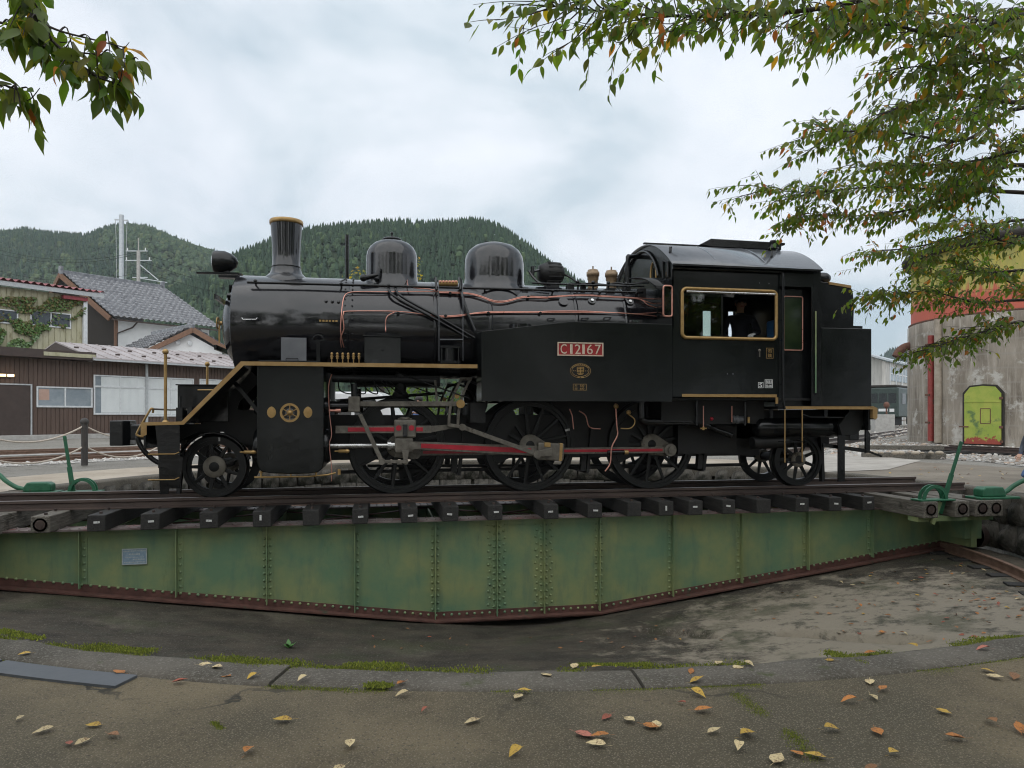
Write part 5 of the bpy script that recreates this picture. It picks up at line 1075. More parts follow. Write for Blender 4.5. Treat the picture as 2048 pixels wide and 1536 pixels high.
# streaked old concrete of the water tower, and its two-colour peeling tank
k = NT('tower_concrete')
c = k.mix(k.ramp(k.noise(1.2, 8, .65, (1,1,.35)), .38, .62), (.185,.158,.125), (.33,.29,.24))
c = k.mix(k.math('MULTIPLY', k.ramp(k.noise(3.2, 9, .7, (2.2,2.2,.18)), .50, .66), .8), c, (.42,.385,.335))
c = k.mix(k.math('MULTIPLY', k.ramp(k.noise(2.4, 8, .7, (2,2,.25)), .56, .70), .75), c, (.092,.074,.058))
sp_ = k.n('ShaderNodeSeparateXYZ'); k.l(k.tc.outputs['Object'], sp_.inputs[0])
c = k.mix(k.math('MULTIPLY', k.ramp(k.noise(1.0, 8, .7), .55, .62), k.ramp(sp_.outputs[2], 1.2, 2.6, (1,1,1), (0,0,0))), c, (.46,.44,.40))
c = k.mix(k.math('MULTIPLY', k.ramp(k.noise(1.8, 9, .75), .54, .60), k.ramp(sp_.outputs[2], 3.9, 4.6)), c, (.55,.54,.52))
w1 = k.n('ShaderNodeTexWave', wave_type='BANDS', bands_direction='Z'); w1.inputs['Scale'].default_value = .55; w1.inputs['Distortion'].default_value = .6; k.l(k.tc.outputs['Object'], w1.inputs['Vector'])
c = k.mix(k.math('MULTIPLY', k.ramp(w1.outputs[1], .94, .99), .35), c, (.30,.28,.25))
k.set(c, .9); k.bump(k.noise(7, 8, .7, (1,1,.4)), .4, .04)
k = NT('tank_paint'); sp_ = k.n('ShaderNodeSeparateXYZ'); k.l(k.tc.outputs['Object'], sp_.inputs[0])
h = k.math('ADD', sp_.outputs[2], k.math('MULTIPLY', k.noise(2.6, 8, .7, (2.5,2.5,.3)), 2.2))
c = k.mix(k.ramp(k.noise(2, 6, .6, (2,2,.3)), .4, .62), (.42,.36,.075), (.30,.28,.08))
c = k.mix(k.ramp(k.math('SUBTRACT', h, 7.35), .0, .35, (1,1,1), (0,0,0)), c, (.40,.085,.05))
c = k.mix(k.ramp(k.noise(4, 8, .7, (2,2,.4)), .60, .68), c, (.46,.17,.06)); k.set(c, .7); k.bump(k.noise(6, 6, .7), .2, .03)
k = NT('door_paint'); sp_ = k.n('ShaderNodeSeparateXYZ'); k.l(k.tc.outputs['Object'], sp_.inputs[0])
h = k.math('ADD', sp_.outputs[2], k.math('MULTIPLY', k.noise(4.5, 7, .7), 1.1))
c = k.mix(k.ramp(k.noise(2.5, 6, .6), .42, .60), (.28,.36,.055), (.36,.40,.07)); c = k.mix(k.ramp(k.noise(1.6, 6, .6), .60, .68), c, (.10,.17,.055))
c = k.mix(k.ramp(k.math('SUBTRACT', h, .88), .0, .04, (1,1,1), (0,0,0)), c, (.30,.055,.035)); c = k.mix(k.ramp(k.noise(9, 7, .7), .68, .72), c, (.30,.06,.04)); k.set(c, .6)
# ------------------------------------------------------------------ brown station building (front runs back to the right)
DD = Vector((.72, .69, 0)).normalized(); NN = Vector((DD.y, -DD.x, 0)); UP = Vector((0, 0, 1))
class Face:
    def __init__(s, P): s.P = Vector(P)
    def at(s, px, py):
        q = atp(px, py, s.P, DD)-s.P; return q.dot(DD), q.z
    def w(s, a, h, o=0): return s.P+DD*a+UP*h+NN*o
    def box(s, mb, a0, a1, h0, h1, o0, o1):
        return mb.obox(s.w((a0+a1)/2, (h0+h1)/2, (o0+o1)/2), DD*(a1-a0)/2, NN*(o1-o0)/2, UP*(h1-h0)/2)
P0 = atd(0, 877, 36); P0.z = 0
FB = Face(P0)
br = thing('station_building', tuple(P0), 'long low brown boarded building with white framed windows left of the locomotive', 'building')
a0, a1 = FB.at(-90, 860)[0], FB.at(640, 860)[0]
e1 = FB.at(180, 722)[1]; e2 = FB.at(250, 725)[1]
sd_ = MB()
step = .21; a = a0
while a < a1:
    top = e1-.05 if a < FB.at(178, 720)[0] else e2
    FB.box(sd_, a, a+step-.035, -.1, top, -.05, .015); FB.box(sd_, a+step-.035, a+step, -.1, top, -.05, -.012); a += step
tag(sd_.build('siding', 'brown_siding', br), kind='stuff')
FB.box(MB(), a0, a1, -.1, e1-.1, -5.0, -.06).build('wall', 'dark_brown', br)
FB.box(MB(), a0, a1+2, -.35, .12, -.3, .55).build('plinth', 'pole_concrete', br, .02)
# left flat eave
ae = FB.at(180, 722)[0]
FB.box(MB(), a0-.5, ae, e1-.02, e1+.42, -.4, .75).build('flat_eave', 'dark_brown', br)
FB.box(MB(), FB.at(75, 715)[0], ae-.05, e1+.10, e1+.30, .75, .80).build('eave_board', 'beige_siding', br)
# metal roof to the right: eave line and ridge line
g0 = FB.at(172, 722)[0]; g1 = a1; ez = FB.at(250, 723)[1]; rz = ez+1.15; ro = -3.9
mr = MB().ext([FB.w(g0, ez, .85), FB.w(g1, ez, .85), FB.w(g1, rz, ro), FB.w(g0, rz, ro)], (0, 0, .06)).build('metal_roof', 'metal_roof', br)
a = g0
while a < g1: MB().bar(FB.w(a, ez+.075, .85), FB.w(a, rz+.075, ro), .05, .05).build('roof_seam', 'dark_brown' if 0 else 'metal_roof', mr); a += .75
for row in (.25, .6):
    a = g0+.35
    while a < g1: MB().obox(FB.w(a, ez+.10+(rz-ez)*row, .85+(ro-.85)*row), DD*.12, NN*.02, UP*.05).build('snow_guard', 'dark_brown', mr); a += .75*2
MB().ext([FB.w(g0, ez-.02, .8), FB.w(g0, rz-.02, ro), FB.w(g0, ez-.02, ro*2)], DD*.05).build('gable_end', 'dark_brown', br)
MB().ext([FB.w(g0, rz, ro), FB.w(g1, rz, ro), FB.w(g1, ez, ro*2-.8), FB.w(g0, ez, ro*2-.8)], (0, 0, .06)).build('rear_roof', 'metal_roof', br)
FB.box(MB(), g0, g1, ez-.10, ez-.01, .80, .92).build('gutter', 'grey_pipe', br)
dpx = FB.at(292, 780)[0]; FB.box(MB(), dpx-.06, dpx+.06, .1, ez-.1, .02, .14).build('downpipe', 'grey_pipe', br)
def window(face, root, px0, py0, px1, py1, kind, curtain=None):
    a0, h1 = face.at(px0, py0); a1, _ = face.at(px1, py0); h0 = face.at(px0, py1)[1]
    w = face.box(MB(), a0, a1, h0, h1, -.02, .03).build('window', 'window_dark' if kind == 3 else 'window_grey', root)
    t = .07; fr = MB()
    for (x0, x1, z0, z1) in ((a0-t, a1+t, h1, h1+t), (a0-t, a1+t, h0-t*1.3, h0), (a0-t, a0, h0, h1), (a1, a1+t, h0, h1)): face.box(fr, x0, x1, z0, z1, -.02, .10)
    fr.build('window_frame', 'alu', w)
    m_ = (a0+a1)/2; face.box(MB(), m_-.035, m_+.035, h0, h1, .031, .085).build('mullion', 'alu', w)
    if kind == 2: zt = h1-(h1-h0)*.28; face.box(MB(), a0, a1, zt-.05, zt+.05, .031, .09).build('transom', 'alu', w)
    if curtain:
        c0, c1 = a0+(a1-a0)*curtain[0], a0+(a1-a0)*curtain[1]; V = []; F = []; n = 26
        for i in range(n+1):
            a = c0+(c1-c0)*i/n; o = .050+.012*math.sin(i*1.3+.5*math.sin(i*.37))
            V += [face.w(a, h0+.02, o), face.w(a, h1-.02, o)]
        for i in range(n): F.append((2*i, 2*i+2, 2*i+3, 2*i+1))
        MB().add(V, F, True).build('curtain', 'curtain', w)
    return w
w = window(FB, br, 75, 775, 181, 811, 1)
a0_, h1_ = FB.at(77, 778); a1_ = FB.at(98, 778)[0]; FB.box(MB(), a0_, a1_, FB.at(77, 800)[1], h1_, .032, .04).build('paper_sheet', 'paper_pink', w)
window(FB, br, 189, 752, 287, 826, 2, (.12, 1)); window(FB, br, 296, 756, 384, 830, 2, (0, 1)); window(FB, br, 400, 760, 470, 832, 2, (0, .6))
dr0, dr1, dh = FB.at(-60, 800)[0], FB.at(60, 800)[0], FB.at(30, 770)[1]
d_ = FB.box(MB(), dr0, dr1, .12, dh, .02, .06).build('door', 'dark_brown', br); FB.box(MB(), dr1, dr1+.07, .12, dh+.07, .02, .10).build('door_frame', 'grey_pipe', d_)
FB.box(MB(), dr0, dr1, dh, dh+.07, .02, .10).build('door_frame', 'grey_pipe', d_)
l_ = FB.at(12, 751); FB.box(MB(), l_[0]-.35, l_[0]+.25, l_[1]-.10, l_[1]+.10, .02, .12).build('lamp_bracket', 'dark_brown', br); FB.box(MB(), l_[0]+.02, l_[0]+.28, l_[1]-.06, l_[1]+.06, .12, .24).build('lamp_tube', 'lamp_glow', br); FB.box(MB(), l_[0]-.34, l_[0]-.08, l_[1]-.06, l_[1]+.06, .12, .24).build('lamp_tube', 'lamp_glow', br)
# ------------------------------------------------------------------ beige house with ivy
P1 = atd(0, 700, 47); P1.z = 0; FH = Face(P1)
hb = thing('ivy_house', tuple(P1), 'beige corrugated two storey house overgrown with ivy under a red roof edge', 'house')
b0, b1 = FH.at(-120, 650)[0], FH.at(174, 640)[0]; hz = FH.at(100, 585)[1]
m = MB(); a = b0
while a < b1: FH.box(m, a, a+.30, 0, hz, -.05, .02); FH.box(m, a+.30, a+.36, 0, hz, -.05, -.02); a += .36
tag(m.build('siding', 'beige_siding', hb), kind='stuff')
FH.box(MB(), b0, b1, 0, hz, -6, -.06).build('wall', 'beige_siding', hb)
rl = FH.at(200, 592)
fz = FH.at(100, 578)[1]
FH.box(MB(), b0-.5, rl[0], fz-.25, fz+.05, .5, .62).build('fascia', 'grey_pipe', hb)
V = []; F = []; n = int((rl[0]-b0)/.11)
for i in range(n+1):
    a = b0+(rl[0]-b0)*i/n; z = .09*math.sin(i*PI/2.0+.3)
    V += [FH.w(a, fz+.16+z, .75), FH.w(a, fz+1.0+z, -6.2)]
for i in range(n): F.append((2*i, 2*i+2, 2*i+3, 2*i+1))
MB().add(V, F, True).build('corrugated_roof', 'red_roof', hb)
FH.box(MB(), rl[0]-2.6, rl[0]-1.0, fz-.6, fz-.35, -3, .4).build('eave_soffit', 'red_roof', hb)
dp_ = FH.at(168, 640)[0]; FH.box(MB(), dp_-.13, dp_+.13, 0, fz-.3, .03, .25).build('downpipe', 'alu', hb)
window(FH, hb, 62, 622, 139, 648, 3); window(FH, hb, -60, 614, 33, 638, 3)
q = 0; V = []; F = []; T = []
def ivy_mask(u, v):   # pixel space of the wall: where the creeper grows
    if v < 595: return 0
    if v < 632: return .75 if 20 < u < 165 else .5
    lim = 105-(v-640)*.9 if v > 640 else 150
    return 1.0 if u < lim else (.6 if v < 660 and u < 130 else 0)
while q < 5200:
    u, v = random.uniform(-60, 172), random.uniform(592, 712)
    if random.random() > ivy_mask(u, v) or ((62 < u < 138 and 622 < v < 650) and random.random() < .93) or (u < 33 and 613 < v < 640 and random.random() < .93): continue
    if mnoise.noise((u*.03, v*.05, 1)) < -.15: continue
    a, h = FH.at(u, v); c = FH.w(a, h, random.uniform(.04, .30)); s_ = random.uniform(.06, .14)
    n_ = (NN+Vector((random.gauss(0, .5), random.gauss(0, .5), random.gauss(.3, .5)))).normalized(); t = n_.orthogonal().normalized(); t.rotate(Matrix.Rotation(random.uniform(0, 6), 3, n_)); b = n_.cross(t)
    i0 = len(V); V += [c-t*s_, c+b*s_*.6, c+t*s_, c-b*s_*.6]; F.append((i0, i0+1, i0+2, i0+3))
    g_ = random.random(); low = max(0, min(1, (v-600)/80))
    col = (.05+.05*g_, .10+.08*g_, .02+.02*g_) if random.random() < .35+.5*low else (.09+.05*g_, .075+.04*g_, .03)
    if v > 670 and random.random() < .5: col = (.16, .24, .12)
    T.append(col); q += 1
iv = raw('ivy', np.array([tuple(p-P1) for p in V]), np.array(F), 'ivy', hb); facecol(iv, np.array(T)); tag(iv, kind='stuff')
# ------------------------------------------------------------------ tiled houses
def tileroof(name, parent, A, B, C, D_, mat, nu, nv, hgt=.05):
    """quad A-B (ridge) D_-C (eave): pantiles with real relief"""
    su = 4; sv = 3; V = []; F = []; org = ORG[parent.name]
    nr = ((B-A).cross(D_-A)).normalized()
    if nr.z < 0: nr = -nr
    NU, NV = nu*su, nv*sv
    for j in range(NV+1):
        for i in range(NU+1):
            u, v = i/NU, j/NV; p = A.lerp(B, u).lerp(D_.lerp(C, u), v)
            fu = (i % su)/su; h = hgt*(.5+.5*math.cos(2*PI*fu)); h += hgt*1.1*((j % sv)/sv if j % sv else (1.0 if j else 0))*1.0
            V.append(p+nr*h-org)
    for j in range(NV):
        for i in range(NU): b = j*(NU+1)+i; F.append((b, b+1, b+NU+2, b+NU+1))
    o = raw(name, np.array([tuple(v) for v in V]), np.array(F), mat, parent, smooth=False); tag(o, kind='stuff'); return o
P2 = atd(125, 700, 62); P2.z = 0; FT = Face(P2); FE = Face(P2+NN*5.2)
th_ = thing('tiled_house', tuple(P2), 'house with a big grey pantile roof in front of the wooded hill', 'house')
r0, r1 = FT.at(122, 553), FT.at(325, 574); rzz = (r0[1]+r1[1])/2
R0, R1 = FT.w(r0[0], rzz), FT.w(r1[0], rzz)
q0, q1 = FE.at(222, 640), FE.at(440, 655); ezz = (q0[1]+q1[1])/2
E0, E1 = FE.w(q0[0], ezz), FE.w(q1[0], ezz)
tileroof('roof_tiles', th_, R0, R1, E1, E0, 'tile_roof', 20, 15, .16)
MB().bar(R0+UP*.15, R1+UP*.15, .35, .45).build('ridge', 'tile_roof', th_, .05); MB().cyl(R0+UP*.45, R0+DD*16+UP*.42, .16, n=10) if 0 else None
for e_ in (R0, R1): MB().obox(e_+UP*.32, DD*.12, NN*.25, UP*.38).build('ridge_end', 'tile_roof', th_, .04)
MB().bar(R1+UP*.1, E1+UP*.1, .32, .22).build('hip_ridge', 'tile_roof', th_); MB().bar(R0-DD*.1-UP*.08, E0-DD*.1-UP*.08, .14, .42).build('barge_board', 'timber_brown', th_)
bk_ = R0+(-NN)*5.2; bk_.z = ezz; MB().bar(R0-DD*.1-UP*.08, bk_-DD*.1-UP*.08, .14, .42).build('barge_board', 'timber_brown', th_)
bk1 = R1-NN*5.2; bk1.z = ezz; MB().add([R0, R1, bk1, bk_], [(0, 1, 2, 3)]).build('rear_roof', 'tile_roof', th_)
MB().ext([E0+DD*.7-NN*.7-UP*ezz, E0+DD*.7-NN*.7, R0+DD*.7-UP*.5, bk_+DD*.7+NN*.7, bk_+DD*.7+NN*.7-UP*ezz], DD*.1).build('gable_wall', 'dark_wall', th_)
MB().obox((E0+E1)/2-NN*.75+UP*(-ezz/2-.08), (E1-E0)/2-DD*.7, NN*.06, UP*ezz/2).build('wall', 'white_wall', th_)
MB().bar(E0-UP*.12+NN*.08, E1-UP*.12+NN*.08, .12, .12).build('gutter', 'dark_brown', th_)
MB().tube([E0+DD*2.2-UP*.15, E0+DD*2.0-UP*.6-NN*.4, E0+DD*.8-UP*1.2-NN*.6, E0+DD*.75-UP*4-NN*.6], .07, 6).build('downpipe', 'dark_brown', th_)
MB().obox(E0+DD*.72-NN*.68-UP*(ezz/2), DD*.12, NN*.12, UP*ezz/2).build('corner_post', 'timber_brown', th_)
# lower gabled house: its gable faces along the building front
P3 = atd(385, 700, 50); P3.z = 0
gb = thing('gabled_house', tuple(P3), 'small tiled roof house with white gable and two round vents behind the brown building', 'house')
G1 = Vector((.985, -.17, 0)).normalized(); G0 = Vector((-G1.y*-1, 0, 0)); BKV = Vector((-.60, .80, 0)).normalized()
def g_(px, py): return atp(px, py, P3, G1)
ap, gl, gr_ = g_(385, 657), g_(291, 697), g_(460, 706); 
lowz = (gl.z+gr_.z)/2; gl.z = gr_.z = lowz
tileroof('roof_tiles', gb, ap+BKV*7, ap, gl, gl+BKV*7, 'tile_roof', 15, 7, .13); tileroof('roof_tiles', gb, ap, ap+BKV*7, gr_+BKV*7, gr_, 'tile_roof', 15, 6, .13)
MB().bar(ap+UP*.15, ap+BKV*7+UP*.15, .4, .35).build('ridge', 'tile_roof', gb, .05)
for q_ in (gl, gr_): MB().bar(ap-UP*.10-BKV*.12, q_-UP*.10-BKV*.12, .12, .34).build('barge_board', 'timber_brown', gb)
ins = BKV*.5
MB().ext([ap-UP*.35+ins, gl.lerp(ap, .12)-UP*.25+ins, Vector((gl.lerp(ap, .12).x, gl.lerp(ap, .12).y, 0))+ins, Vector((gr_.lerp(ap, .12).x, gr_.lerp(ap, .12).y, 0))+ins, gr_.lerp(ap, .12)-UP*.25+ins], BKV*.1).build('gable_wall', 'white_wall', gb)
for px, py in ((361, 684), (385, 686)):
    c = g_(px, py)+BKV*.44; n_ = -BKV; MB().cyl(c, c+n_*.06, .17, n=14).build('round_vent', 'dark_brown', gb); MB().cyl(c+n_*.06, c+n_*.10, .19, .14, 14).build('vent_hood', 'alu', gb)
# ------------------------------------------------------------------ poles and wires
p1 = atd(243, 830, 78); p1.z = 0; z1 = atd(243, 430, 78).z
po = thing('steel_pole', tuple(p1), 'tall pale steel pole with short crossarm above the tiled roof', 'pole')
MB().cyl((p1.x, p1.y, 0), (p1.x, p1.y, z1), .30, .24, 14).build('shaft', 'galvanised', po)
rt = Vector((_c, -_s, 0))
MB().bar(p1+UP*(z1-.5)-rt*.75, p1+UP*(z1-.6)+rt*.7, .12, .12).build('crossarm', 'galvanised', po)
for sx in (-.68, .62): MB().tube([p1+UP*(z1-.5)+rt*sx, p1+UP*(z1-3)+rt*(sx*.85), p1+UP*4+rt*(sx*.6)], .03, 5).build('guy_cable', 'grey_pipe', po)
p2 = atd(277, 830, 72); p2.z = 0; zt = atd(277, 476, 72).z
pp = thing('utility_pole', tuple(p2), 'concrete utility pole with several crossarms and a slanted brace', 'pole')
MB().cyl((p2.x, p2.y, 0), (p2.x, p2.y, zt-1.3), .24, .17, 12).cyl((p2.x, p2.y, zt-1.3), (p2.x, p2.y, zt), .06, n=8).build('shaft', 'pole_concrete', pp)
for py, l, r in ((502, -25, 18), (521, -26, 26), (555, -12, 18)): z = atd(277, py, 72).z; MB().bar(p2+UP*z+rt*(l*.0507), p2+UP*z+rt*(r*.0507), .09, .09).build('crossarm', 'galvanised', pp)
for py, sx in ((502, -22), (521, -24), (521, 22), (502, 14)): z = atd(277, py, 72).z; MB().cyl(p2+UP*(z+.05)+rt*(sx*.0507), p2+UP*(z+.32)+rt*(sx*.0507), .07, .05, 8).build('insulator', 'white_wall', pp)
MB().bar(p2+UP*atd(277, 527, 72).z, p2+UP*atd(277, 560, 72).z+rt*2.0, .08, .08).bar(p2+UP*atd(277, 556, 72).z, p2+UP*atd(277, 565, 72).z+rt*2.9, .08, .08).build('brace', 'galvanised', pp)
wn = 0
for (x0, y0, x1, y1) in ((-40, 488, 277, 503), (-40, 496, 277, 507), (-40, 530, 277, 545), (-40, 538, 277, 552), (277, 521, 700, 600), (277, 540, 700, 612), (277, 505, 660, 560)):
    A_, B_ = atd(x0, y0, 72), atd(x1, y1, 72 if x1 < 300 else 95); sag = [A_.lerp(B_, t)-UP*(1.2*4*t*(1-t)) for t in np.linspace(0, 1, 14)]
    wn += 1; tag(MB().tube(sag, .018, 4).build('power_cable', 'rubber'), 'thin power cable strung across the wooded hill from the utility pole', 'cable', 'power cables')
# ------------------------------------------------------------------ water tower
azc = math.atan(.74); dist = 39.0; RT = 39.0*4.5/35.0
tcx = CAM.x+dist*(_s*math.cos(azc)+_c*math.sin(azc)); tcy = CAM.y+dist*(_c*math.cos(azc)-_s*math.sin(azc))
wt = thing('water_tower', (tcx, tcy, -.12), 'round concrete water tower with peeling yellow and red tank at the right', 'tower')
kk = 39.0/35.0; zc = 1.16+30.3*kk*173/1420; ze = 1.16+30.3*kk*297/1420
MB().lathe((tcx, tcy, 0), [(-.12, RT*1.002), (zc-.55, RT), (zc-.05, RT*1.0), (zc, RT*.985), (zc, RT*.9)], 'Z', 96).build('concrete_base', 'tower_concrete', wt)
MB().lathe((tcx, tcy, 0), [(zc-.02, RT*.97), (zc+.05, RT*.985), (zc+.12, RT*.972), (ze, RT*.972)], 'Z', 96).build('tank', 'tank_paint', wt)
MB().lathe((tcx, tcy, 0), [(zc, RT*.99), (zc+.06, RT*.995), (zc+.08, RT*.97)], 'Z', 96).build('tank_ring', 'rust_steel', wt)
MB().lathe((tcx, tcy, 0), [(ze-.12, RT*.975), (ze-.10, RT*1.04), (ze+.12, RT*1.05), (ze+.20, RT*1.03), (ze+1.5, .3), (ze+1.7, .0001)], 'Z', 64).build('roof', 'dark_wall', wt)
tocam = math.atan2(CAM.y-tcy, CAM.x-tcx)
def tw(px, z, off=0):
    """point on the tower shell in the column px"""
    d = ray(px, HOR); ox, oy = CAM.x-tcx, CAM.y-tcy; R = RT+off; a = d.x**2+d.y**2; b = 2*(ox*d.x+oy*d.y); c = ox*ox+oy*oy-R*R; q = max(0, b*b-4*a*c); t = (-b-math.sqrt(q))/(2*a)
    return Vector((CAM.x+d.x*t, CAM.y+d.y*t, z)), t
def twz(px, py): p, t = tw(px, 0); return CAM.z+(HOR-py)/FPX*t
MB().tube([tw(1862, twz(1862, 882), .12)[0], tw(1862, twz(1862, 672), .12)[0]], .13, 10).build('red_pipe', 'red_pipe', wt)
for py in (690, 790, 845): MB().obox(tw(1862, twz(1862, py), .08)[0], (.2, 0, 0), (0, .12, 0), (0, 0, .04)).build('pipe_bracket', 'rust_steel', wt)
MB().tube([tw(1876, twz(1876, 885), .12)[0], tw(1876, twz(1876, 640), .12)[0]], .15, 10).build('conduit', 'conduit', wt)
e_ = tw(1819, 0)[0]; zq = twz(1819, 700); lft = Vector((-_c, _s, 0))
MB().tube([e_-lft*.3+UP*(zq+.2), e_+lft*.15+UP*(zq+.15), e_+lft*.45+UP*(zq-.05), e_+lft*.62+UP*(zq-.32)], .19, 12, smooth=4).build('overflow_spout', 'rust_steel', wt)
# steel door in a shallow arched recess
dl, dr_ = tw(1931, 0, .03)[0], tw(2004, 0, .03)[0]; dx_ = (dr_-dl); wdt = dx_.length; dx_ = dx_/wdt; nrm_ = Vector((dx_.y, -dx_.x, 0)); zt_ = twz(1968, 774); zb_ = twz(1968, 888)
def dq(u, v, o=0): return dl+dx_*(wdt*u)+UP*(zb_+(zt_-zb_)*v)+nrm_*o
dm = (dl+dr_)/2
fr = MB().ext([dq(-.07, -.02), dq(1.07, -.02), dq(1.07, .90), dq(.88, 1.03), dq(.5, 1.05), dq(.12, 1.03), dq(-.07, .90)], nrm_*.04-nrm_*.0).build('door_surround', 'dark_wall', wt)
bu = .0
door = MB().ext([dq(0, 0, .05), dq(1, 0, .05), dq(1, .88, .05), dq(.84, 1.0, .05), dq(.5, 1.02, .05), dq(.16, 1.0, .05), dq(0, .88, .05)], nrm_*.05)
do = door.build('tower_door', 'door_paint', wt)
MB().bar(dq(0, .745, .11), dq(1, .745, .11), .02, .06).build('door_band', 'door_paint', do)
for a_, b_ in (((.45, .62), (.72, .62)), ((.45, .36), (.72, .36)), ((.45, .36), (.45, .62)), ((.72, .36), (.72, .62))): MB().bar(dq(*a_, .105), dq(*b_, .105), .012, .03).build('hatch_edge', 'rust_steel', do)
for v in (.30, .80, .05): MB().bar(dq(.96 if v > .1 else .98, v, .11), dq(1.06, v, .11), .03, .10).build('hinge', 'rust_steel', do)
MB().bar(dq(-.15, .30, .11), dq(.12, .30, .11), .03, .05).build('door_bolt', 'rust_steel', do)
# ------------------------------------------------------------------ tracks and yard furniture
def rail3(A, B, mat, name, label, group):
    A, B = Vector(A), Vector(B); d = (B-A).normalized(); sdv = d.cross(UP)
    pr_ = [(-.06, -.13), (.06, -.13), (.06, -.115), (.011, -.10), (.009, -.045), (.033, -.035), (.033, -.005), (-.033, -.005), (-.033, -.035), (-.009, -.045), (-.011, -.10), (-.06, -.115)]
    return MB().ext([A+sdv*a+UP*b for a, b in pr_], B-A).build(name, mat)
def track(px0, py0, px1, py1, ztop, label, ext=(10, 60), mat='rust_rail', sl='sleeper_grey'):
    A, B = atz(px0, py0, ztop), atz(px1, py1, ztop); d = (B-A).normalized(); sv_ = Vector((-d.y, d.x, 0))
    t = thing('railway_track', tuple(A), label, 'track'); o = ORG[t.name]
    A2, B2 = A-d*ext[0], B+d*ext[1]
    pr_ = [(-.06, -.13), (.06, -.13), (.06, -.115), (.011, -.10), (.009, -.045), (.033, -.035), (.033, -.005), (-.033, -.005), (-.033, -.035), (-.009, -.045), (-.011, -.10), (-.06, -.115)]
    for off in (0, 1.13): MB().ext([A2+sv_*(a+off)+UP*b for a, b in pr_], B2-A2).build('rail', mat, t)
    L_ = (B2-A2).length; s_ = 0
    while s_ < L_:
        c = A2+d*s_+sv_*.565-UP*.20; MB().obox(c, d*.11, sv_*1.05, UP*.065).build('sleeper', sl, t); s_ += .66
    return t, A, d, sv_
t1, tA, td, ts = track(0, 919, 228, 909, 0.0, 'rusty rail track nearest the rope fence on the left', (8, 26))
t2, tB, td2, ts2 = track(0, 903, 228, 896, 0.0, 'rusty rail track below the brown building on the left', (8, 26))
t3, _, td3, ts3 = track(1720, 877, 1814, 863, 0.02, 'dark rail track running behind the locomotive bunker to the far shed', (14, 40), 'rail')
t4, _, td4, ts4 = track(1886, 892, 2048, 899, 0.10, 'dark rail track on raised timbers at the foot of the water tower', (.6, 12), 'rail', 'sleeper_dark')
# gravel
def gravel(name, pts, n, smin, smax, z, cols, label=None):
    """pts: ground polygon (list of Vectors); stones scattered inside, one mesh"""
    base = []; t = (1+5**.5)/2
    iv_ = np.array([(-1,t,0),(1,t,0),(-1,-t,0),(1,-t,0),(0,-1,t),(0,1,t),(0,-1,-t),(0,1,-t),(t,0,-1),(t,0,1),(-t,0,-1),(-t,0,1)])/1.9
    itf = np.array([(0,11,5),(0,5,1),(0,1,7),(0,7,10),(0,10,11),(1,5,9),(5,11,4),(11,10,2),(10,7,6),(7,1,8),(3,9,4),(3,4,2),(3,2,6),(3,6,8),(3,8,9),(4,9,5),(2,4,11),(6,2,10),(8,6,7),(9,8,1)])
    xs = [p.x for p in pts]; ys_ = [p.y for p in pts]; V = []; F = []; T = []; cnt = 0; tr = 0
    def ins(x, y):
        c = False; j = len(pts)-1
        for i in range(len(pts)):
            if (pts[i].y > y) != (pts[j].y > y) and x < (pts[j].x-pts[i].x)*(y-pts[i].y)/(pts[j].y-pts[i].y)+pts[i].x: c = not c
            j = i
        return c
    while cnt < n and tr < n*60:
        tr += 1; x, y = random.uniform(min(xs), max(xs)), random.uniform(min(ys_), max(ys_))
        if not ins(x, y): continue
        if (x-TC[0])**2+y*y < 8.4**2: continue
        s_ = random.uniform(smin, smax)*(1.6 if random.random() < .06 else 1); ang = random.uniform(0, 6.3); ca, sa = math.cos(ang), math.sin(ang)
        q = iv_*np.random.uniform(.75, 1.2, (12, 1))*np.array([s_, s_*random.uniform(.6, 1), s_*random.uniform(.4, .7)])
        q = np.stack([q[:, 0]*ca-q[:, 1]*sa+x, q[:, 0]*sa+q[:, 1]*ca+y, q[:, 2]+z+s_*.25], 1)
        F.append(itf+12*cnt); V.append(q); c_ = random.choice(cols); b_ = random.uniform(.75, 1.2); T += [tuple(v*b_ for v in c_)]*20; cnt += 1
    o = raw(name, np.concatenate(V), np.concatenate(F), 'stone_tint', smooth=False); facecol(o, np.array(T)); return tag(o, label, kind='stuff')
GC = [(.42,.40,.37), (.34,.32,.29), (.5,.48,.45), (.27,.24,.21), (.36,.28,.22)]
def strip(A, d, sv, a0, a1, o0, o1): return [A+d*a0+sv*o0, A+d*a1+sv*o0, A+d*a1+sv*o1, A+d*a0+sv*o1]
def sheet(name, pts, z, mat): return tag(MB().add([(p.x, p.y, z) for p in pts], [tuple(range(len(pts)))]).build(name, mat), kind='structure')
sheet('ballast_bed', strip(tA, td, ts, -8, 26, -1.3, 2.6), -.110, 'ballast'); sheet('ballast_bed', strip(tB, td2, ts2, -8, 26, -1.0, 2.4), -.106, 'ballast')
gravel('ballast_stones', strip(tA, td, ts, -3, 14, -1.3, -.15), 1500, .022, .05, -.11, [(.55,.53,.50), (.62,.6,.57), (.45,.43,.40)])
gravel('ballast_stones', strip(tA, td, ts, -3, 12, .15, 1.0), 700, .025, .05, -.11, [(.24,.17,.13), (.30,.22,.17), (.2,.15,.12)])
gr = [atz(1640, 898, -.1), atz(1760, 878, -.1), atz(1840, 880, -.1), atz(2080, 893, -.1), atz(2080, 936, -.1), atz(1960, 922, -.1), atz(1830, 916, -.1), atz(1640, 915, -.1)]
sheet('ballast_bed', gr, -.108, 'ballast'); gravel('ballast_stones', gr, 2600, .03, .075, -.11, GC)
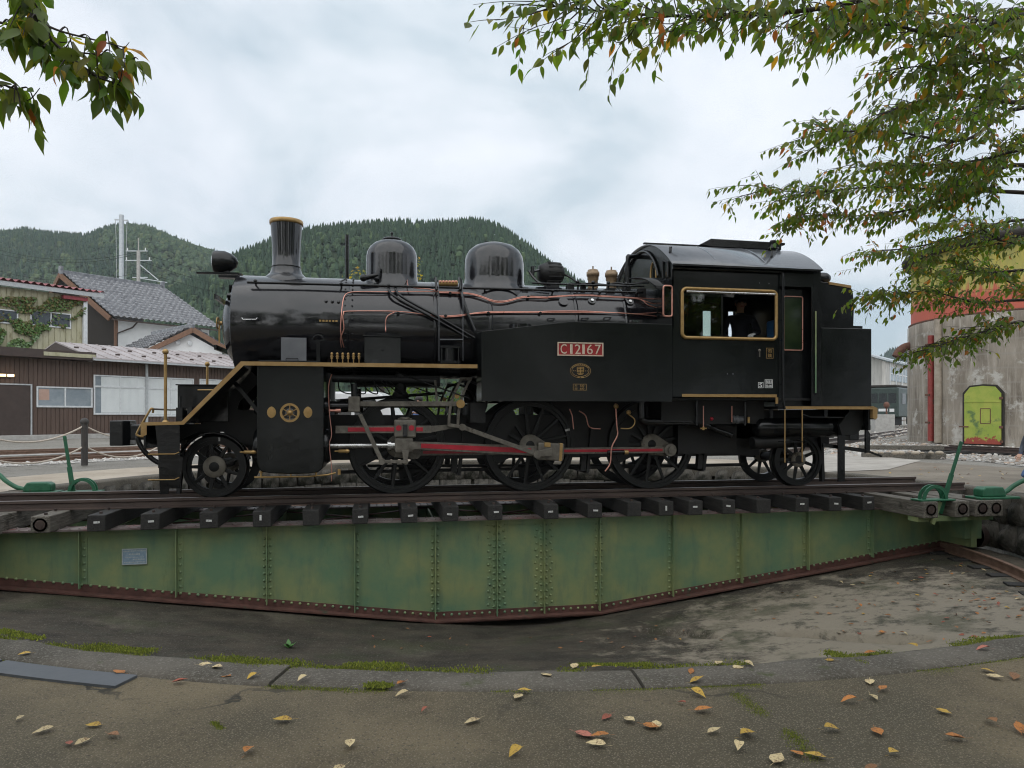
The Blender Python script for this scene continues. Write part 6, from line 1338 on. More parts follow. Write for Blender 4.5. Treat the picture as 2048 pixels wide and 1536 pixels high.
gravel('ballast_stones', [atz(1745, 866, -.1), atz(1815, 852, -.1), atz(1830, 866, -.1), atz(1745, 885, -.1)], 500, .05, .11, -.11, GC)
# stacked old timbers with stones on them
for i, (pxa, pxb, py, z0, z1_, lab) in enumerate(((1728, 1893, 918, -.12, .07, 'weathered grey timber lying nearest the pit on the right'), (1722, 1889, 899, .02, .16, 'weathered timber lying behind the front timber on the right'), (1842, 1942, 912, -.12, .0, 'short dark timber end beside the two weathered timbers'))):
    A_, B_ = atz(pxa, py, z0), atz(pxb, py+(1 if i < 2 else -3), z0); d = (B_-A_).normalized(); pv = Vector((-d.y, d.x, 0))
    tag(MB().obox((A_+B_)/2+pv*.11+UP*((z1_-z0)/2), (B_-A_)/2, pv*.11, UP*(z1_-z0)/2).build('old_timber', 'sleeper_grey' if i < 2 else 'sleeper_dark', None, .015), lab, 'timber')
for px in (1738, 1752, 1766, 1790, 1803, 1828, 1845, 1862, 1880):
    p = atz(px, 905, .10); s_ = random.uniform(.05, .10)
    o = MB().ball((p.x, p.y+random.uniform(-.1, .1), .09), s_, 7, 5, (1.3, 1, .6)).build('loose_stone', 'pale_concrete'); tag(o, 'pale rounded stone resting on the weathered timber', 'stone', 'stones on the weathered timbers')

pm('pale_slab', (.30,.275,.24), (.42,.39,.35), rough=.9, scale=2, bump=.3)
sheet('crossing_slab', [atz(1600, 912, -.07), atz(1700, 906, -.07), atz(1842, 921, -.07), atz(1775, 939, -.07), atz(1640, 944, -.07)], -.07, 'pale_slab')
# rope fence on the left
pb_ = atz(169, 931, -.1); base = []
for i, (px, py, pz) in enumerate(((169, 931, 838), (-60, 945, 846), (330, 922, 834))):
    q = atz(px, py, -.1); hgt = (py-pz)/FPX*(ray(px, py).length and (1.26*FPX/(py-HOR))); base.append((q, hgt))
    labs = ('brown rope fence post with round cap beside the green lever', 'brown rope fence post at the far left edge', 'brown rope fence post hidden behind the front steps of the locomotive')
    rp = thing('fence_post', tuple(q), labs[i], 'post'); MB().cyl(q, q+UP*(hgt-.12), .075, n=12).build('shaft', 'post_brown', rp); MB().ball(q+UP*(hgt-.07), .10, 12, 8).build('cap', 'post_brown', rp)
for (a_, b_), nm in (((1, 0), 'left of'), ((0, 2), 'right of')):
    for fz, w_ in ((.86, 'upper'), (.42, 'lower')):
        A_, B_ = base[a_][0]+UP*base[a_][1]*fz, base[b_][0]+UP*base[b_][1]*fz
        tag(MB().tube([A_.lerp(B_, t)-UP*(.34*4*t*(1-t)) for t in np.linspace(0, 1, 18)], .022, 6).build('rope', 'rope'), f'{w_} sagging white rope {nm} the brown fence post', 'rope')
# pipe fence, low wall, shed and railcar far right
fpl = [atz(px, py, -.1) for px, py in ((1752, 864), (1769, 860), (1785, 857), (1799, 852), (1815, 849))]
pf = thing('pipe_fence', tuple(fpl[0]), 'rusty pipe fence beside the tracks behind the bunker', 'fence')
for q in fpl: MB().cyl(q, q+UP*1.15, .045, n=8).build('post', 'rust_steel', pf)
for a_, b_ in zip(fpl, fpl[1:]):
    for h in (1.1, .62): MB().tube([a_+UP*h, b_+UP*h], .035, 6).build('rail', 'rust_steel', pf)
c = atd(1766, 824, 52); tag(MB().obox((c.x, c.y, .55), Vector((_c, -_s, 0))*.72, Vector((_s, _c, 0))*.3, UP*.65).build('low_wall', 'pole_concrete', None, .03), 'low grey concrete block in front of the far shed', 'wall')
sp0, sp1, sp2 = atd(1690, 835, 92), atd(1768, 835, 84), atd(1905, 835, 118)
sh = thing('engine_shed', (sp1.x, sp1.y, -.1), 'large pale panelled engine shed far behind the tower', 'shed')
hz = atd(1768, 722, 84).z; hz0 = atd(1700, 715, 92).z
def quadwall(A_, B_, z0, za, zb, nm, mt, par, off=0):
    d = (B_-A_).normalized(); n_ = Vector((d.y, -d.x, 0)); return MB().ext([Vector((A_.x, A_.y, z0))+n_*off, Vector((B_.x, B_.y, z0))+n_*off, Vector((B_.x, B_.y, zb))+n_*off, Vector((A_.x, A_.y, za))+n_*off], -n_*.2).build(nm, mt, par)
quadwall(sp0, sp1, -.1, hz0+1.2, hz, 'end_wall', 'shed_wall', sh); sw = quadwall(sp1, sp2, -.1, hz, hz, 'side_wall', 'shed_wall', sh)
d = (sp2-sp1).normalized(); n_ = Vector((d.y, -d.x, 0)); ln_ = (sp2-sp1).length
MB().ext([Vector((sp1.x, sp1.y, hz))+n_*.4-d*.4, Vector((sp2.x, sp2.y, hz))+n_*.4, Vector((sp2.x, sp2.y, hz+2.2))-n_*6, Vector((sp1.x, sp1.y, hz+2.2))-n_*6-d*.4], UP*.2).build('roof', 'galvanised', sh)
for i in range(9):
    a = 4.2+i*3.1; p = Vector((sp1.x, sp1.y, 0))+d*a
    wq = MB().obox(p+UP*(hz-1.35)+n_*.03, d*1.35, n_*.04, UP*.85).build('window', 'window_grey', sh); MB().obox(p+UP*(hz-1.35)+n_*.09, d*.07, n_*.02, UP*.85).obox(p+UP*(hz-1.35)+n_*.09, d*1.35, n_*.018, UP*.06).build('glazing_bar', 'alu', wq)
    MB().obox(p+UP*3.4+n_*.03, d*1.0, n_*.03, UP*1.3).build('panel', 'galvanised', sh)
    MB().obox(p+UP*(hz/2)-d*1.55+n_*.06, d*.10, n_*.06, UP*hz/2).build('pilaster', 'alu', sh)
rc0 = atd(1797, 826, 66); rd = (atd(1960, 826, 96)-rc0); rd.z = 0; rd.normalize(); rn = Vector((rd.y, -rd.x, 0))
rcx = thing('railcar', (rc0.x, rc0.y, 0), 'dark green old railcar half hidden by the water tower', 'railcar'); 
def rb(a0, a1, o0, o1, z0, z1, nm, mt, par, bev=0): return MB().obox(Vector((rc0.x, rc0.y, 0))+rd*(a0+a1)/2+rn*(o0+o1)/2+UP*(z0+z1)/2, rd*(a1-a0)/2, rn*(o1-o0)/2, UP*(z1-z0)/2).build(nm, mt, par, bev)
bd = rb(0, 16, -2.7, 0, .95, 3.75, 'body', 'railcar_green', rcx, .12); rb(.1, 15.9, -2.5, -.2, 3.75, 4.0, 'roof', 'dark_wall', rcx, .1); rb(.4, 3.2, -2.2, -.5, .2, .95, 'bogie', 'rubber', rcx); rb(12, 15, -2.2, -.5, .2, .95, 'bogie', 'rubber', rcx)
for i in range(3): rb(-.03, .0, -2.45+i*.8, -1.8+i*.8, 2.3, 3.2, 'front_window', 'glass_dark', bd)
for i in range(8): rb(1.2+i*1.8, 2.4+i*1.8, 0, .03, 2.2, 3.2, 'side_window', 'glass_dark', bd)
rb(-.06, -.03, -.75, -.35, 1.45, 1.75, 'head_lamp', 'white_wall', bd); rb(-.06, -.03, -2.35, -1.95, 1.45, 1.75, 'head_lamp', 'white_wall', bd); rb(-.03, .0, -1.7, -.9, 1.5, 1.75, 'number_panel', 'white_wall', bd)
# signal stump by the shed
q = atd(1773, 826, 60); tag(MB().cyl((q.x, q.y, -.1), (q.x, q.y, 1.9), .07, n=8).ball((q.x, q.y, 2.0), .24, 10, 6, (1, 1, 1.2)).build('point_indicator', 'rust_steel'), 'small round headed point indicator in front of the shed', 'signal')
# ------------------------------------------------------------------ white van and people behind the locomotive
vp = atd(700, 830, 20.5); vd = Vector((_c, -_s, 0)); vn = Vector((-_s, -_c, 0)); vb = Vector((vp.x, vp.y, -.12))
vn_root = thing('white_van', tuple(vb), 'white van parked behind the locomotive, seen under its boiler', 'van')
side = [(-1.75, .35), (1.70, .35), (1.72, .95), (1.55, 1.12), (1.05, 1.85), (.9, 1.93), (-1.6, 1.93), (-1.75, 1.7)]
vbody = MB().ext([vb+vd*a+UP*z+vn*.75 for a, z in side], -vn*1.5).build('body', 'van_white', vn_root, .06)
for x0, x1 in ((-1.6, -.75), (-.65, .2), (.3, 1.15)):
    top = 1.72; MB().ext([vb+vd*x0+UP*1.15+vn*.755, vb+vd*x1+UP*1.15+vn*.755, vb+vd*(x1-(.28 if x1 > 1 else 0))+UP*top+vn*.755, vb+vd*x0+UP*top+vn*.755], vn*.012).build('side_window', 'glass_dark', vbody)
for x0 in (-1.15, 1.10): MB().cyl(vb+vd*x0+UP*.30+vn*.60, vb+vd*x0+UP*.30+vn*.78, .30, n=20).build('wheel', 'rubber', vn_root); MB().cyl(vb+vd*x0+UP*.30+vn*.78, vb+vd*x0+UP*.30+vn*.79, .17, n=14).build('hub_cap', 'alu', vn_root)
MB().obox(vb-vd*1.74+UP*1.0+vn*.60, vd*.03, vn*.10, UP*.22).build('tail_lamp', 'red_paint', vn_root); MB().obox(vb+vd*.05+UP*1.05+vn*.765, vd*.10, vn*.012, UP*.02).build('door_handle', 'alu', vn_root)
def person(name, label, base, yaw, J, cols, hands='skin', cap=None, H=1.70):
    """J: joint -> (right, forward, up) metres in the figure's own frame; one skinned surface"""
    base = Vector(base); cy_, sy_ = math.cos(yaw), math.sin(yaw)
    R = lambda p: Vector((p[0]*cy_-p[1]*sy_, p[0]*sy_+p[1]*cy_, p[2]))
    root = thing(name, tuple(base), label, 'person')
    order = ['pelvis', 'waist', 'chest', 'neck', 'head', 'crown', 'sl', 'el', 'wl', 'sr', 'er', 'wr', 'hl', 'kl', 'al', 'tl', 'hr', 'kr', 'ar', 'tr']
    E_ = [('pelvis', 'waist'), ('waist', 'chest'), ('chest', 'neck'), ('neck', 'head'), ('head', 'crown'), ('chest', 'sl'), ('sl', 'el'), ('el', 'wl'), ('chest', 'sr'), ('sr', 'er'), ('er', 'wr'), ('pelvis', 'hl'), ('hl', 'kl'), ('kl', 'al'), ('al', 'tl'), ('pelvis', 'hr'), ('hr', 'kr'), ('kr', 'ar'), ('ar', 'tr')]
    rad = dict(pelvis=(.15, .115), waist=(.135, .10), chest=(.16, .115), neck=(.052, .052), head=(.075, .088), crown=(.068, .078), sl=(.068, .068), el=(.05, .05), wl=(.033, .033), sr=(.068, .068), er=(.05, .05), wr=(.033, .033), hl=(.092, .092), kl=(.062, .062), al=(.045, .045), tl=(.035, .04), hr=(.092, .092), kr=(.062, .062), ar=(.045, .045), tr=(.035, .04))
    me = bpy.data.meshes.new('body'); me.from_pydata([tuple(R(J[j])) for j in order], [(order.index(a), order.index(b)) for a, b in E_], [])
    ob = bpy.data.objects.new('body', me); COL.objects.link(ob); ob.parent = root; ORG[ob.name] = base
    sk = ob.modifiers.new('skin', 'SKIN'); sk.use_smooth_shade = True
    for i, j in enumerate(order): me.skin_vertices[0].data[i].radius = rad[j]
    me.skin_vertices[0].data[0].use_root = True
    ob.modifiers.new('sub', 'SUBSURF').levels = 1; ob.modifiers['sub'].render_levels = 2
    k = NT('clothes_'+name+label[:6]); sx = k.n('ShaderNodeSeparateXYZ'); k.l(k.tc.outputs['Object'], sx.inputs[0])
    zn, zw = J['neck'][2]-.02, J['pelvis'][2]+.06
    c = k.mix(k.ramp(k.math('SUBTRACT', sx.outputs[2], zw), 0, .01), cols[1], cols[0]); c = k.mix(k.ramp(k.math('SUBTRACT', sx.outputs[2], zn), 0, .01), c, (.46, .27, .19)); k.set(c, .85); k.bump(k.noise(14, 4, .6), .3, .02)
    me.materials.append(k.m)
    hc, hf = R(J['head']), R((0, 1, 0)); hs = R((1, 0, 0)); fw_ = base+hc
    MB().ball(fw_+UP*.065-hf*.02, .098, 14, 10, (1, 1, .92)).build('hair', 'hair', ob)
    if cap: MB().ball(fw_+UP*.085-hf*.01, .108, 16, 10, (1, 1, .75)).obox(fw_+UP*.07+hf*.12, hs*.075, hf*.06, UP*.008).build('cap', cap, ob)
    MB().cyl(fw_+hf*.085-UP*.005, fw_+hf*.115-UP*.02, .014, .018, 8).build('nose', 'skin', ob)
    for sx_ in (-1, 1): MB().ball(fw_+hf*.083+hs*sx_*.033+UP*.022, .012, 8, 6).build('eye', 'hair', ob); MB().ball(fw_+hs*sx_*.083+UP*.0, .022, 8, 6, (.5, .8, 1.3)).build('ear', 'skin', ob)
    MB().obox(fw_+hf*.088-UP*.045, hs*.025, hf*.006, UP*.006).build('mouth', 'plate_red', ob)
    for w_, e_, sd_2 in (('wl', 'el', -1), ('wr', 'er', 1)):
        pw, pe = base+R(J[w_]), base+R(J[e_]); d_ = (pw-pe).normalized(); s_ = d_.cross(UP); s_ = s_.normalized() if s_.length > .1 else hs.copy(); n2 = s_.cross(d_)
        hd = MB().obox(pw+d_*.05, d_*.05, s_*.038, n2*.014).build('hand', hands, ob, .01)
        for i, ln in enumerate((.062, .07, .066, .052)):
            b = pw+d_*.098+s_*(.029-.019*i); MB().tube([b, b+d_*ln*.5-n2*.008, b+d_*ln*.85-n2*.032], .0085, 6).build('finger', hands, ob)
        MB().tube([pw+d_*.03+s_*.036, pw+d_*.06+s_*.062-n2*.01, pw+d_*.092+s_*.058-n2*.028], .010, 6).build('thumb', hands, ob)
    return root
STAND = dict(pelvis=(0, 0, .93), waist=(0, 0, 1.10), chest=(0, 0, 1.30), neck=(0, .01, 1.47), head=(0, .03, 1.60), crown=(0, .03, 1.68), sl=(-.19, 0, 1.38), el=(-.25, .02, 1.12), wl=(-.24, .14, .92), sr=(.19, 0, 1.38), er=(.25, .02, 1.12), wr=(.24, .14, .92), hl=(-.10, 0, .88), kl=(-.11, .03, .48), al=(-.11, 0, .08), tl=(-.12, .16, .035), hr=(.10, 0, .88), kr=(.11, .03, .48), ar=(.11, 0, .08), tr=(.12, .16, .035))
J2 = dict(STAND); J2.update(el=(-.27, .18, 1.18), wl=(-.10, .36, 1.30), er=(.27, .18, 1.18), wr=(.10, .36, 1.30))
pq = atd(838, 830, 17.5); person('person', 'person in blue clothes standing behind the first driving wheel', (pq.x, pq.y, -.12), PI*.9, J2, ((.10, .16, .34), (.12, .13, .17)))
# driver in the cab
J3 = dict(STAND); J3.update(el=(-.27, .10, 1.13), wl=(-.12, .32, 1.08), er=(.30, .05, 1.10), wr=(.20, .26, .98))
q = at(1490, 640, -.75); person('person', 'engine driver in dark uniform and white gloves inside the cab window', (q.x+.05, -.50, 1.36), PI*.93, J3, ((.010, .011, .018), (.012, .012, .016)), 'glove', 'cloth_dark')
st = thing('cab_seat', (at(1535, 660, -.9).x, -.95, 1.415), 'blue seat in the cab behind the driver', 'seat'); c_ = ORG[st.name]
MB().box(c_.x-.30, c_.x+.12, -1.15, -.75, 2.10, 2.30).build('cushion', 'seat_blue', st, .03); MB().box(c_.x+.06, c_.x+.14, -1.15, -.75, 2.30, 2.66).build('backrest', 'seat_blue', st, .03); MB().cyl((c_.x-.08, -.95, 1.415), (c_.x-.08, -.95, 2.1), .05, n=10).build('pedestal', 'soot', st)
# worker beside the lever at the right edge, knee and sleeve just in view
J4 = dict(STAND); J4.update(pelvis=(0, -.10, .46), waist=(0, -.06, .62), chest=(0, .04, .82), neck=(0, .12, .98), head=(0, .18, 1.10), crown=(0, .19, 1.18), sl=(-.19, .06, .88), el=(-.26, .10, .64), wl=(-.20, .26, .50), sr=(.19, .06, .88), er=(.26, .10, .64), wr=(.20, .26, .50), hl=(-.10, -.08, .42), kl=(-.13, .28, .09), al=(-.12, -.14, .08), tl=(-.12, -.26, .05), hr=(.10, -.08, .42), kr=(.13, .28, .09), ar=(.12, -.14, .08), tr=(.12, -.26, .05))
q = atz(2036, 962, -.06); person('person', 'kneeling person in blue jeans at the right edge beyond the green lock housing', (q.x+.60, q.y+.10, ZG), PI*.55, J4, ((.06, .07, .09), (.07, .13, .27)))
# ------------------------------------------------------------------ wooded hills
k = NT('forest'); a = k.n('ShaderNodeAttribute', attribute_name='tint'); k.set(k.mix(.45, k.mix(1.0, a.outputs['Color'], (.85,.85,.92), 'MULTIPLY'), k.mix(k.ramp(k.noise(.5, 4, .7), .35, .65), (.020,.040,.026), (.058,.092,.048))), .95, None, .2)
pm('hill_soil', (.020,.034,.016), (.035,.055,.024), rough=1, scale=.05)
def prof(pts, u): return float(np.interp(u, [p[0] for p in pts], [p[1] for p in pts]))
HILLS = [
    dict(name='left', D=880., F=430., near=36., px=(-260, 560), sil=[(-260,480),(-60,466),(0,466),(50,460),(100,468),(170,473),(210,458),(255,449),(300,457),(340,473),(380,490),(430,505),(480,524),(560,560)], n=6500, th=(7.5, 11.5), tw=(3.4, 5.2), broad=.45, pal=[(.050,.085,.055),(.062,.100,.062),(.043,.075,.055),(.078,.106,.062)]),
    dict(name='right', D=500., F=225., near=24., px=(250, 1460), sil=[(250,640),(330,592),(400,556),(440,532),(480,508),(520,496),(560,474),(610,463),(660,457),(720,452),(800,446),(850,453),(900,449),(960,446),(1000,458),(1040,484),(1080,513),(1120,542),(1170,574),(1230,612),(1300,650),(1460,730)], n=6000, th=(7, 10.5), tw=(3.0, 4.6), broad=.16, pal=[(.042,.072,.046),(.052,.086,.052),(.062,.100,.058),(.044,.076,.050)]),
    dict(name='far right', D=1500., F=900., near=40., px=(1690, 2500), sil=[(1690,745),(1745,728),(1780,706),(1810,698),(1900,690),(2100,660),(2300,690),(2500,740)], n=2600, th=(12, 18), tw=(6, 9), broad=.5, pal=[(.030,.055,.045),(.038,.062,.05)]),
    dict(name='far', D=1900., F=1100., near=60., px=(-1200, -120), sil=[(-1200,600),(-800,560),(-400,540),(-120,580)], n=1500, th=(14, 20), tw=(7, 10), broad=.5, pal=[(.030,.055,.045),(.038,.062,.05)]),
]
hill_h = {}
def mkhill(h):
    nu, nv = 70, 26; V = []; F = []
    fx = lambda u, s: None
    def P(u, t):
        # t: 0 foot .. 1 crest .. 1.25 behind; depth grows, height follows a shoulder curve
        D = h['F']+(h['D']-h['F'])*min(t, 1.3); y = prof(h['sil'], u); zc = CAM.z+h['D']*(HOR-y)/FPX-4
        s = max(0, min(1, t)); hh = zc*(s**1.25*.35+.65*(3*s*s-2*s**3)); hh -= max(0, t-1)*zc*.8
        p = atd(u, HOR, D); hh += 5*mnoise.noise((u*.012, t*4, h['D']))*(s*(1-s)*4)
        return Vector((p.x, p.y, hh-1.2))
    us = np.linspace(h['px'][0], h['px'][1], nu); ts_ = np.linspace(0, 1.3, nv)
    for t in ts_:
        for u in us: V.append(tuple(P(u, t)))
    for j in range(nv-1):
        for i in range(nu-1): b = j*nu+i; F.append((b, b+1, b+nu+1, b+nu))
    tag(raw('hill', np.array(V), np.array(F), 'hill_soil', smooth=True), kind='structure')
    # trees
    VV = []; FF = []; CC = []; nb = 0
    for q in range(h['n']):
        u = random.uniform(*h['px']); t = 1-abs(random.triangular(-1, 1, 0))*.98
        if random.random() < .10: t = random.uniform(.97, 1.04)
        p = P(u, t); H_ = random.uniform(*h['th']); w = random.uniform(*h['tw'])/2; c0 = np.array(random.choice(h['pal']))*random.uniform(.85, 1.2)
        patch = mnoise.noise((u*.006+3, t*2.2, h['D']*.01))
        broad = random.random() < h['broad']*(1.9 if patch > .12 else .35)
        if not broad:
            m = 7; L_ = 4; vs_ = []; fs_ = []; cs_ = []
            for l in range(L_):
                z0 = H_*(.12+.22*l); z1 = min(H_, z0+H_*.42); r = w*(1.0-.215*l)*random.uniform(.9, 1.1); b = len(vs_); a0 = random.uniform(0, 6)
                for i in range(m):
                    rr = r*(random.uniform(.85, 1.15) if i % 2 else random.uniform(.55, .8)); vs_.append((rr*math.cos(a0+2*PI*i/m), rr*math.sin(a0+2*PI*i/m), z0-random.uniform(0, .4)))
                vs_.append((0, 0, z1))
                for i in range(m): fs_.append((b+i, b+(i+1) % m, b+m)); cs_.append(c0*(random.uniform(.8, 1.2)))
        else:
            g = c0*np.array([1.5, 1.35, .95])*random.uniform(.9, 1.25); vs_ = []; fs_ = []; cs_ = []; m, n_ = 8, 4; rr = w*1.25; hh = H_*.72
            vs_.append((0, 0, .5))
            for j in range(1, n_):
                tt = -PI/2+PI*j/n_
                for i in range(m): q_ = random.uniform(.72, 1.2); vs_.append((rr*q_*math.cos(tt)*math.cos(2*PI*i/m), rr*q_*math.cos(tt)*math.sin(2*PI*i/m), hh*.5+hh*.5*math.sin(tt)*q_))
            vs_.append((0, 0, hh))
            for i in range(m): fs_.append((0, 1+(i+1) % m, 1+i))
            for j in range(n_-2):
                for i in range(m): a_ = 1+j*m+i; b_ = 1+j*m+(i+1) % m; fs_ += [(a_, b_, b_+m), (a_, b_+m, a_+m)]
            tp = len(vs_)-1
            for i in range(m): fs_.append((tp, 1+(n_-2)*m+i, 1+(n_-2)*m+(i+1) % m))
            cs_ = [g*random.uniform(.75, 1.25) for _ in fs_]
        VV.append(np.array(vs_)+np.array(p)); FF.append(np.array(fs_)+nb); nb += len(vs_); CC.append(np.array(cs_))
    o = raw('forest', np.concatenate(VV), np.concatenate(FF), 'forest'); facecol(o, np.concatenate(CC)); tag(o, kind='stuff')
for h in HILLS: mkhill(h)
# valley-floor greenery and houses' hedge closing the view under the boiler
def crown(name, label, base, R, H0, H1, n, cols, ls=(.05, .09), trunk=.12, cat='tree', group=None, sparse=False):
    base = Vector(base); t = thing(name, tuple(base), label, cat, group)
    mb = MB().tube([base, base+UP*(H0*.6)+Vector((.1, 0, 0)), base+UP*(H0+(H1-H0)*.6)], [trunk, trunk*.8, trunk*.25], 8); 
    V = []; F = []; T = []
    cl = [(base+UP*random.uniform(H0, H1)+Vector((random.gauss(0, R*.45), random.gauss(0, R*.45), 0)), random.uniform(.25, .5)*R) for _ in range(22 if H1 < 9 else 34)]
    for c, r in cl: mb.tube([base+UP*(H0*.8), base.lerp(c, .6)+UP*(H0*.25), c], [trunk*.4, trunk*.2, .008], 5)
    mb.build('trunk', 'bark', t)
    for q in range(n):
        c, r = random.choice(cl); d = Vector((random.gauss(0, 1), random.gauss(0, 1), random.gauss(0, .8))).normalized(); p = c+d*r*random.uniform(.5, 1.05)
        s_ = random.uniform(*ls); nn = (d+Vector((random.gauss(0, .6), random.gauss(0, .6), random.gauss(.3, .6)))).normalized(); a = nn.orthogonal().normalized(); a.rotate(Matrix.Rotation(random.uniform(0, 6), 3, nn)); b = nn.cross(a)
        i0 = len(V); V += [p-a*s_-base, p+b*s_*.5-base, p+a*s_-base, p-b*s_*.5-base]; F.append((i0, i0+1, i0+2, i0+3)); cc = random.choice(cols); g = random.uniform(.7, 1.25); T.append(tuple(v*g for v in cc))
    o = raw('crown', np.array([tuple(v) for v in V]), np.array(F), 'leaf_tint', t); facecol(o, np.array(T)); tag(o, kind='stuff'); return t
pm('bark', (.030,.024,.020), (.060,.050,.042), rough=.9, scale=12, stretch=(1,1,.3), bump=.6, bscale=20, bdist=.02)
def leafmat(name, tint=True):
    k = NT(name)
    if tint: a = k.n('ShaderNodeAttribute', attribute_name='tint'); col = a.outputs['Color']
    else: oi = k.n('ShaderNodeObjectInfo'); col = oi.outputs['Color']
    k.set(col, .42, None, .4); tr = k.n('ShaderNodeBsdfTranslucent'); k.l(k.mix(1.0, col, (1.9, 1.95, .8), 'MULTIPLY'), tr.inputs[0]); ms = k.n('ShaderNodeMixShader'); ms.inputs[0].default_value = .50
    k.l(k.b.outputs[0], ms.inputs[1]); k.l(tr.outputs[0], ms.inputs[2]); k.l(ms.outputs[0], k.o.inputs[0]); return k
leafmat('leaf_tint'); kl_ = leafmat('leaf_obj', False)
q = atd(760, 830, 27); crown('autumn_tree', 'yellowing tree whose top shows above the boiler beside the front dome', (q.x, q.y, -.1), 2.3, 4.4, 6.9, 1700, [(.34,.25,.03), (.26,.21,.03), (.18,.18,.03), (.40,.24,.04)], (.06, .11))
q = atd(700, 830, 30); crown('autumn_tree', 'low yellowing tree behind the vent pipe of the boiler', (q.x-1.6, q.y, -.1), 1.8, 4.0, 6.5, 900, [(.32,.25,.03), (.22,.2,.03), (.38,.26,.04)], (.06, .11))
for px, d_, R_, lab in ((800, 24, 1.5, 'green hedge bush behind the first driving wheel'), (900, 26, 1.6, 'green hedge bush behind the expansion link'), (560, 30, 1.8, 'green bush behind the cylinder block'), (1080, 26, 1.7, 'green bush behind the middle driving wheel'), (1250, 28, 1.7, 'green bush behind the rear driving wheel')):
    q = atd(px, 830, d_); crown('bush', lab, (q.x, q.y, -.1), R_, .5, 2.4, 700, [(.07,.12,.03), (.10,.15,.04), (.05,.09,.03)], (.07, .13), .05, 'bush', 'bushes behind the locomotive')
for (x_, y_, R_, h_), w_ in zip(((-16, -17, 3.4, 12), (-9.5, -21, 3.8, 13.5), (-3, -22.5, 3.8, 13), (4, -22, 3.9, 14), (10.5, -20.5, 3.8, 13), (16.5, -16, 3.4, 12), (-21.5, -12, 3.4, 12), (22, -11, 3.4, 11.5)), ('second from the left', 'third from the left', 'fourth from the left', 'fourth from the right', 'third from the right', 'second from the right', 'leftmost', 'rightmost')):
    crown('cherry_tree', f'leafy cherry tree behind the viewpoint, {w_} of the row', (x_, y_, ZG), R_, 2.4, h_, 2300, [(.07,.11,.025), (.09,.13,.03), (.05,.085,.02)], (.26, .5), .2, 'tree', 'cherry trees behind the viewpoint')
# ------------------------------------------------------------------ cherry trees reaching over the pit
def leafmesh(L_, wd, bend, fold, seed):
    rr = random.Random(seed); n = 6; V = []; F = []
    for i in range(n+1):
        t = i/n; w = wd*L_*(math.sin(PI*min(1, t*1.02)**.78)**.9 if 0 < t < 1 else 0)*(1-.30*max(0, t-.6)/.4)
        x = t*L_; z = -bend*L_*t*t
        V += [(x, -w, z+fold*w+rr.uniform(-.02, .02)*L_), (x, 0, z), (x, w, z+fold*w+rr.uniform(-.02, .02)*L_)]
    V[0] = V[2] = V[1] = (0, 0, 0)
    for i in range(n): b = i*3; F += [(b, b+3, b+4, b+1), (b+1, b+4, b+5, b+2)]
    return np.array(V), np.array(F)
LV = [leafmesh(1.0, .22, .18, .30, 1), leafmesh(1.0, .25, .05, .15, 2), leafmesh(1.0, .19, .34, .45, 3), leafmesh(1.0, .23, -.12, .25, 4), leafmesh(1.0, .20, .55, .35, 5), leafmesh(1.0, .24, .10, .60, 6)]
GREEN = [(.105,.155,.024), (.130,.180,.032), (.085,.130,.024), (.165,.205,.040), (.125,.165,.045)]
WARM = [(.40,.27,.03), (.44,.22,.03), (.46,.17,.05), (.40,.12,.05), (.28,.24,.04)]
def place(d, nrm, p, L_):
    """leaf frame: x along the leaf, z near the given normal"""
    d = d.normalized(); s = nrm.cross(d)
    s = s.normalized() if s.length > 1e-3 else d.orthogonal().normalized(); n2 = d.cross(s)
    return np.array([[d.x, s.x, n2.x], [d.y, s.y, n2.y], [d.z, s.z, n2.z]])*L_, np.array(p)
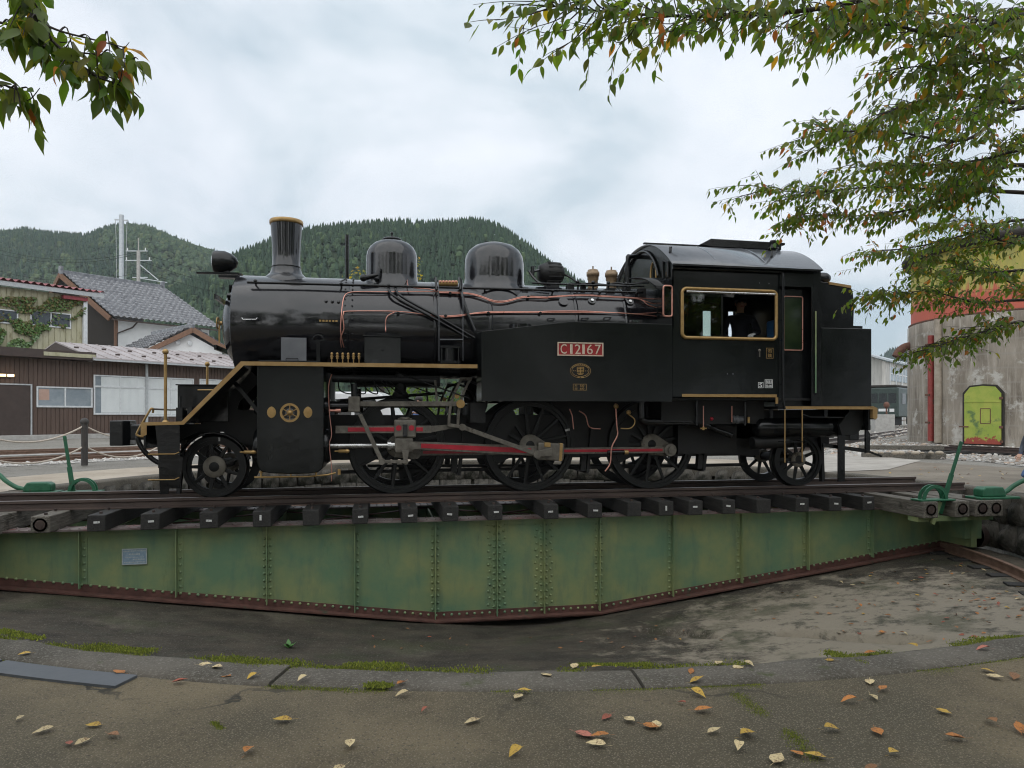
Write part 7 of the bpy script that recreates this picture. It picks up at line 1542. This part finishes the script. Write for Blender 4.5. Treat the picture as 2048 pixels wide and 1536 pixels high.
def cherry(name, label, base, trunk, branches, opt, rnd):
    """branches: list of waypoint lists (px, py, depth, radius)"""
    t = thing(name, base, label, 'tree'); org = Vector(base)
    MB().tube([Vector(p) for p, r in trunk], [r for p, r in trunk], 12, smooth=4).build('trunk', 'bark', t)
    lv = []
    def leaves_on(pts, dens, first=.15):
        ln = sum((b-a).length for a, b in zip(pts, pts[1:])); n = max(3, int(ln*dens)); side = 1
        for i in range(n):
            f = first+(1-first)*(i+.5)/n; k_ = f*(len(pts)-1); j = min(int(k_), len(pts)-2); p = pts[j].lerp(pts[j+1], k_-j); tg = (pts[j+1]-pts[j]).normalized()
            sv = tg.cross(UP); sv = sv.normalized() if sv.length > .1 else Vector((1, 0, 0)); side = -side
            d = tg*rnd.uniform(.2, .8)+sv*side*rnd.uniform(.3, .9)+Vector((0, 0, -rnd.uniform(*opt['droop'])))+Vector((rnd.gauss(0, .2), rnd.gauss(0, .2), rnd.gauss(0, .15)))
            nr = UP*.8+Vector((rnd.gauss(0, .5), rnd.gauss(0, .5), rnd.gauss(0, .3)))
            L_ = rnd.uniform(*opt['len'])*(.65 if rnd.random() < .2 else 1)
            lv.append((p+d.normalized()*rnd.uniform(.008, .02), d, nr, L_))
    for br in branches:
        pts = [atd(a, b, c) for a, b, c, r in br]; rad = [r for a, b, c, r in br]; sp = spline(pts, 6)
        MB().tube(sp, [float(np.interp(i/(len(sp)-1), np.linspace(0, 1, len(rad)), rad)) for i in range(len(sp))], 7).build('branch', 'bark', t)
        tw = MB(); ln = sum((b-a).length for a, b in zip(sp, sp[1:])); n = int(ln/opt['gap']); side = 1
        for i in range(n):
            f = opt['start']+(1-opt['start'])*(i+rnd.random())/n; k_ = f*(len(sp)-1); j = min(int(k_), len(sp)-2); p = sp[j].lerp(sp[j+1], k_-j); tg = (sp[j+1]-sp[j]).normalized(); sv = tg.cross(UP).normalized(); side = -side
            d = (tg*rnd.uniform(.35, 1.0)+sv*side*rnd.uniform(.3, 1.1)+UP*rnd.gauss(opt['rise'], .18)).normalized(); l2 = rnd.uniform(*opt['sec'])*(1-.35*f)*(.72 if br[-1][2] > 7.2 else .62 if br[-1][2] < 5.25 else .85)
            q0 = p; q1 = p+d*l2*.5+UP*rnd.gauss(0, .03); q2 = p+d*l2+UP*(rnd.gauss(0, .05)-.10*l2); s2 = spline([q0, q1, q2], 4)
            tw.tube(s2, .007 if l2 > .4 else .004, 4, taper=.0015)
            leaves_on(s2, opt['dens'])
            for m_ in range(int(l2/opt['tgap'])):
                f2 = rnd.uniform(.25, 1); k2 = f2*(len(s2)-1); j2 = min(int(k2), len(s2)-2); pp_ = s2[j2].lerp(s2[j2+1], k2-j2); d2 = (d+Vector((rnd.gauss(0, .7), rnd.gauss(0, .7), rnd.gauss(-.15, .25)))).normalized(); l3 = rnd.uniform(.12, .32); s3 = spline([pp_, pp_+d2*l3*.5, pp_+d2*l3-UP*.05*l3], 3)
                tw.tube(s3, .003, 3, taper=.001); leaves_on(s3, opt['dens'])
        leaves_on(sp[int(len(sp)*.75):], opt['dens']*.8); tw.build('twigs', 'bark', t)['kind'] = 'stuff'
    def sc(e):
        v = e[0]-CAM; dep = v.x*_s+v.y*_c; u = 1024+FPX*(v.x*_c-v.y*_s)/max(dep, .1); w = HOR-FPX*v.z/max(dep, .1)
        return (e[3]/dep if 0 < u < 2048 and 0 < w < 1536 else 0)
    lv.sort(key=sc, reverse=True)
    def colour(): return rnd.choice(WARM) if rnd.random() < opt['warm'] else tuple(v*rnd.uniform(.8, 1.25) for v in rnd.choice(GREEN))
    meshes = []
    for V, F in LV:
        me = bpy.data.meshes.new('leaf'); me.from_pydata([tuple(v) for v in V], [], [tuple(f) for f in F]); me.materials.append(M['leaf_obj']); me.polygons.foreach_set('use_smooth', [True]*len(F)); meshes.append(me)
    for p, d, nr, L_ in lv[:300]:
        A, c = place(d, nr, p-org, L_); o = bpy.data.objects.new('leaf', rnd.choice(meshes)); COL.objects.link(o); o.parent = t; o.color = (*colour(), 1)
        o.matrix_basis = Matrix(((A[0][0], A[0][1], A[0][2], c[0]), (A[1][0], A[1][1], A[1][2], c[1]), (A[2][0], A[2][1], A[2][2], c[2]), (0, 0, 0, 1)))
    VV = []; FF = []; CC = []; nb = 0
    for p, d, nr, L_ in lv[300:]:
        A, c = place(d, nr, p-org, L_); V, F = rnd.choice(LV); VV.append(V@A.T+c); FF.append(F+nb); nb += len(V); CC.append(np.tile(np.array(colour()), (len(F), 1)))
    if VV: o = raw('foliage', np.concatenate(VV), np.concatenate(FF), 'leaf_tint', t, smooth=True); facecol(o, np.concatenate(CC)); tag(o, kind='stuff')
    print(name, 'leaves', len(lv)); return t
rt_ = CAM+Vector((_s, _c, 0))*6.5+Vector((_c, -_s, 0))*7.6
tb_ = (rt_.x, rt_.y, ZG)
trunk = [((rt_.x, rt_.y, ZG-.1), .26), ((rt_.x-.1, rt_.y, .9), .22), ((rt_.x-.25, rt_.y-.2, 2.1), .19), ((rt_.x-.3, rt_.y-.3, 3.4), .15), ((rt_.x-.5, rt_.y-.3, 4.6), .10)]
BR = [
  [(2700,-150,6.2,.05), (2300,-190,4.9,.035), (1950,-70,4.2,.022), (1700,5,3.9,.014), (1500,30,3.75,.010), (1300,30,3.65,.007), (1100,12,3.55,.004)],
  [(2700,0,6.3,.05), (2350,-30,5.4,.035), (2048,30,4.8,.02), (1900,70,4.6,.014), (1780,50,4.4,.008), (1660,50,4.3,.004)],
  [(2500,120,6.4,.05), (2250,180,6.0,.03), (2048,205,5.5,.018), (1930,190,5.3,.012), (1840,205,5.2,.008), (1770,225,5.1,.004)],
  [(2500,240,6.6,.06), (2250,260,6.6,.035), (2048,215,6.4,.02), (1930,280,6.2,.014), (1800,265,6.0,.009), (1720,262,5.9,.006), (1650,262,5.9,.003)],
  [(2500,320,6.8,.06), (2250,400,7.3,.04), (2048,385,7.3,.022), (1900,380,7.2,.014), (1750,374,7.0,.009), (1630,384,6.9,.006), (1530,380,6.8,.003)],
  [(2500,380,6.8,.06), (2260,440,7.4,.04), (2048,330,7.4,.022), (1920,390,7.2,.014), (1790,425,7.1,.009), (1680,432,7.0,.005), (1600,425,7.0,.003)],
  [(2500,440,6.9,.06), (2270,470,7.8,.035), (2048,440,8.0,.018), (1930,470,8.0,.012), (1840,492,8.0,.007), (1745,505,7.9,.003)],
  [(2500,520,7.0,.06), (2280,600,8.0,.035), (2048,600,8.2,.018), (1960,605,8.1,.012), (1870,585,8.0,.008), (1800,585,7.9,.005), (1745,590,7.8,.003)],
  [(2500,500,7.0,.05), (2280,540,8.2,.03), (2060,540,8.4,.016), (1960,545,8.4,.010), (1880,520,8.3,.006), (1840,540,8.3,.003)],
  [(2500,560,7.2,.05), (2280,660,7.6,.03), (2048,645,7.8,.014), (1980,660,7.8,.009), (1910,680,7.7,.006), (1852,700,7.6,.003)],
  [(2500,400,7.0,.05), (2280,500,7.8,.03), (2080,490,8.0,.016), (2000,480,8.0,.010), (1930,440,7.9,.006), (1860,455,7.9,.003)],
  [(2500,60,6.0,.05), (2250,90,5.2,.03), (2060,110,5.0,.016), (1970,125,4.9,.010), (1890,130,4.8,.006), (1800,135,4.7,.003)],
  [(2500,-60,6.0,.05), (2300,-40,5.6,.03), (2100,0,5.4,.016), (1990,40,5.3,.010), (1900,30,5.2,.006), (1800,20,5.1,.003)],
  [(2500,160,6.4,.05), (2300,150,6.4,.03), (2110,130,6.6,.016), (2010,170,6.6,.010), (1930,230,6.5,.006), (1850,240,6.5,.003)],
  [(2500,270,7.0,.05), (2300,280,7.0,.03), (2120,250,7.0,.016), (2030,290,7.0,.010), (1960,350,7.0,.006), (1880,360,7.0,.003)],
  [(2500,430,7.6,.05), (2300,560,8.6,.03), (2120,585,8.8,.016), (2030,570,8.8,.010), (1950,520,8.7,.006), (1900,560,8.7,.003)],
  [(2500,300,6.2,.05), (2250,320,6.2,.03), (2060,300,6.3,.016), (1960,320,6.4,.010), (1850,330,6.4,.006), (1700,330,6.3,.003)],
]
opt = dict(gap=.072, start=.38, sec=(.28, .80), dens=22, tgap=.20, rise=.0, droop=(.45, 1.1), len=(.052, .092), warm=.085)
cherry('cherry_tree', 'cherry tree whose leafy branches hang over the right half of the view', tb_, trunk, BR, opt, random.Random(11))
lt_ = CAM+Vector((_s, _c, 0))*1.9-Vector((_c, -_s, 0))*3.4
trunk = [((lt_.x, lt_.y, ZG-.1), .2), ((lt_.x, lt_.y+.05, 1.0), .17), ((lt_.x+.1, lt_.y+.1, 2.2), .13), ((lt_.x+.3, lt_.y+.2, 3.0), .08)]
BL = [
  [(-900,-250,2.4,.03), (-300,-160,2.6,.018), (20,-60,2.7,.010), (70,40,2.7,.007), (130,105,2.7,.006), (190,150,2.7,.005), (240,170,2.7,.003)],
  [(70,40,2.7,.006), (120,62,2.7,.004), (190,80,2.7,.003), (250,95,2.7,.002)],
  [(-400,30,2.6,.012), (-120,30,2.7,.008), (0,45,2.7,.005), (70,68,2.7,.003)],
  [(-400,130,2.6,.012), (-140,140,2.7,.008), (0,168,2.7,.004), (35,182,2.7,.002)],
  [(130,105,2.7,.004), (190,108,2.7,.003), (270,120,2.7,.0015)],
]
opt = dict(gap=.055, start=.30, sec=(.08, .24), dens=38, tgap=.40, rise=-.05, droop=(.6, 1.3), len=(.070, .105), warm=.08)
cherry('cherry_tree', 'cherry branch with large hole-eaten leaves at the top left corner', (lt_.x, lt_.y, ZG), trunk, BL, opt, random.Random(5))
# ------------------------------------------------------------------ fallen leaves
fm = []
for L_, wd, be, fo, sd_2 in ((1, .27, .06, .20, 1), (1, .24, -.10, .35, 2), (1, .30, .02, .10, 3), (1, .22, -.18, .55, 4), (1, .25, .15, .45, 5)):
    V, F = leafmesh(L_, wd, be, fo, sd_2); V = V.copy(); V[:, 2] -= V[:, 2].min()
    V = np.concatenate([V, np.array([(-.32, .03, .03), (-.32, .05, .03), (0, .01, .0), (0, -.01, 0)])]); F = [tuple(f) for f in F]+[(21, 22, 23, 24)]
    me = bpy.data.meshes.new('fallen_leaf'); me.from_pydata([tuple(v) for v in V], [], F); me.materials.append(M['leaf_fall']) if 'leaf_fall' in M else None; me.polygons.foreach_set('use_smooth', [True]*len(F)); fm.append(me)
k = NT('leaf_fall'); oi = k.n('ShaderNodeObjectInfo'); c = k.mix(k.ramp(k.noise(7, 5, .7), .50, .66), oi.outputs['Color'], (.13,.055,.022)); sx_ = k.n('ShaderNodeSeparateXYZ'); k.l(k.tc.outputs['Object'], sx_.inputs[0]); c = k.mix(k.math('MULTIPLY', k.ramp(k.math('ABSOLUTE', sx_.outputs[1]), .006, .014, (1,1,1), (0,0,0)), .45), c, (.20,.11,.04)); k.set(c, .55); k.bump(k.noise(18, 4, .6), .4, .02)
for me in fm: me.materials.append(k.m)
LC = dict(yellow=(.52,.33,.045), orange=(.48,.18,.035), cream=(.60,.48,.26), red=(.36,.09,.05), brown=(.26,.12,.045), pink=(.46,.16,.11))
near_l = [(62,1306,'yellow'),(397,1329,'cream'),(423,1334,'cream'),(249,1346,'orange'),(343,1364,'red'),(462,1352,'orange'),(514,1350,'yellow'),(614,1355,'cream'),(810,1362,'orange'),(817,1386,'cream'),(1035,1382,'yellow'),(1042,1388,'cream'),(1101,1352,'cream'),(1146,1336,'cream'),(1183,1334,'yellow'),(1381,1348,'orange'),(1380,1365,'yellow'),(1382,1382,'yellow'),(1434,1330,'cream'),(1468,1337,'cream'),(1487,1327,'cream'),(1669,1322,'yellow'),(1728,1306,'orange'),(1739,1358,'cream'),(1835,1297,'yellow'),(1980,1298,'pink'),(1961,1339,'yellow'),(1972,1350,'cream'),(2030,1348,'brown'),(1372,1408,'red'),(1388,1420,'orange'),(1715,1401,'orange'),(1740,1388,'cream'),(1761,1381,'orange'),(1872,1417,'yellow'),(1222,1428,'red'),(1250,1434,'cream'),(1285,1448,'orange'),(1314,1456,'cream'),(1150,1463,'pink'),(1218,1470,'orange'),(1212,1490,'cream'),(960,1436,'cream'),(585,1438,'yellow'),(47,1432,'cream'),(108,1455,'cream'),(203,1449,'yellow'),(138,1482,'red'),(180,1476,'cream'),(216,1467,'brown'),(490,1511,'orange'),(701,1481,'cream'),(690,1530,'cream'),(1040,1497,'yellow'),(1415,1465,'cream'),(1487,1457,'cream'),(1481,1474,'yellow'),(1479,1488,'cream'),(1647,1459,'yellow'),(1749,1455,'orange'),(1931,1476,'orange'),(1994,1450,'brown'),(2043,1466,'orange'),(1606,1513,'orange'),(1653,1514,'yellow'),(1547,1526,'cream'),(1778,1510,'yellow'),(1754,1532,'brown'),(855,1416,'red'),(2046,1466,'orange')]
def drop(me, p, ang, L_, col, label, tilt=.25, rnd=random):
    o = bpy.data.objects.new('fallen_leaf', me); COL.objects.link(o); o.location = p; o.rotation_euler = (rnd.uniform(-tilt, tilt), rnd.uniform(-tilt, tilt), ang); o.scale = (L_,)*3
    g = random.uniform(.85, 1.15); o.color = (col[0]*g, col[1]*g, col[2]*g, 1); return tag(o, label, 'leaf', 'fallen cherry leaves')
ORD = ['first', 'second', 'third', 'fourth', 'fifth', 'sixth', 'seventh', 'eighth', 'ninth', 'tenth', 'eleventh', 'twelfth', 'thirteenth', 'fourteenth', 'fifteenth', 'sixteenth', 'seventeenth', 'eighteenth', 'nineteenth', 'twentieth', 'twenty-first', 'twenty-second']
seen = {}
for px, py, cn in sorted(near_l):
    p = atz(px, py, ZG+.012); r = math.hypot(p.x-TC[0], p.y); zone = 'pit kerb' if r < 8.2 else 'near pavement'
    big = 'small' if cn == 'red' and random.random() < .3 else ''
    L_ = random.uniform(.060, .086)*(.55 if (px, py) in ((138, 1482), (855, 1416), (1372, 1408), (47, 1432)) else 1)
    i_ = seen.get((cn, zone), 0); seen[(cn, zone)] = i_+1
    drop(random.choice(fm), p, random.uniform(0, 6.3), L_, LC[cn], f'fallen {cn} cherry leaf on the {zone}, {ORD[i_]} of its colour from the left', .14)
rnd = random.Random(3); cnt = 0
while cnt < 130:
    px, py = rnd.uniform(1300, 2048), rnd.uniform(1095, 1285); 
    if rnd.random() > ((px-1250)/800)**1.3: continue
    p = CAM.copy(); d = ray(px, py); t = 3.0; hit = None
    while t < 13:
        w = CAM+d*t
        if w.z < floorz(w.x, w.y): hit = w; break
        t += .03
    if not hit or math.hypot(hit.x-TC[0], hit.y) > 7.6 or hit.y > -1.3: continue
    cn = rnd.choice(['orange', 'red', 'brown', 'brown', 'yellow', 'cream', 'orange', 'brown']); z = floorz(hit.x, hit.y)
    drop(rnd.choice(fm), (hit.x, hit.y, z+.012), rnd.uniform(0, 6.3), rnd.uniform(.05, .085), LC[cn], f'fallen {cn} leaf lying on the pit floor', .3, rnd); cnt += 1
cnt = 0
while cnt < 22:
    px, py = rnd.uniform(700, 1320), rnd.uniform(1255, 1300); d = ray(px, py); t = 3.0; hit = None
    while t < 13:
        w = CAM+d*t
        if w.z < floorz(w.x, w.y): hit = w; break
        t += .03
    if not hit or hit.y > -1.3 or math.hypot(hit.x-TC[0], hit.y) > 7.6: continue
    cn = rnd.choice(['red', 'brown', 'brown']); drop(rnd.choice(fm), (hit.x, hit.y, floorz(hit.x, hit.y)+.012), rnd.uniform(0, 6.3), rnd.uniform(.04, .07), LC[cn], f'fallen {cn} leaf lying on the pit floor', .3, rnd); cnt += 1
for i in range(46):
    px, py = rnd.uniform(1780, 2048), rnd.uniform(934, 988); p = atz(px, py, ZG+.012)
    if math.hypot(p.x-TC[0], p.y) < 8.25: continue
    cn = rnd.choice(['orange', 'cream', 'yellow', 'brown']); drop(rnd.choice(fm), p, rnd.uniform(0, 6.3), rnd.uniform(.06, .09), LC[cn], f'fallen {cn} leaf lying on the pavement beyond the right lever', .35, rnd)
# ------------------------------------------------------------------ moss along the kerb joints, and a small weed
V = []; F = []; T = []
def tuft(p, h):
    h *= .62
    b = len(V); a = random.uniform(0, 6.3); r = h*random.uniform(.35, .7)
    for i in range(3): V.append((p[0]+r*math.cos(a+2.1*i), p[1]+r*math.sin(a+2.1*i), p[2]-.002))
    V.append((p[0]+random.gauss(0, h*.3), p[1]+random.gauss(0, h*.3), p[2]+h)); g = random.uniform(.6, 1.3); c = random.choice([(.13,.165,.014), (.18,.21,.02), (.09,.115,.014), (.21,.23,.035)])
    for f in ((0, 1, 3), (1, 2, 3), (2, 0, 3)): F.append(tuple(b+i for i in f)); T.append(tuple(v*g for v in c))
def mossline(pts, n, spread, hh, thr=-.05):
    sp = spline([Vector(p) for p in pts], 8)
    for _ in range(n):
        k_ = random.uniform(0, len(sp)-1.001); j = int(k_); p = sp[j].lerp(sp[j+1], k_-j)
        if mnoise.noise((p.x*2.3, p.y*2.3, 4)) < thr: continue
        w = spread*(.4+.9*max(0, mnoise.noise((p.x*3, p.y*3, 8))+.4)); q = p+Vector((random.gauss(0, w), random.gauss(0, w), 0)); tuft((q.x, q.y, q.z+.002), random.uniform(*hh))
def arc(r, t0, t1, z, n=14): return [(TC[0]+r*math.cos(math.radians(t)), r*math.sin(math.radians(t)), z) for t in np.linspace(t0, t1, n)]
mossline(arc(7.935, -123, -74, -.083, 40), 12000, .030, (.004, .013), -.08)
mossline([atz(*p, -.076) for p in ((0,1262),(40,1270),(80,1278))], 900, .02, (.008, .02), -1)
mossline([atz(*p, -.076) for p in ((180,1294),(240,1298),(300,1303))], 1500, .030, (.005, .016), -.1)
mossline([atz(*p, -.076) for p in ((360,1322),(430,1320),(500,1324),(600,1328),(720,1330),(800,1332))], 3600, .032, (.005, .016), .0)
mossline([atz(*p, -.076) for p in ((1160,1330),(1300,1330)) ], 1200, .014, (.006, .016), -1); mossline([atz(*p, -.076) for p in ((1480,1331),(1560,1326),(1640,1326))], 1700, .036, (.005, .016), -.15)
mossline([atz(*p, -.076) for p in ((1660,1306),(1700,1318),(1760,1336),(1800,1345))], 1500, .022, (.006, .018), -.3); mossline([atz(*p, -.09) for p in ((1960,1285),(2048,1275))], 1200, .03, (.006, .018), -1)
mossline(arc(8.205, -122, -80, -.082, 40), 9000, .020, (.003, .009), -.06)
mossline([atz(*p, ZG) for p in ((1470,1388),(1530,1430),(1590,1475),(1640,1540))], 3000, .022, (.002, .006), -.15)
mossline([atz(*p, ZG) for p in ((1400,1372),(1560,1372),(1700,1362),(1800,1348),(1900,1340))], 2400, .035, (.002, .006), .02)
mossline([atz(*p, ZG) for p in ((425,1445),(435,1452),(445,1458))], 400, .012, (.003, .008), -1); mossline([atz(*p, -.07) for p in ((740,1370),(775,1372))], 900, .014, (.006, .016), -1)
mo = raw('moss', np.array(V), np.array(F), 'moss'); facecol(mo, np.array(T)); tag(mo, 'bright green moss growing along the kerb joints', 'moss', kind='stuff')
p = atz(578, 1296, -1.05); d = ray(578, 1296); t = 3.
while t < 12 and (CAM+d*t).z > floorz((CAM+d*t).x, (CAM+d*t).y): t += .02
p = CAM+d*t; wd_ = thing('weed', tuple(p), 'small green weed sprouting from the pit floor', 'weed')
for i in range(7):
    a = i*.9; s_ = random.uniform(.05, .09); tip = p+Vector((s_*math.cos(a), s_*math.sin(a), random.uniform(.02, .09))); sd3 = Vector((-math.sin(a), math.cos(a), 0))*s_*.35
    MB().add([p, p.lerp(tip, .55)+sd3, tip, p.lerp(tip, .55)-sd3], [(0, 1, 2, 3)]).build('leaf', 'weed_green', wd_) if 'weed_green' in M else (pm('weed_green', (.05,.16,.03), (.08,.22,.04), rough=.5), MB().add([p, p.lerp(tip, .55)+sd3, tip, p.lerp(tip, .55)-sd3], [(0, 1, 2, 3)]).build('leaf', 'weed_green', wd_))
# ------------------------------------------------------------------ thin valley haze
k = NT('haze_air'); k.t.nodes.remove(k.b); pv = k.n('ShaderNodeVolumePrincipled'); pv.inputs['Color'].default_value = (.80, .90, .95, 1); pv.inputs['Density'].default_value = .00016; pv.inputs['Anisotropy'].default_value = .2; k.l(pv.outputs[0], k.o.inputs['Volume'])
tag(MB().box(-2600, 2600, -60, 2600, -4, 420).build('haze', 'haze_air'), kind='stuff')
S.cycles.filter_width = 1.1
S.cycles.use_adaptive_sampling = True; S.cycles.adaptive_threshold = .015
S.cycles.max_bounces = 5; S.cycles.diffuse_bounces = 2; S.cycles.glossy_bounces = 3; S.cycles.transmission_bounces = 4; S.cycles.transparent_max_bounces = 6
